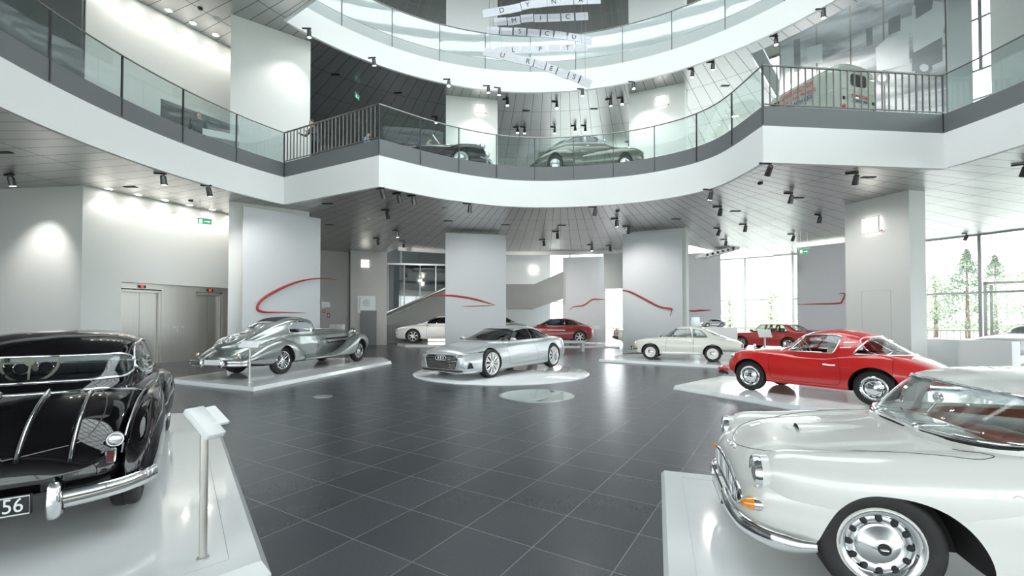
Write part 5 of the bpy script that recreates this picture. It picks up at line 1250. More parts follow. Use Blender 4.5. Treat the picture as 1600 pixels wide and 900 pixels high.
# scale model of a little coupe on the plinth
paint('pale silver paint', (.42,.44,.46), .6, .3)
def low_coupe(label, pn, sx, L=None, name='coupe_car', style='alloy7', R=.34, glass='glass_dark', interior='seat_dark', wb=2.6, rimr=.24, rings=True):
    """round-roofed modern coupe"""
    s = Car(name, label, pn, sx, interior=interior); X = wb/2; f = X/1.3
    k = lambda P: [(x*f, v) for x, v in P]
    cv = dict(w=k([(2.20,.55),(2.16,.68),(2.0,.80),(1.3,.90),(0,.90),(-1.3,.90),(-1.9,.84),(-2.1,.72),(-2.16,.55)]), zb=k([(2.20,.28),(1.9,.2),(-1.8,.2),(-2.16,.34)]),
        zw=k([(2.20,.45),(0,.5),(-2.16,.55)]), zs=k([(2.20,.62),(2.0,.72),(1.3,.82),(0,.88),(-1.3,.93),(-1.9,.88),(-2.16,.78)]),
        zc=k([(2.20,.64),(2.0,.78),(1.3,.92),(.9,.97),(-1.3,1.0),(-1.9,.96),(-2.16,.82)]), ws=k([(2.20,.85),(0,.86),(-2.16,.85)]))
    s.body(cv, [(X,R,R+.04,.6,1.3),(-X,R,R+.04,.6,1.3)], ([(.6*f,.55),(.6*f,-.55),(-1.2*f,-.55),(-1.2*f,.55)], .4))
    dv = dict(H=k([(1.15,.95),(.9,1.05),(.5,1.24),(.15,1.34),(-.3,1.375),(-.8,1.33),(-1.3,1.18),(-1.7,1.04),(-1.9,.96)]), wb=k([(1.15,.5),(.8,.70),(0,.78),(-1,.74),(-1.9,.45)]),
        wr=k([(1.15,.45),(.5,.56),(-.4,.59),(-1.2,.50),(-1.9,.34)]), belt=k([(1.15,.92),(-1.9,.95)]), cr=k([(1.15,.5),(0,.2),(-1,.26),(-1.9,.5)]))
    s1 = rpoly([(.76*f,.965),(.25*f,1.25),(-.45*f,1.29),(-.45*f,.975)], [.02,.1,.02,.02]); s2 = rpoly([(-.50*f,.975),(-.50*f,1.285),(-.85*f,1.24),(-1.22*f,1.06),(-1.15*f,.985)], [.02,.02,.1,.03,.03])
    s.greenhouse(dv, .8, [('side_window','y',s1,.3,1.2),('rear_side_window','y',s2,.3,1.2),('windscreen','x',rpoly([(-.64,.98),(.64,.98),(.54,1.28),(-.54,1.28)],.05),.1,3),('rear_window','x',rpoly([(-.54,1.02),(.54,1.02),(.46,1.26),(-.46,1.26)],.05),-.9,-3)], glass, trim='lamp_dark', tr=.009)
    s.line('door_seam', rpoly([(.66*f,.92),(.66*f,.30),(-.55*f,.30),(-.58*f,.93)], .05), 'S'); s.line('door_handle', [(-.36*f,.78),(-.5*f,.78)], 'S', pn, .016, off=.02)
    q = [(-.34,.62),(.34,.62),(.30,.34),(-.30,.34)]; s.patch('grille', q, 'F', 'dark')
    s.line('grille_surround', q, 'F', 'chrome', .012, True)
    for sd in (1, -1):
        q = [(sd*.42,.58),(sd*.74,.60),(sd*.72,.68),(sd*.46,.655)]; s.patch('headlight', q, 'F', 'lamp_glass')
        q = [(sd*.44,.38),(sd*.72,.40),(sd*.72,.46),(sd*.44,.46)]; s.patch('air_intake', q, 'F', 'dark')
        q = [(sd*.50,.72),(sd*.80,.70),(sd*.80,.82),(sd*.52,.83)]; s.patch('tail_light', q, 'B', 'tail')
    if rings: rings_emblem(s, None, 0, .56, .055, 'F', 'chrome', .008)
    s.mir('wing_mirror', lambda b, d: sph(b, (.66*f*sx, d*.93, .99), .1, (.6,1,.6)), pn); s.seats([-.2*f], .36, .35, 'seat_dark', 1.1, .48)
    s.wheels(X, -X, .78, R, rimr, style, .22); return s
s = low_coupe('small pale silver scale model of a coupe, standing on white plinth', 'pale silver paint', 1, name='model_car', style='alloy7', wb=2.3, rings=False)
MP = D(1114, 511, 22.6); s.root.scale = (.30,.30,.30); s.root.location = (MP.x, MP.y, MP.z); s.root.rotation_euler = (0,0,PI-.1)
paint('white metallic paint', (.78,.785,.77), 0, .3); paint('dark red paint', (.20,.012,.012), .1, .28); paint('olive grey paint', (.22,.235,.20), .4, .3)
a = G(645,536,.15); s = low_coupe('white modern coupe half hidden behind the middle screen, on lit platform', 'white metallic paint', 2.75/2.6)
s.root.scale = (1.27,)*3; s.place((a.x+2.75*1.27, a.y+.15, 0), a, 1, .86*1.27, .15)
a = G(906,536.7,.1); s = low_coupe('dark red round-roofed coupe facing left, on low platform behind the concept car', 'dark red paint', 2.42/2.6, style='alloy6', R=.335)
s.line('side_lettering', [(.55,.72),(-.45,.70)], 'L', 'white_edge', .022, off=0)
s.root.scale = (1.2,)*3; s.place(a, (a.x-2.42*1.2, a.y-.1, 0), 1, .86*1.2, .1)
a = D(812, 494, 34); s = low_coupe('grey-olive coupe far behind the concept car, only its roof showing', 'olive grey paint', 2.2/2.6, glass='glass_dark')
s.root.location = (-.62, 32.6, .47); s.root.rotation_euler = (0,0,0)
a = D(1536, 527, 16.6); s = low_coupe('white low coupe with black glass at the far right, behind the low white wall', 'white metallic paint', 1.0)
s.root.location = (a.x+2.1, 16.5, .15); s.root.rotation_euler = (0,0,PI+.12)
# ------------------------------------------------------------------ boxy red coupe and a cream cousin
paint('signal red paint', (.42,.02,.02), 0, .32)
def boxy(label, pn, sx, name='coupe_car'):
    s = Car(name, label, pn, sx, interior='seat_dark'); X = 1.18
    cv = dict(w=[(1.95,.72),(1.92,.76),(1.5,.84),(1.18,.88),(.7,.84),(-.7,.84),(-1.18,.89),(-1.7,.86),(-2.05,.78),(-2.08,.74)], zb=[(1.95,.24),(1.5,.2),(-1.5,.22),(-2.08,.34)],
        zw=[(1.95,.5),(-2.08,.55)], zs=[(1.95,.70),(1.85,.78),(1.2,.83),(0,.86),(-1.4,.90),(-2.0,.92),(-2.08,.88)], zc=[(1.95,.71),(1.85,.80),(1.2,.88),(.8,.91),(-1.4,.94),(-2.0,.95),(-2.08,.90)], ws=[(1.95,.93),(-2.08,.92)])
    s.body(cv, [(X,.32,.37,.6,1.3),(-X,.32,.37,.6,1.3)], ([(.5,.5),(.5,-.5),(-1.0,-.5),(-1.0,.5)], .4))
    dv = dict(H=[(.95,.90),(.8,.95),(.42,1.22),(.3,1.30),(0,1.335),(-.6,1.33),(-.95,1.27),(-1.5,1.03),(-1.75,.94)], wb=[(.95,.60),(.8,.68),(0,.72),(-1,.70),(-1.75,.60)], wr=[(.95,.55),(.3,.56),(-.9,.56),(-1.75,.52)],
        belt=[(.95,.88),(-1.75,.90)], cr=[(.95,.5),(.2,.14),(-.8,.14),(-1.75,.5)])
    s1 = rpoly([(.70,.915),(.28,1.24),(.02,1.27),(.02,.92)], .02); s2 = rpoly([(-.04,.92),(-.04,1.27),(-.50,1.27),(-.50,.92)], .02); s3 = rpoly([(-.56,.92),(-.56,1.26),(-.82,1.24),(-1.12,.94)], .02)
    s.greenhouse(dv, .8, [('side_window','y',s1,.3,1.2),('side_window','y',s2,.3,1.2),('rear_side_window','y',s3,.3,1.2),('windscreen','x',rpoly([(-.62,.93),(.62,.93),(.52,1.26),(-.52,1.26)],.03),.1,3),('rear_window','x',rpoly([(-.56,.98),(.56,.98),(.48,1.27),(-.48,1.27)],.03),-.95,-3)], trim='lamp_dark', tr=.010)
    s.line('door_seam', rpoly([(.55,.88),(.55,.30),(-.5,.30),(-.6,.45),(-.55,.9)], .04), 'S'); s.line('side_moulding', [(1.75,.52),(-1.9,.54)], 'S', pn, .01); s.line('door_handle', [(-.38,.80),(-.5,.80)], 'S', 'lamp_dark', .014, off=.015)
    s.one('rear_spoiler', lambda b: box(b, (-2.05*sx,0,.99), (.26,1.4,.035), Matrix.Rotation(.1,3,'Y'), .012), 'lamp_dark', 50)
    q = [(-.72,.56),(.72,.56),(.72,.68),(-.72,.68)]; s.patch('grille', q, 'F', 'dark')
    s.mir('headlight', lambda b, d: box(b, (1.96*sx, d*.52, .62), (.03,.26,.10), None, .01), 'lamp_glass', 50)
    s.mir('tail_light', lambda b, d: box(b, (-2.09*sx, d*.5, .72), (.03,.40,.13), None, .01), 'tail', 50)
    s.one('front_bumper', lambda b: box(b, (1.97*sx,0,.42), (.16,1.5,.14), None, .03), pn, 50); s.one('rear_bumper', lambda b: box(b, (-2.1*sx,0,.46), (.14,1.5,.14), None, .03), 'lamp_dark', 50)
    s.mir('wing_mirror', lambda b, d: box(b, (.62*sx, d*.84, .97), (.1,.16,.11), None, .025), 'lamp_dark', 50)
    s.seats([-.2], .34, .35, 'seat_dark', 1.08, .46); s.wheels(X, -X, .76, .32, .215, 'alloy8', .2); return s
boxy('boxy red rally-bred coupe with rear spoiler behind the cream coupe', 'signal red paint', 1.0).place(G(1231,549,.1), G(1157.5,544.7,.1), 1, .86, .1)
s = boxy('cream car, only its tail showing left of the screen behind the cream coupe', 'cream paint', .9)
a = D(963, 515, 26.0); s.root.location = (a.x+1.95, 26.4, .1); s.root.rotation_euler = (0,0,-.06)
# ------------------------------------------------------------------ cars on the gallery
def f9():
    s = Car('saloon_car', 'olive-grey fastback saloon on the first gallery, facing right', 'olive paint', 1, interior='seat_dark'); X = 1.42
    cv = dict(w=[(2.3,.2),(2.2,.34),(1.8,.46),(1.2,.58),(.5,.70),(-.8,.74),(-1.4,.68),(-2.0,.52),(-2.35,.3)], zb=[(2.3,.36),(1.5,.24),(-1.6,.24),(-2.35,.34)], zw=[(2.3,.5),(0,.58),(-2.35,.46)],
        zs=[(2.3,.62),(2.1,.82),(1.5,.95),(.6,1.0),(-.8,1.0),(-1.5,.88),(-2.0,.66),(-2.35,.44)], zc=[(2.3,.66),(2.15,.88),(1.6,1.02),(.8,1.08),(-.8,1.1),(-1.5,.98),(-2.0,.74),(-2.35,.46)], ws=[(2.3,.8),(0,.9),(-2.35,.85)])
    s.body(cv, [], ([(.5,.5),(.5,-.5),(-.9,-.5),(-.9,.5)], .5))
    dv = dict(H=[(.95,1.08),(.75,1.18),(.5,1.36),(.25,1.47),(-.1,1.52),(-.6,1.50),(-1.1,1.36),(-1.6,1.10),(-1.95,.86),(-2.1,.74)], wb=[(.95,.5),(.6,.62),(0,.68),(-.9,.66),(-1.5,.52),(-2.1,.3)], wr=[(.95,.42),(.4,.52),(-.4,.55),(-1.2,.46),(-2.1,.2)],
        belt=[(.95,1.04),(-.8,1.06),(-1.5,.95),(-2.1,.70)], cr=[(.95,.5),(0,.24),(-1,.3),(-2.1,.5)])
    s1 = rpoly([(.62,1.10),(.34,1.36),(-.15,1.40),(-.15,1.10)], [.02,.08,.02,.02]); s2 = rpoly([(-.22,1.10),(-.22,1.40),(-.6,1.38),(-1.0,1.22),(-1.08,1.10)], [.02,.02,.1,.08,.03])
    s.greenhouse(dv, .9, [('side_window','y',s1,.3,1.2),('rear_side_window','y',s2,.3,1.2),('windscreen','x',rpoly([(-.52,1.12),(.52,1.12),(.44,1.38),(-.44,1.38)],.05),.2,3),('rear_window','x',rpoly([(-.36,1.20),(.36,1.20),(.30,1.38),(-.30,1.38)],.06),-1,-3)], trim='alu', tr=.010)
    fk = [(2.28,.58,.05,.34,.60),(2.15,.62,.15,.32,.78),(1.8,.66,.18,.30,.88),(1.42,.68,.18,.28,.90),(.9,.70,.15,.28,.84),(.3,.71,.10,.28,.74),(-.3,.72,.04,.30,.62)]
    rk = [(-2.3,.55,.05,.3,.44),(-2.1,.60,.13,.28,.60),(-1.75,.65,.17,.27,.76),(-1.42,.67,.18,.27,.86),(-1.05,.69,.17,.27,.88),(-.72,.70,.14,.28,.80),(-.60,.70,.08,.30,.66)]
    for sd in (1, -1):
        for nm, kk, xx in (('front_wing', fk, X), ('rear_wing', rk, -X)):
            b = blob_bm(kk, 1, 36, 24, 2.5, sd); s.bvh.append(bvh_of(b)); me = boolean(b, [poly_prism(arch_poly(xx,.38,.38,.70), 'y', sd*.48, sd*1.2, 1)], 'DIFFERENCE', (s.p,'dark')); link(nm, me, None, s.root, 45); b.free()
        s.line('wing_edge', [(x_, z_) for x_, z_ in arch_poly(xx,.40,.40,.72) if z_ > .3], 'L' if sd > 0 else 'R', s.p, .014)
    s.line('door_seam', rpoly([(.58,1.05),(.62,.36),(-.55,.36),(-.2,1.06)], .05), 'S'); s.line('door_handle', [(-.02,.98),(-.14,.98)], 'S', 'chrome', .014, off=.02)
    s.mir('headlight', lambda b, d: sph(b, (2.2, d*.60, .66), .10, (.6,1,1)), 'lamp_glass'); s.one('front_bumper', lambda b: bumper(b, [(2.1,.80,.40),(2.4,.5,.40),(2.45,0,.40),(2.4,-.5,.40),(2.1,-.80,.40)], .045), 'chrome')
    s.one('rear_bumper', lambda b: bumper(b, [(-2.2,.72,.36),(-2.42,.4,.36),(-2.48,0,.36),(-2.42,-.4,.36),(-2.2,-.72,.36)], .05), 'lamp_dark'); s.mir('wing_mirror', lambda b, d: sph(b, (.6, d*.74, 1.15), .05), 'chrome')
    s.seats([-.2,-.9], .33, .45, 'seat_dark', 1.15, .5); s.wheels(X, -X, .66, .335, .2, 'disc', .15)
    s.root.scale = (.98,1.05,1.12); s.root.location = (3.15, 18.4, DK1+.12); s.root.rotation_euler = (0,0,-.03); return s
paint('olive paint', (.145,.15,.125), .5, .25); f9()
def cabriolet():
    s = Car('cabriolet_car', 'black open vintage cabriolet with whitewall tyres on the first gallery', 'black paint', 1, interior='sign_red'); X = 1.40
    cv = dict(w=[(2.2,.22),(2.1,.32),(1.6,.44),(1,.54),(.4,.66),(-.8,.72),(-1.4,.66),(-2.0,.5),(-2.3,.3)], zb=[(2.2,.36),(-2.3,.34)], zw=[(2.2,.5),(0,.58),(-2.3,.46)],
        zs=[(2.2,.66),(2.0,.86),(1.3,.96),(.5,.98),(-.5,.92),(-1.3,.90),(-1.9,.74),(-2.3,.46)], zc=[(2.2,.70),(2.05,.92),(1.4,1.04),(.6,1.08),(-.5,1.0),(-1.3,.98),(-1.9,.80),(-2.3,.48)], ws=[(2.2,.8),(0,.9),(-2.3,.85)])
    s.body(cv, [], ([(.42,.5),(.42,-.5),(-.9,-.54),(-.9,.54)], .5))
    fk = [(2.25,.60,.05,.34,.60),(2.12,.64,.15,.32,.78),(1.8,.68,.18,.30,.88),(1.40,.70,.18,.28,.90),(.9,.71,.15,.28,.78),(.3,.72,.11,.28,.60),(-.2,.72,.04,.30,.44)]
    rk = [(-2.3,.58,.05,.3,.44),(-2.1,.64,.13,.28,.62),(-1.75,.68,.17,.27,.80),(-1.40,.70,.18,.27,.86),(-1.0,.71,.16,.27,.76),(-.7,.71,.10,.28,.56)]
    for sd in (1, -1):
        for nm, kk, xx in (('front_wing', fk, X), ('rear_wing', rk, -X)):
            b = blob_bm(kk, 1, 36, 24, 2.5, sd); s.bvh.append(bvh_of(b)); me = boolean(b, [poly_prism(arch_poly(xx,.38,.38,.70), 'y', sd*.48, sd*1.2, 1)], 'DIFFERENCE', (s.p,'dark')); link(nm, me, None, s.root, 45); b.free()
    s.one('windscreen_frame', lambda b: tube(b, [(.52,.52,1.0),(.30,.46,1.38),(.30,-.46,1.38),(.52,-.52,1.0)], .016, 8, True), 'chrome')
    s.one('windscreen', lambda b: b.faces.new([b.verts.new(p) for p in ((.52,.52,1.0),(.30,.46,1.38),(.30,-.46,1.38),(.52,-.52,1.0))]), 'glass_car')
    s.one('folded_hood', lambda b: (sph(b, (-1.15,0,1.04), .3, (1.1,2.0,.42), 24), tube(b, catmull([(-.75,-.55,1.06),(-1.25,-.5,1.12),(-1.4,0,1.14),(-1.25,.5,1.12),(-.75,.55,1.06)],5), .07)), 'cloth_dark')
    s.line('waist_trim', [(1.9,.86),(.3,.93),(-.9,.90)], 'S', 'chrome', .010); s.mir('headlight', lambda b, d: sph(b, (2.1, d*.45, .86), .12, (1.1,1,1)), 'chrome')
    s.one('front_bumper', lambda b: bumper(b, [(2.1,.8,.38),(2.38,.4,.38),(2.4,0,.38),(2.38,-.4,.38),(2.1,-.8,.38)], .04), 'chrome'); s.mir('running_board', lambda b, d: box(b, (0,d*.72,.32), (1.6,.2,.04), None, .01), s.p)
    s.seats([-.3], .32, .45, 'sign_red', 1.0, .5); s.steering(.1, -.3, 1.08, .19, 'cream'); s.wheels(X, -X, .69, .345, .19, 'disc', .15, ww='cream_rim')
    s.root.scale = (1.12,1.05,1.1); s.root.location = (-3.45, 18.15, DK1+.12); s.root.rotation_euler = (0,0,-.13); return s
cabriolet()
def van():
    s = Car('delivery_van', 'grey-green delivery van with red and blue painted lettering behind the barred railing', 'van paint', 1, cat='van', interior='dark'); X = 1.2
    cv = dict(w=[(2.15,.4),(2.05,.56),(1.7,.68),(1.2,.76),(.6,.82),(0,.83),(-1.6,.83),(-1.85,.80),(-1.95,.72)], zb=[(2.15,.36),(-1.95,.34)], zw=[(2.15,.6),(.4,.8),(-1.95,.9)],
        zs=[(2.15,.72),(1.9,.90),(1.3,1.0),(.95,1.06),(.75,1.42),(.55,1.72),(.3,1.78),(-1.7,1.78),(-1.87,1.72),(-1.95,1.58)], zc=[(2.15,.75),(1.9,.98),(1.3,1.12),(.98,1.18),(.78,1.6),(.55,1.90),(.2,1.99),(-1.6,2.0),(-1.84,1.93),(-1.95,1.66)], ws=[(2.15,.9),(.3,.93),(-1.95,.93)])
    s.body(cv, [(X,.33,.37,.5,1.2),(-X,.33,.37,.5,1.2)], n=70, per=5)
    for nm, q, fr in (('rear_window', rpoly([(-.34,1.28),(.34,1.28),(.34,1.62),(-.34,1.62)],.12), 'B'),):
        s.patch(nm, q, fr, 'dark'); s.line('window_trim', q, fr, s.p, .014, True)
    s.patch('side_window', rpoly([(.70,1.2),(.52,1.62),(.1,1.64),(.1,1.2)],.05), 'L', 'dark')
    s.line('waist_trim', [(1.2,1.14),(0,1.17),(-1.8,1.17)], 'S', 'alu', .008); s.line('waist_trim', [(-.7,1.17),(.7,1.17)], 'B', 'alu', .008); s.line('roof_gutter', [(.5,1.80),(-1.75,1.80)], 'S', s.p, .014)
    s.line('door_seam', [(-.02,1.75),(-.02,.4)], 'B'); s.line('door_handle', [(.05,.98),(.16,.98)], 'B', 'chrome', .02, off=.02); s.mir('hinge', lambda b, d: box(b, (-1.95, d*.6, .92), (.05,.08,.08), None, .01), 'lamp_dark')
    red, blue = 'sign_red', 'letter_blue'
    for txt, z, sz, m_, x0 in (('GEBR.FISCHER', 1.62, .19, red, -.55), ('Färberei, Chem. Reinigung', 1.44, .13, red, -.55), ('BIBERACH-RISS', 1.27, .16, blue, -.6), ('Tel. 6674', 1.02, .14, blue, -.6)):
        text_obj('lettering', txt, sz, m_, frame_mtx((x0,.850,z), (-1,0,0), (0,-.03,1)), s.root, .004)
    for txt, z, sz, m_ in (('GEBR.FISCHER', 1.02, .12, red), ('BIBERACH-RISS', .90, .09, blue)): text_obj('lettering', txt, sz, m_, frame_mtx((-1.975,-.05,z), (0,-1,0), (0,0,1)), s.root, .004)
    em = s.one('emblem', lambda b: box(b, (.42,.838,1.30), (.30,.02,.42)), blue)
    s.one('emblem_shape', lambda b: (box(b, (.36,.852,1.30), (.10,.012,.34), None, .003), box(b, (.50,.852,1.36), (.10,.012,.1), Matrix.Rotation(.6,3,'Y'), .003)), 'white_edge', parent=em)
    s.one('emblem_shape', lambda b: box(b, (.50,.852,1.22), (.09,.012,.16), Matrix.Rotation(-.3,3,'Y'), .003), red, parent=em)
    s.one('rear_bumper', lambda b: bumper(b, [(-1.8,.82,.42),(-2.02,.6,.42),(-2.05,0,.42),(-2.02,-.6,.42),(-1.8,-.82,.42)], .05), 'rail'); s.mir('tail_light', lambda b, d: sph(b, (-1.97, d*.62, .7), .05), 'tail')
    s.mir('headlight', lambda b, d: sph(b, (2.02, d*.5, .74), .1, (.6,1,1)), 'lamp_glass')
    s.wheels(X, -X, .72, .33, .2, 'cream', .16)
    h = Vector((-.31,.95)).normalized(); right = Vector((h.y, -h.x)); c0 = Vector((10.05,13.5)) + right*.90 + h*1.95
    s.root.scale = (1,1.08,1.19); s.root.location = (c0.x, c0.y, DK1); s.root.rotation_euler = (0,0,math.atan2(h.y, h.x)); return s
M['letter_blue'] = mat('blue lettering', (.04,.09,.22), .5); paint('van paint', (.33,.38,.33), 0, .35); van()
# ------------------------------------------------------------------ platforms
def platform(pts, z, lab, bev=.03):
    """low white platform with sloping rim; pts in plan, counter-clockwise"""
    c = sum((Vector(p) for p in pts), Vector((0,0)))/len(pts); bm = bmesh.new(); n = len(pts)
    q = [Vector(p)-c for p in pts]; a = sum(q[i].x*q[(i+1)%n].y-q[(i+1)%n].x*q[i].y for i in range(n))
    if a < 0: q.reverse()
    def inset(d):
        out = []
        for i in range(n):
            e1 = (q[i]-q[i-1]).normalized(); e2 = (q[(i+1)%n]-q[i]).normalized(); n1 = Vector((-e1.y,e1.x)); n2 = Vector((-e2.y,e2.x)); m_ = (n1+n2)
            out.append(q[i]+m_.normalized()*d/max(.3, m_.normalized().dot(n1)))
        return out
    L = [[bm.verts.new((*p, h)) for p in ps] for ps, h in ((q,.0),(q,.02),(inset(bev),z),)]
    for A, B in zip(L[:-1], L[1:]):
        for i in range(n): bm.faces.new((A[i], A[(i+1)%n], B[(i+1)%n], B[i]))
    bm.faces.new(L[-1]); bm.faces.new(L[0][::-1])
    o = bobj('car_platform', bm, 'white_gloss'); o.location = (*c, 0); tag(o, lab, 'platform')
    bm = bmesh.new(); r = inset(bev+.16); tube(bm, [(*p, z-.001) for p in r], .003, 4, True); bobj('rim_joint', bm, 'band_light', o); return o
g2 = lambda x, y, z=.1: tuple(G(x, y, z).xy)
platform([(-1.50,2.78),(-4.85,7.25),(-9.2,6.7),(-8.2,.2),(-3.4,.75)], .1, 'white platform under the black saloon', .05)
a, b_ = Vector(g2(1033,733,.06)), Vector(g2(1037,900,.06)); d = (b_-a).normalized(); r_ = Vector((.945,-.325))
platform([a, a+d*2.6, a+d*2.6+r_*6, a+r_*6.5], .06, 'white platform under the nearest white coupe')
platform([g2(258,592), g2(396,605), g2(612,564), g2(600,558.5), (-7.6,17.6)], .1, 'white platform under the silver pre-war coupe')
platform([g2(1052,602), g2(1127,587), (7.6,11.0), (9.2,9.0), (8.0,5.9), g2(1250,634.5)], .1, 'white platform under the red rounded coupe')
platform([g2(935,561), g2(1128,571), g2(1313,562.5), (11.5,20.3), g2(975,553)], .1, 'white platform under the cream rear-engined coupe')
platform([(11.7,24.6),(11.6,21.6),(13.0,20.4),(16.4,20.6),(15,24.5)], .1, 'white platform under the boxy red coupe')
a = G(612,538,.15); platform([(a.x,a.y+1.2),(a.x+.9,a.y-.45),(a.x+5.6,a.y-.6),(a.x+5.6,a.y+2.7),(a.x+.6,a.y+2.7)], .15, 'white platform under the half-hidden white coupe')
a = G(906,540,.1); platform([(a.x-4.8,a.y-.6),(a.x+2.2,a.y-.6),(a.x+2.4,a.y+2.4),(a.x-4.8,a.y+2.4)], .1, 'low white platform under the dark red coupe')
bm = bmesh.new(); prism(bm, [(-3.1,31.55),(1.7,31.55),(1.7,33.7),(-3.1,33.7)], 0, .47); tag(bobj('car_platform', bm, 'white_edge'), 'tall white block under the grey-olive coupe far behind', 'platform')
bm = bmesh.new(); box(bm, (0,0,.22), (3.6,.06,.42)); o = bobj('light_box', bm, 'lens_soft'); a = G(645,536,.15); o.location = (a.x+2.3, a.y+2.42, .15); tag(o, 'glowing light box standing behind the half-hidden white coupe', 'light')
bm = bmesh.new()
for k in range(18): box(bm, (-1.8+k*.21,-.045,.22), (.02,.02,.42))
bobj('bar', bm, 'fascia', o)
DC = Vector((-.32,13.4,0)); bm = bmesh.new(); lathe(bm, [(2.62,0),(2.62,.02),(2.60,.03),(0,.03)], 96, 'z'); o = bobj('floor_disc', bm, 'white_gloss', None, 30); o.location = DC; tag(o, 'round white turntable disc under the silver concept coupe', 'platform')
bm = bmesh.new(); lathe(bm, [(.80,0),(.80,.006),(.76,.008)], 64, 'z'); o = bobj('glass_floor_light', bm, 'alu', None, 30); o.location = (.52,9.4,.0); tag(o, 'round glass panel let into the floor before the concept coupe', 'floor window')
bm = bmesh.new(); lathe(bm, [(.765,.006),(0,.006)], 64, 'z'); bobj('glass', bm, mat('pale floor glass', (.42,.50,.48), .04, coat=1), o)
p = G(505,619.5); bm = bmesh.new(); lathe(bm, [(.20,0),(.20,.006),(.17,.008),(0,.006)], 40, 'z'); o = bobj('floor_light', bm, 'alu', None, 30); o.location = p; tag(o, 'small round steel light set in the dark floor', 'floor light')
platform_g = []
for c_, l_, a_, lab in (((3.35,18.45), 4.9, -.03, 'low white platform under the olive saloon on the gallery'), ((-3.45,18.2), 4.9, -.13, 'low white platform under the cabriolet on the gallery')):
    bm = bmesh.new(); box(bm, (0,0,.06), (l_,2.1,.12), None, .01); o = bobj('car_platform', bm, 'white_gloss'); o.location = (*c_, DK1); o.rotation_euler.z = a_; tag(o, lab, 'platform')
# ------------------------------------------------------------------ label stands
def stand(px, py, z, h, lab, rz=0, w=.42, dd=.28, tilt=.5, r=.022, th=.035):
    p = G(px, py, z); root = empty('label_stand', p, rz, lab, 'sign stand')
    bm = bmesh.new(); cyl(bm, (0,0,0), (0,0,h), r, None, 20); bobj('post', bm, 'steel', root, 50)
    bm = bmesh.new(); cyl(bm, (0,0,0), (0,0,.008), r*1.6, None, 20); bobj('base', bm, 'steel', root, 50)
    bm = bmesh.new(); box(bm, (0,0,h+.03), (w,dd,th), Matrix.Rotation(tilt, 3, 'X'), .006); pl = bobj('sign_plate', bm, 'white_edge', root, 50)
    return root
r = stand(317, 872, .1, .82, 'label stand with steel post on the platform of the black saloon', 1.22, .12, .26, .62, .022, .04)
bm = bmesh.new(); box(bm, (.07,.02,.875), (.12,.17,.02), Matrix.Rotation(.60,3,'X'), .004); bobj('upper_plate', bm, 'white_edge', r)
stand(390, 597, .1, .88, 'label stand with thin post before the silver pre-war coupe', .2, .42, .3, .5)
stand(931.5, 539, .1, 1.0, 'label stand right of the dark red coupe', 0, .55, .3, 1.0)
stand(1195, 551, .1, .85, 'label stand before the boxy red coupe', 0, .6, .4, 1.1, .045)
# bench, plinth, cases
b0 = G(884, 549, 0); root = empty('bench', b0, 0, 'white bench right behind the concept coupe', 'bench')
bm = bmesh.new(); box(bm, (0,0,.48), (1.9,.5,.12), None, .01); bobj('seat', bm, 'fascia', root)
for sx_ in (-1, 1):
    bm = bmesh.new(); box(bm, (sx_*.85,0,.21), (.14,.5,.42), None, .01); bobj('leg', bm, 'fascia', root)
bm = bmesh.new(); box(bm, (0,0,MP.z/2), (2.0,1.0,MP.z), None, .01); o = bobj('plinth', bm, 'fascia'); o.location = (MP.x, MP.y, 0); tag(o, 'white plinth carrying the silver model car, behind the cream coupe', 'plinth')
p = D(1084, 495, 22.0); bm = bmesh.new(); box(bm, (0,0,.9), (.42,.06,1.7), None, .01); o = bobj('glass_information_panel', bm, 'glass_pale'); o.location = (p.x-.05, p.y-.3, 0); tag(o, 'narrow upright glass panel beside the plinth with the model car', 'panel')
a = G(1393, 575, 0); root = empty('display_case', (a.x, 15.3, 0), -.5, 'low white display case with glass hood before the white pillar', 'display case'); root.location = (D(1393,560,15.2).x, 15.2, 0)
bm = bmesh.new(); box(bm, (0,0,.15), (.9,.5,.3), None, .01); bobj('base', bm, 'fascia', root)
bm = bmesh.new(); box(bm, (0,0,.50), (.86,.46,.38)); bobj('glass_hood', bm, 'glass_car', root)
bm = bmesh.new()
for x_ in (-.43,.43):
    for y_ in (-.23,.23): box(bm, (x_,y_,.50), (.012,.012,.38))
for y_ in (-.23,.23): box(bm, (0,y_,.69), (.86,.012,.012))
bobj('edge_trim', bm, 'rail', root)
M['board'] = mat('pale printed glass', (.52,.57,.57), .15)
# notices at the back left
p = D(580, 476, 28.2); bm = bmesh.new(); box(bm, (0,0,0), (1.1,.03,1.1)); o = bobj('information_board', bm, 'board'); o.location = (p.x-.25, p.y-.15, p.z); o.rotation_euler.z = .36; tag(o, 'square glass information board with round plan on grey pillar', 'board')
bm = bmesh.new(); cyl(bm, (0,-.02,.1),(0,-.03,.1), .24, None, 28); cyl(bm, (0,-.031,.1),(0,-.036,.1), .12, None, 20, 0); bobj('round_plan', bm, 'band_light', o)
bm = bmesh.new(); box(bm, (-.42,-.02,.05), (.1,.01,.8)); bobj('printed_column', bm, 'band_light', o)
A = Vector((-14.5,26.2)); B = Vector((-10.6,28.6)); dd = (B-A).normalized(); rzb = math.atan2(dd.y, dd.x); nb = Vector((dd.y,-dd.x))
def on_back(px, py):
    rr = ray(px, py); t = (A.x*nb.x+A.y*nb.y)/(rr.x*nb.x+rr.y*nb.y); q = Vector((0,0,CAMZ))+rr*t; return q+Vector((nb.x*.03, nb.y*.03, 0))
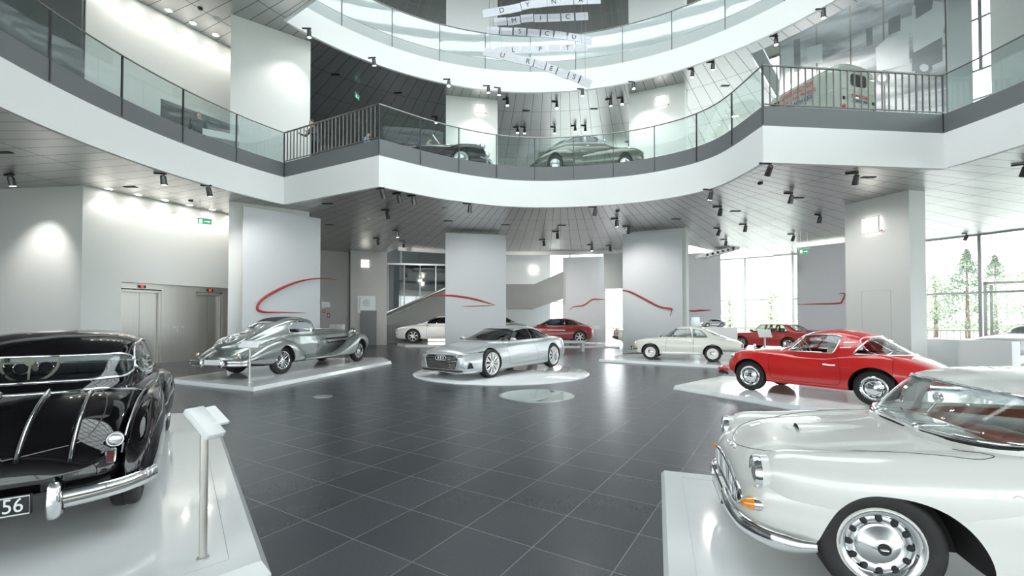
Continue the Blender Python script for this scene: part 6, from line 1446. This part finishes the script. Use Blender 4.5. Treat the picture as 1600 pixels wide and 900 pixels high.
for nm, px, py, w_, h_, m_, lab in (('notice_panel', 509, 476, .50, .34, 'board', 'small glass notice on the grey wall left of the grey pillar'), ('fire_sign', 506, 486.5, .17, .17, 'sign_red', 'small square red fire sign on the grey wall'), ('extinguisher_sign', 513, 492.5, .15, .32, 'sign_red', 'small upright red sign right below the square one')):
    bm = bmesh.new(); box(bm, (0,0,0), (w_,.02,h_), None, .003); o = bobj(nm, bm, m_); o.location = on_back(px, py); o.rotation_euler.z = rzb; tag(o, lab, 'sign')
    if m_ == 'sign_red':
        bm = bmesh.new(); box(bm, (0,-.012,0), (w_*.5,.006,h_*.25)); box(bm, (0,-.012,0), (w_*.18,.006,h_*.6)); bobj('pictogram', bm, 'white_edge', o)
p = D(527, 505, 25.5); bm = bmesh.new(); box(bm, (0,0,.7), (.36,.3,1.3), None, .01); o = bobj('leaflet_box', bm, 'fascia'); o.location = (p.x-.2, p.y, 0); tag(o, 'white leaflet box left of its twin before the grey wall', 'box')
bm = bmesh.new(); box(bm, (0,0,.7), (.36,.3,1.3), None, .01); o = bobj('leaflet_box', bm, 'fascia'); o.location = (p.x+.2, p.y, 0); tag(o, 'white leaflet box right of its twin before the grey wall', 'box')
bm = bmesh.new(); box(bm, (0,0,1.1), (.95,.05,2.2), None, .01); o = bobj('service_door', bm, 'band'); o.location = (D(577,500,28.0).x, 27.9, 0); o.rotation_euler.z = .3; tag(o, 'low dark grey door at the foot of the grey pillar', 'door')
# exit signs
def exit_sign(px, py, Y, lab, rz=0, s=1, zc=Z1):
    p = D(px, py, Y); root = empty('exit_sign', p, rz, lab, 'exit sign')
    bm = bmesh.new(); box(bm, (0,0,0), (.42*s,.03,.2*s), None, .004); bobj('panel', bm, 'green_sign', root)
    bm = bmesh.new(); box(bm, (-.12*s,-.02,0), (.10*s,.008,.14*s)); box(bm, (.05*s,-.02,0), (.12*s,.008,.03*s)); box(bm, (.12*s,-.02,.0), (.05*s,.008,.06*s), Matrix.Rotation(.78,3,'Y')); bobj('pictogram', bm, 'sign_white', root)
    bm = bmesh.new(); box(bm, (0,0,.14*s), (.5*s,.06,.07*s), None, .004); bobj('housing', bm, 'alu', root)
    bm = bmesh.new()
    for x_ in (-.15*s,.15*s): cyl(bm, (x_,0,.14*s), (x_,0,zc-p.z), .006)
    bobj('hanger', bm, 'alu', root)
exit_sign(320, 346, 16.2, 'green exit sign hanging before the wall with the lifts', .6)
exit_sign(1256, 393, 22.0, 'green exit sign hanging left of the big white pillar', -.3)
exit_sign(558, 152, 21.5, 'exit sign hanging over the first gallery seen nearly edge-on', 1.42, .9, Z2)
# ------------------------------------------------------------------ track spotlights
def spot_proto():
    root = empty('track_spotlight', (0,0,0))
    bm = bmesh.new(); box(bm, (0,0,-.03), (.34,.055,.045), None, .006); bobj('track_adapter', bm, 'lamp_dark', root)
    bm = bmesh.new(); cyl(bm, (.1,0,-.05), (.1,0,-.14), .015, None, 8); box(bm, (.1,0,-.14), (.04,.14,.02)); bobj('bracket', bm, 'lamp_dark', root)
    bm = bmesh.new(); cyl(bm, (0,0,.13), (0,0,-.13), .075, .085, 20); cyl(bm, (0,0,.16), (0,0,.13), .05, .07, 20); b2 = bobj('lamp_body', bm, 'lamp_body', root, 40); b2.location = (.1,0,-.24); b2.rotation_euler = (.35,.0,0)
    bm = bmesh.new(); cyl(bm, (0,0,-.131), (0,0,-.134), .065, None, 20); bobj('lens', bm, 'lens', b2, 40)
    return root
SP = spot_proto(); first = [True]
def place_spot(px, py, z, lab, group, tilt=None, on=True, scale=1, rz=None):
    p = G(px, py, z-.22); rnd = random.random
    if first[0]: o = SP; first[0] = False
    else: o = copy_tree(SP)
    o.location = (p.x, p.y, z); o.rotation_euler.z = rnd()*6.28 if rz is None else rz; o.scale = (scale,)*3
    tag(o, lab, 'spotlight', group)
    for ch in [c for c in bpy.data.objects if c.parent == o and c.name.startswith('lamp_body')]:
        ch.rotation_euler.x = (.15+.6*rnd()) if tilt is None else tilt
        if not on:
            for l in [c for c in bpy.data.objects if c.parent == ch]:
                l.data = LENS_OFF
    return o
bm = bmesh.new(); cyl(bm, (0,0,-.131), (0,0,-.134), .065, None, 20); LENS_OFF = bpy.data.meshes.new('lens_off'); bm.to_mesh(LENS_OFF); bm.free(); LENS_OFF.materials.append(M['lamp_glass'])
low = [(14,283,1,'spotlight under the gallery above the near left wall'),(250,281,1,'spotlight under the left gallery above the lifts, first from the wall corner'),(322,299,1,'spotlight under the left gallery, just left of the white pillar'),
 (594,303,0,'spotlight under the corner of the gallery, leftmost of three'),(620,311,0,'spotlight under the gallery corner, middle one of three'),(643,314,0,'spotlight under the gallery corner, rightmost of three'),
 (602,336,1,'lit spotlight below the three at the gallery corner'),(618,366,1,'lit spotlight above the left stair'),(628,382,1,'small spotlight nearest the glazed partition'),(588,378,0,'unlit spotlight above the grey pillar'),
 (730,326,0,'spotlight above the middle screen'),(926,331,0,'spotlight in front, above the right screen, by the white fascia'),(960,349,1,'spotlight just left above the right screen'),(868,368,1,'spotlight over the distant dark red coupe'),(847,380,1,'farther spotlight over the distant dark red coupe'),
 (979,360,0,'dark spotlight at the top left corner of the right screen'),(922,388,1,'distant spotlight above the screen of the dark red coupe'),(951,389,1,'distant spotlight between the two far screens'),
 (1106,305,1,'lit spotlight close to the white fascia above the red coupe'),(1121,331,0,'spotlight right above the right screen pillar'),(1161,357,0,'spotlight above the tall back windows'),(1120,363,0,'spotlight beside the stair underside'),(1131,380,0,'spotlight lowest beside the stair underside'),
 (1196,266,0,'spotlight under the right corner of the gallery'),(1232,311,0,'spotlight left of the big white pillar, nearer one'),(1278,343,0,'spotlight touching the left edge of the big white pillar'),(1236,372,0,'small spotlight above the exit sign'),
 (1331,281,0,'spotlight in front of the big white pillar, under the barred railing'),(1593,268,0,'spotlight at the far right edge under the gallery'),(1507,371,0,'spotlight above the far right windows')]
for x, y, on, lab in low: place_spot(x, y, Z1, lab, 'spotlights under the first gallery', on=bool(on), rz=random.uniform(-.4,.4))
up = [(581,97,'bright star-like spotlight above the barred railing'),(479,52,'bright spotlight at top right of the big left pillar'),(760,140,'bright spotlight above the lit square of the middle pillar'),(777,143,'smaller spotlight just right of the one above the middle pillar'),
 (907,145,'bright spotlight below the last hanging cards'),(987,134,'bright spotlight above the left edge of the right gallery pillar'),(1079,115,'bright spotlight right of the right gallery pillar, left of two'),(1110,104,'bright spotlight right of the right gallery pillar, right of two'),
 (1209,64,'bright spotlight at the left end of the photo mural'),(698,130,'spotlight above the cabriolet, near the white fascia'),(790,161,'spotlight right of the middle gallery pillar'),(867,165,'spotlight high between the two gallery pillars'),
 (679,188,'spotlight above the cabriolet, left of two'),(702,190,'spotlight above the cabriolet, right of two'),(806,204,'spotlight low above the gap between the gallery cars, left of two'),(817,204,'spotlight low above the gap between the gallery cars, right of two'),
 (864,204,'spotlight above the tail of the olive saloon'),(896,202,'spotlight above the roof of the olive saloon, left of two'),(912,202,'spotlight above the roof of the olive saloon, right of two'),(951,161,'spotlight left of the right gallery pillar, left of two'),(969,159,'spotlight left of the right gallery pillar, right of two'),
 (981,227,'spotlight just above the bonnet of the olive saloon'),(1282,22,'spotlight shining on the photo mural')]
for x, y, lab in up: place_spot(x, y, Z2, lab, 'spotlights over the first gallery', tilt=random.uniform(-.2,.3), rz=random.uniform(-.3,.3))
# recessed downlights
def downlight(p, lab, group, r=.10):
    root = empty('recessed_downlight', p, 0, lab, 'downlight', group)
    bm = bmesh.new(); lathe(bm, [(r*1.25,0),(r*1.25,-.012),(r,-.016),(r,0)], 24, 'z', closed=True); bobj('bezel', bm, 'alu', root, 50)
    bm = bmesh.new(); cyl(bm, (0,0,-.004),(0,0,-.008), r, None, 24); bobj('lens', bm, 'lens', root)
def spot_light(p, tgt, e, ang=70, blend=.6, r=.05, col=(1,.94,.86)):
    l = bpy.data.lights.new('spot', 'SPOT'); l.energy = e; l.spot_size = math.radians(ang); l.spot_blend = blend; l.shadow_soft_size = r; l.color = col
    o = bpy.data.objects.new('spot_light', l); C.objects.link(o); o.location = p; o.rotation_euler = (Vector(tgt)-Vector(p)).to_track_quat('-Z','Y').to_euler(); return o
ords = ['first','second','third','fourth','fifth','sixth']
for k, (x, y) in enumerate([(205,303),(240,311),(270,318),(302,323),(330,329),(354,333)]):
    t = .55+k*.80; q = lw(t, -.32); downlight((q[0], q[1], Z1), 'recessed downlight over the lifts, %s from the wall corner' % ords[k], 'downlights washing the lift wall')
    spot_light((q[0], q[1], Z1-.03), (q[0]+nL.x*.30, q[1]+nL.y*.30, 3.6), 12, 96, .45)
for k in range(6):
    t = .55+k*.80; q = lw(t, -.40); downlight((q[0], q[1], Z2), 'recessed downlight over the upper left gallery wall, %s from the left' % ords[k], 'downlights washing the upper left gallery wall')
    spot_light((q[0], q[1], Z2-.03), (q[0]+nL.x*.30, q[1]+nL.y*.30, 10.6), 13, 96, .45)
# beams added at track spotlights, lit and unlit, to brighten screens, walls and cars
def aimed(px, py, z, tgt, e, ang=60): e *= .38; p = G(px, py, z-.22); spot_light((p.x, p.y, z-.5), tgt, e, ang, .9, .06, (1,.96,.91))
aimed(14,283,Z1,(-15.5,14.4,3.4),220,75); aimed(250,281,Z1,(-12.2,17.4,2.8),90,80); aimed(322,299,Z1,(-8.9,17.1,3.0),160,80)
aimed(602,336,Z1,(-9.2,28.0,3.0),260,80); aimed(618,366,Z1,(-6,30.5,2.0),260,80); aimed(628,382,Z1,(-4,28.2,1.0),160,70); aimed(730,326,Z1,(-1.7,21.6,3.0),280,70)
aimed(960,349,Z1,(6.6,21.2,3.2),280,75); aimed(868,368,Z1,(4.0,28.3,1.0),240,80); aimed(847,380,Z1,(.5,32.0,1.5),400,90); aimed(922,388,Z1,(5.0,30.7,3.0),240,80)
aimed(1106,305,Z1,(5.7,8.8,.5),120,70); aimed(1161,357,Z1,(12.2,22.2,.5),260,80); aimed(1120,363,Z1,(12,27.4,3.0),240,80); aimed(1278,343,Z1,(17.3,24.6,3.0),260,80); aimed(1232,311,Z1,(13.1,15.9,3.0),240,80)
aimed(643,314,Z1,(-.3,13.4,.5),180,70); aimed(926,331,Z1,(6.2,16.2,.5),160,80); aimed(594,303,Z1,(-6.5,14,.6),160,80)
aimed(1282,22,Z2,(14,18,10.5),500,80); aimed(1209,64,Z2,(12.5,19,11),500,80); aimed(760,140,Z2,(-2,22.5,10),200,80); aimed(987,134,Z2,(7.2,21.6,10),200,80); aimed(479,52,Z2,(-9.3,17,9.5),160,80)
aimed(907,145,Z2,(3.2,18.3,8),200,60); aimed(698,130,Z2,(-3.1,18,8),200,60)
# small ceiling fittings: detectors and slots
def fitting(px, py, z, kind, lab):
    p = G(px, py, z); bm = bmesh.new()
    if kind == 'd': lathe(bm, [(0,-.05),(.06,-.05),(.08,-.02),(.08,0)], 16, 'z'); o = bobj('smoke_detector', bm, 'lamp_dark', None, 40); cat = 'smoke detector'
    elif kind == 's': box(bm, (0,0,-.01), (.4,.12,.02)); o = bobj('ceiling_slot', bm, 'lamp_dark'); cat = 'vent'
    else: lathe(bm, [(0,-.012),(.13,-.012),(.15,0)], 20, 'z'); o = bobj('ceiling_speaker', bm, 'band_light', None, 40); cat = 'speaker'
    o.location = (p.x, p.y, z); tag(o, lab, cat)
for a_ in [(313,13,Z2,'d','smoke detector above the upper left gallery'),(340,29,Z2,'r','round speaker above the upper left gallery'),(6,238,Z1,'s','ceiling slot at the left edge above the near wall'),(204,292,Z1,'s','ceiling slot above the lift wall'),(298,313,Z1,'d','smoke detector above the lifts'),
 (512,318,Z1,'s','ceiling slot under the gallery corner, upper one'),(536,323,Z1,'r','round speaker under the gallery corner'),(514,351,Z1,'s','ceiling slot right of the left screen'),(574,342,Z1,'r','round speaker above the grey pillar'),(695,325,Z1,'r','round speaker left above the middle screen'),(700,345,Z1,'s','ceiling slot left above the middle screen'),(790,351,Z1,'s','ceiling slot right above the middle screen'),
 (878,352,Z1,'s','ceiling slot between middle and right screens'),(965,329,Z1,'d','smoke detector near the right screen'),(1056,342,Z1,'s','ceiling slot above the right screen'),(1149,330,Z1,'s','ceiling slot right of the right screen'),(1188,286,Z1,'d','smoke detector under the right gallery corner'),(1357,277,Z1,'s','bright ceiling slot above the big white pillar'),
 (1247,309,Z1,'s','ceiling slot left of the big white pillar'),(524,116,Z2,'s','ceiling slot over the man at the railing'),(622,145,Z2,'s','ceiling slot over the cabriolet'),(822,173,Z2,'s','ceiling slot between the gallery pillars, left'),(928,170,Z2,'s','ceiling slot between the gallery pillars, right'),(1133,134,Z2,'s','ceiling slot right of the right gallery pillar')]: fitting(*a_)
# ------------------------------------------------------------------ hanging letter cards
rows = [([(158,130,''),(283,108,'D'),(410,85,''),(543,50,'Y'),(672,35,''),(805,20,'N'),(937,12,''),(1075,5,'A'),(1210,0,'')], 9.2, 'uppermost of the hanging card rows, spelling D Y N A'),
 ([(270,218,''),(405,210,'M'),(538,185,''),(672,183,'I'),(808,178,''),(945,172,'C'),(1088,165,'')], 9.6, 'hanging card row spelling M I C, second from top'),
 ([(195,305,''),(328,315,''),(465,318,'S'),(602,330,''),(738,340,'C'),(872,355,''),(1008,375,'U'),(1130,400,'')], 10.0, 'hanging card row spelling S C U, third from top'),
 ([(280,510,''),(398,505,'L'),(535,500,''),(668,497,'P'),(808,487,''),(945,485,'T'),(1085,482,'')], 9.8, 'hanging card row spelling L P T, fourth from top'),
 ([(165,530,''),(290,558,'U'),(415,590,''),(545,618,'R'),(665,648,''),(780,690,'E'),(893,735,''),(1010,775,'S'),(1120,822,'')], 9.2, 'lowest hanging card row, sloping down, spelling U R E S')]
for cards, Y, lab in rows:
    P = [D(740+x/6.43, y/6.43, Y) for x, y, c in cards]; mid = P[len(P)//2]; root = empty('letter_card_row', mid, 0, lab, 'hanging sign', 'hanging rows of letter cards')
    for i, (p, (x, y, c)) in enumerate(zip(P, cards)):
        dr = (P[min(i+1, len(P)-1)]-P[max(i-1, 0)]).normalized(); yo = 0
        q = p-mid+Vector((0,yo,0)); rt = Matrix.Rotation(-math.asin(dr.z)*1.0, 3, 'Y')
        bm = bmesh.new(); box(bm, q, (.274,.012,.170), rt); cdo = bobj('card', bm, 'paper', root)
        if c:
            mx = (Matrix.Translation(q) @ rt.to_4x4()) @ frame_mtx((0,-.008,0), (1,0,0), (0,0,1)); text_obj('letter', c, .15, 'ink', mx, cdo, .001)
        else:
            bm = bmesh.new(); tube(bm, [q+rt @ Vector((t, -.009, .022*math.sin(t*22+i)-.01)) for t in [-.10+.02*j for j in range(11)]], .0012, 4); bobj('fine_line', bm, 'rail', cdo)
    bm = bmesh.new()
    for i in (0, len(P)-1):
        q = P[i]-mid; cyl(bm, q+Vector((0,0,.08)), q+Vector((0,0,Z3-mid.z-(q.z))), .003, None, 4)
    bobj('hanging_wire', bm, 'rail', root)
# ------------------------------------------------------------------ photo mural on the right gallery
m = mat('printed photo mural', (.5,.5,.5), .35, coat=.3); nt = m.node_tree; b = nt.nodes['Principled BSDF']; tc = nt.nodes.new('ShaderNodeTexCoord'); mp = nt.nodes.new('ShaderNodeMapping')
mp.inputs['Rotation'].default_value = (0,.5,0); mp.inputs['Scale'].default_value = (.35,1,1.6); nt.links.new(tc.outputs['Object'], mp.inputs[0])
n1 = nt.nodes.new('ShaderNodeTexNoise'); n1.inputs['Scale'].default_value = 1.1; n1.inputs['Detail'].default_value = 6; n1.inputs['Distortion'].default_value = .6; nt.links.new(mp.outputs[0], n1.inputs['Vector'])
cr = nt.nodes.new('ShaderNodeValToRGB'); cr.color_ramp.elements[0].position = .36; cr.color_ramp.elements[0].color = (.30,.325,.34,1); cr.color_ramp.elements[1].position = .56; cr.color_ramp.elements[1].color = (.66,.70,.72,1)
nt.links.new(n1.outputs['Fac'], cr.inputs[0]); nt.links.new(cr.outputs[0], b.inputs['Base Color']); M['mural'] = m
M['mural_dark'] = noisy(mat('mural dark print', rough=.35), (.24,.26,.275), (.34,.36,.375), 2, stretch=(.4,1,2)); M['mural_light'] = noisy(mat('mural light print', rough=.35), (.60,.64,.66), (.72,.76,.78), 1.5)
MA, MB = Vector((11.95,19.5,0)), Vector((16.3,16.4,0)); md = (MB-MA).normalized(); mn = Vector((md.y,-md.x,0)); rzm = math.atan2(md.y, md.x)
root = empty('photo_mural', (MA+MB)/2+Vector((0,0,DK1)), rzm, 'tall black-and-white street photo mural of a lorry behind the van', 'mural')
L = (MB-MA).length; MH = 12.0; xs = [-L/2, -L/2+1.35, -L/2+2.5, -L/2+3.55, -L/2+4.5, L/2]
for a_, b_ in zip(xs[:-1], xs[1:]):
    bm = bmesh.new(); box(bm, ((a_+b_)/2, .02, MH/2), (b_-a_-.03, .03, MH)); bobj('printed_panel', bm, 'mural', root)
for a_ in xs:
    bm = bmesh.new(); box(bm, (a_, .04, MH/2), (.05,.08,MH)); bobj('joint_post', bm, 'rail', root)
def mural_poly(pix, m_, k=0):
    P = []
    for x, y in pix:
        rr = ray(x, y); t = MA.dot(mn)/(rr.x*mn.x+rr.y*mn.y); q = Vector((0,0,CAMZ))+rr*t - root.location; q = Matrix.Rotation(-rzm, 3, 'Z') @ q; P.append(Vector((q.x, -.003-.002*k, q.z)))
    bm = bmesh.new(); bm.faces.new([bm.verts.new(p) for p in P]); bobj('printed_shape', bm, m_, root)
mural_poly([(1425,10),(1450,0),(1474,4),(1474,60),(1450,75),(1427,82)], 'mural_light'); mural_poly([(1425,84),(1472,58),(1473,95),(1440,110),(1425,112)], 'mural_dark', 1)
mural_poly([(1385,60),(1420,50),(1421,100),(1370,112),(1368,75)], 'mural_light'); mural_poly([(1388,30),(1407,22),(1407,48),(1388,55)], 'mural_dark', 1); mural_poly([(1353,45),(1363,42),(1364,70),(1354,74)], 'mural_dark', 1)
mural_poly([(1430,0),(1458,0),(1456,14),(1431,30)], 'mural_dark', 2); mural_poly([(1240,62),(1250,60),(1251,110),(1241,113)], 'mural_dark', 1); mural_poly([(1260,75),(1285,68),(1285,98),(1262,100)], 'mural_light', 1)
p0 = Vector((MB.x+.02,MB.y,0)); bm = bmesh.new(); box(bm, (L/2+.36, .02, MH/2), (.66,.03,MH)); bobj('blank_panel', bm, 'board', root)
for x_, y_ in ((1444,106),(1378,122)):
    mural_poly([(x_+13*math.cos(a_), y_+11*math.sin(a_)) for a_ in [2*PI*k/20 for k in range(20)]], 'mural_dark', 2); mural_poly([(x_+7*math.cos(a_), y_+6*math.sin(a_)) for a_ in [2*PI*k/20 for k in range(20)]], 'mural_light', 3)
# glass display and table behind the left gallery railing
p = D(341, 224, 15.6); root = empty('showcase_table', (p.x-.1, 15.9, DK1), .6, 'white table showcase with glass top on the left gallery', 'display case')
bm = bmesh.new(); box(bm, (0,0,.78), (1.1,.7,.24), None, .01); bobj('cabinet', bm, 'fascia', root)
for x_ in (-.48,.48):
    for y_ in (-.28,.28):
        bm = bmesh.new(); box(bm, (x_,y_,.33), (.06,.06,.66)); bobj('leg', bm, 'fascia', root)
bm = bmesh.new(); box(bm, (0,0,1.08), (1.06,.66,.36)); bobj('glass_hood', bm, 'glass_car', root)
bm = bmesh.new(); sph(bm, (0,0,.96), .1, (2,1,.8)); sph(bm, (.25,0,.95), .07); bobj('exhibit', bm, 'alu', root)
# ------------------------------------------------------------------ people on the gallery
def person(loc, rz, label, top_m, leg_m='cloth_dark', lean=.25, arms='rail', hair='hair', s=1):
    root = empty('person', loc, rz, label, 'person')
    me = bpy.data.meshes.new('body'); bm = bmesh.new(); V = {}; 
    J = dict(pel=(0,0,.95,.15), sp=(.04*lean*4,0,1.15,.135), ch=(.10*lean*4,0,1.36,.15), nk=(.13*lean*4,0,1.50,.06), hd=(.16*lean*4,0,1.56,.06),
             hL=(0,.10,.90,.10), kL=(.02,.11,.50,.065), aL=(-.03,.12,.09,.045), tL=(.14,.13,.04,.04), hR=(0,-.10,.90,.10), kR=(.02,-.11,.50,.065), aR=(-.03,-.12,.09,.045), tR=(.14,-.13,.04,.04),
             sL=(.10*lean*4,.19,1.42,.065), eL=(.22*lean*4,.27,1.18,.046), wL=(.5,.20,1.14,.03), pL=(.57,.19,1.14,.032), sR=(.10*lean*4,-.19,1.42,.065), eR=(.22*lean*4,-.27,1.18,.046), wR=(.5,-.20,1.14,.03), pR=(.57,-.19,1.14,.032))
    if arms == 'down':
        for k_, sg in (('L',1),('R',-1)): J['e'+k_] = (.0,sg*.26,1.14,.046); J['w'+k_] = (.08,sg*.26,.90,.03); J['p'+k_] = (.10,sg*.26,.82,.032)
    for k_, v in J.items(): V[k_] = bm.verts.new(v[:3])
    for a_, b_ in [('pel','sp'),('sp','ch'),('ch','nk'),('nk','hd'),('pel','hL'),('hL','kL'),('kL','aL'),('aL','tL'),('pel','hR'),('hR','kR'),('kR','aR'),('aR','tR'),('ch','sL'),('sL','eL'),('eL','wL'),('wL','pL'),('ch','sR'),('sR','eR'),('eR','wR'),('wR','pR')]: bm.edges.new((V[a_], V[b_]))
    bm.verts.index_update(); idx = {k_: V[k_].index for k_ in V}; bm.to_mesh(me); bm.free(); o = bpy.data.objects.new('tmp', me); C.objects.link(o)
    md_ = o.modifiers.new('s', 'SKIN'); 
    for k_, v in J.items(): sv = me.skin_vertices[0].data[idx[k_]]; sv.radius = (v[3], v[3]*1.15); sv.use_root = k_ == 'pel'
    o.modifiers.new('ss', 'SUBSURF').levels = 2; dg = bpy.context.evaluated_depsgraph_get(); dg.update(); m2 = bpy.data.meshes.new_from_object(o.evaluated_get(dg)); bpy.data.objects.remove(o)
    m2.materials.clear()
    for q in (top_m, leg_m, 'skin'): m2.materials.append(M[q])
    for f in m2.polygons:
        c = f.center; f.material_index = 1 if c.z < .97 and abs(c.y) < .24 else 2 if (c.z > 1.49 and abs(c.y) < .08) or (arms != 'down' and c.x > .49) or (arms == 'down' and c.z < .92) else 0
    link('body', m2, None, root, 60)
    hx = .18*lean*4; bm = bmesh.new(); sph(bm, (hx,0,1.64), .098, (1.0,.80,1.18), 20); sph(bm, (hx+.10,0,1.63), .018, (1,.7,1.4), 8); [sph(bm, (hx,s_*.08,1.63), .022, (.8,.4,1.3), 8) for s_ in (1,-1)]; bobj('head', bm, 'skin', root, 60)
    bm = bmesh.new(); sph(bm, (hx-.018,0,1.675), .102, (1.0,.86,1.05), 20); bobj('hair', bm, hair, root, 60)
    for sg in (1,-1):
        for k in range(4):
            bm = bmesh.new(); w = J['pL' if sg > 0 else 'pR']; y0 = w[1]+(k-1.5)*.018
            if arms == 'down': tube(bm, [(w[0]+.0,y0,w[2]),(w[0]+.01,y0,w[2]-.05),(w[0]+.0,y0,w[2]-.08)], [.009,.008,.006], 6)
            else: tube(bm, [(w[0],y0,w[2]+.005),(w[0]+.05,y0,w[2]+.01),(w[0]+.075,y0,w[2]-.03)], [.009,.008,.006], 6)
            bobj('finger', bm, 'skin', root, 60)
    root.scale = (s,)*3; return root
M['shirt_blue'] = mat('light blue shirt', (.30,.40,.52), .8); M['jacket'] = noisy(mat('dark checked jacket', rough=.9), (.03,.035,.045), (.10,.11,.13), 14)
bA, bB = Vector(cL_out), Vector(cL_in); bd = (bB-bA).normalized(); bn = Vector((-bd.y, bd.x)); bn = bn if bn.y > 0 else -bn; rb = math.atan2(-bn.y, -bn.x)
p = bA.lerp(bB, .20)+bn*.62; person((p.x, p.y, DK1), rb, 'man with short dark hair in dark jacket leaning on the barred railing', 'jacket', s=1.0)
p = bA.lerp(bB, .52)+bn*1.7; person((p.x, p.y, DK1), rb+2, 'person in light blue shirt standing behind the barred railing', 'shirt_blue', arms='down', lean=.05, s=.82)
p = D(309, 205, 14.2); person((-11.45, 16.0, DK1), -.9, 'dark-clothed person behind the glass railing by the showcase table', 'cloth_dark', arms='down', lean=.1)
# ------------------------------------------------------------------ world and light
w = bpy.data.worlds.new('world'); bpy.context.scene.world = w; w.use_nodes = True
bg = w.node_tree.nodes['Background']; bg.inputs[0].default_value = (.93,.97,1,1); bg.inputs[1].default_value = 1.6
vs.exposure = 1.95
bpy.context.scene.cycles.max_bounces = 8; bpy.context.scene.cycles.transparent_max_bounces = 24
bpy.context.scene.cycles.use_denoising = True
bpy.context.scene.cycles.sample_clamp_indirect = 6
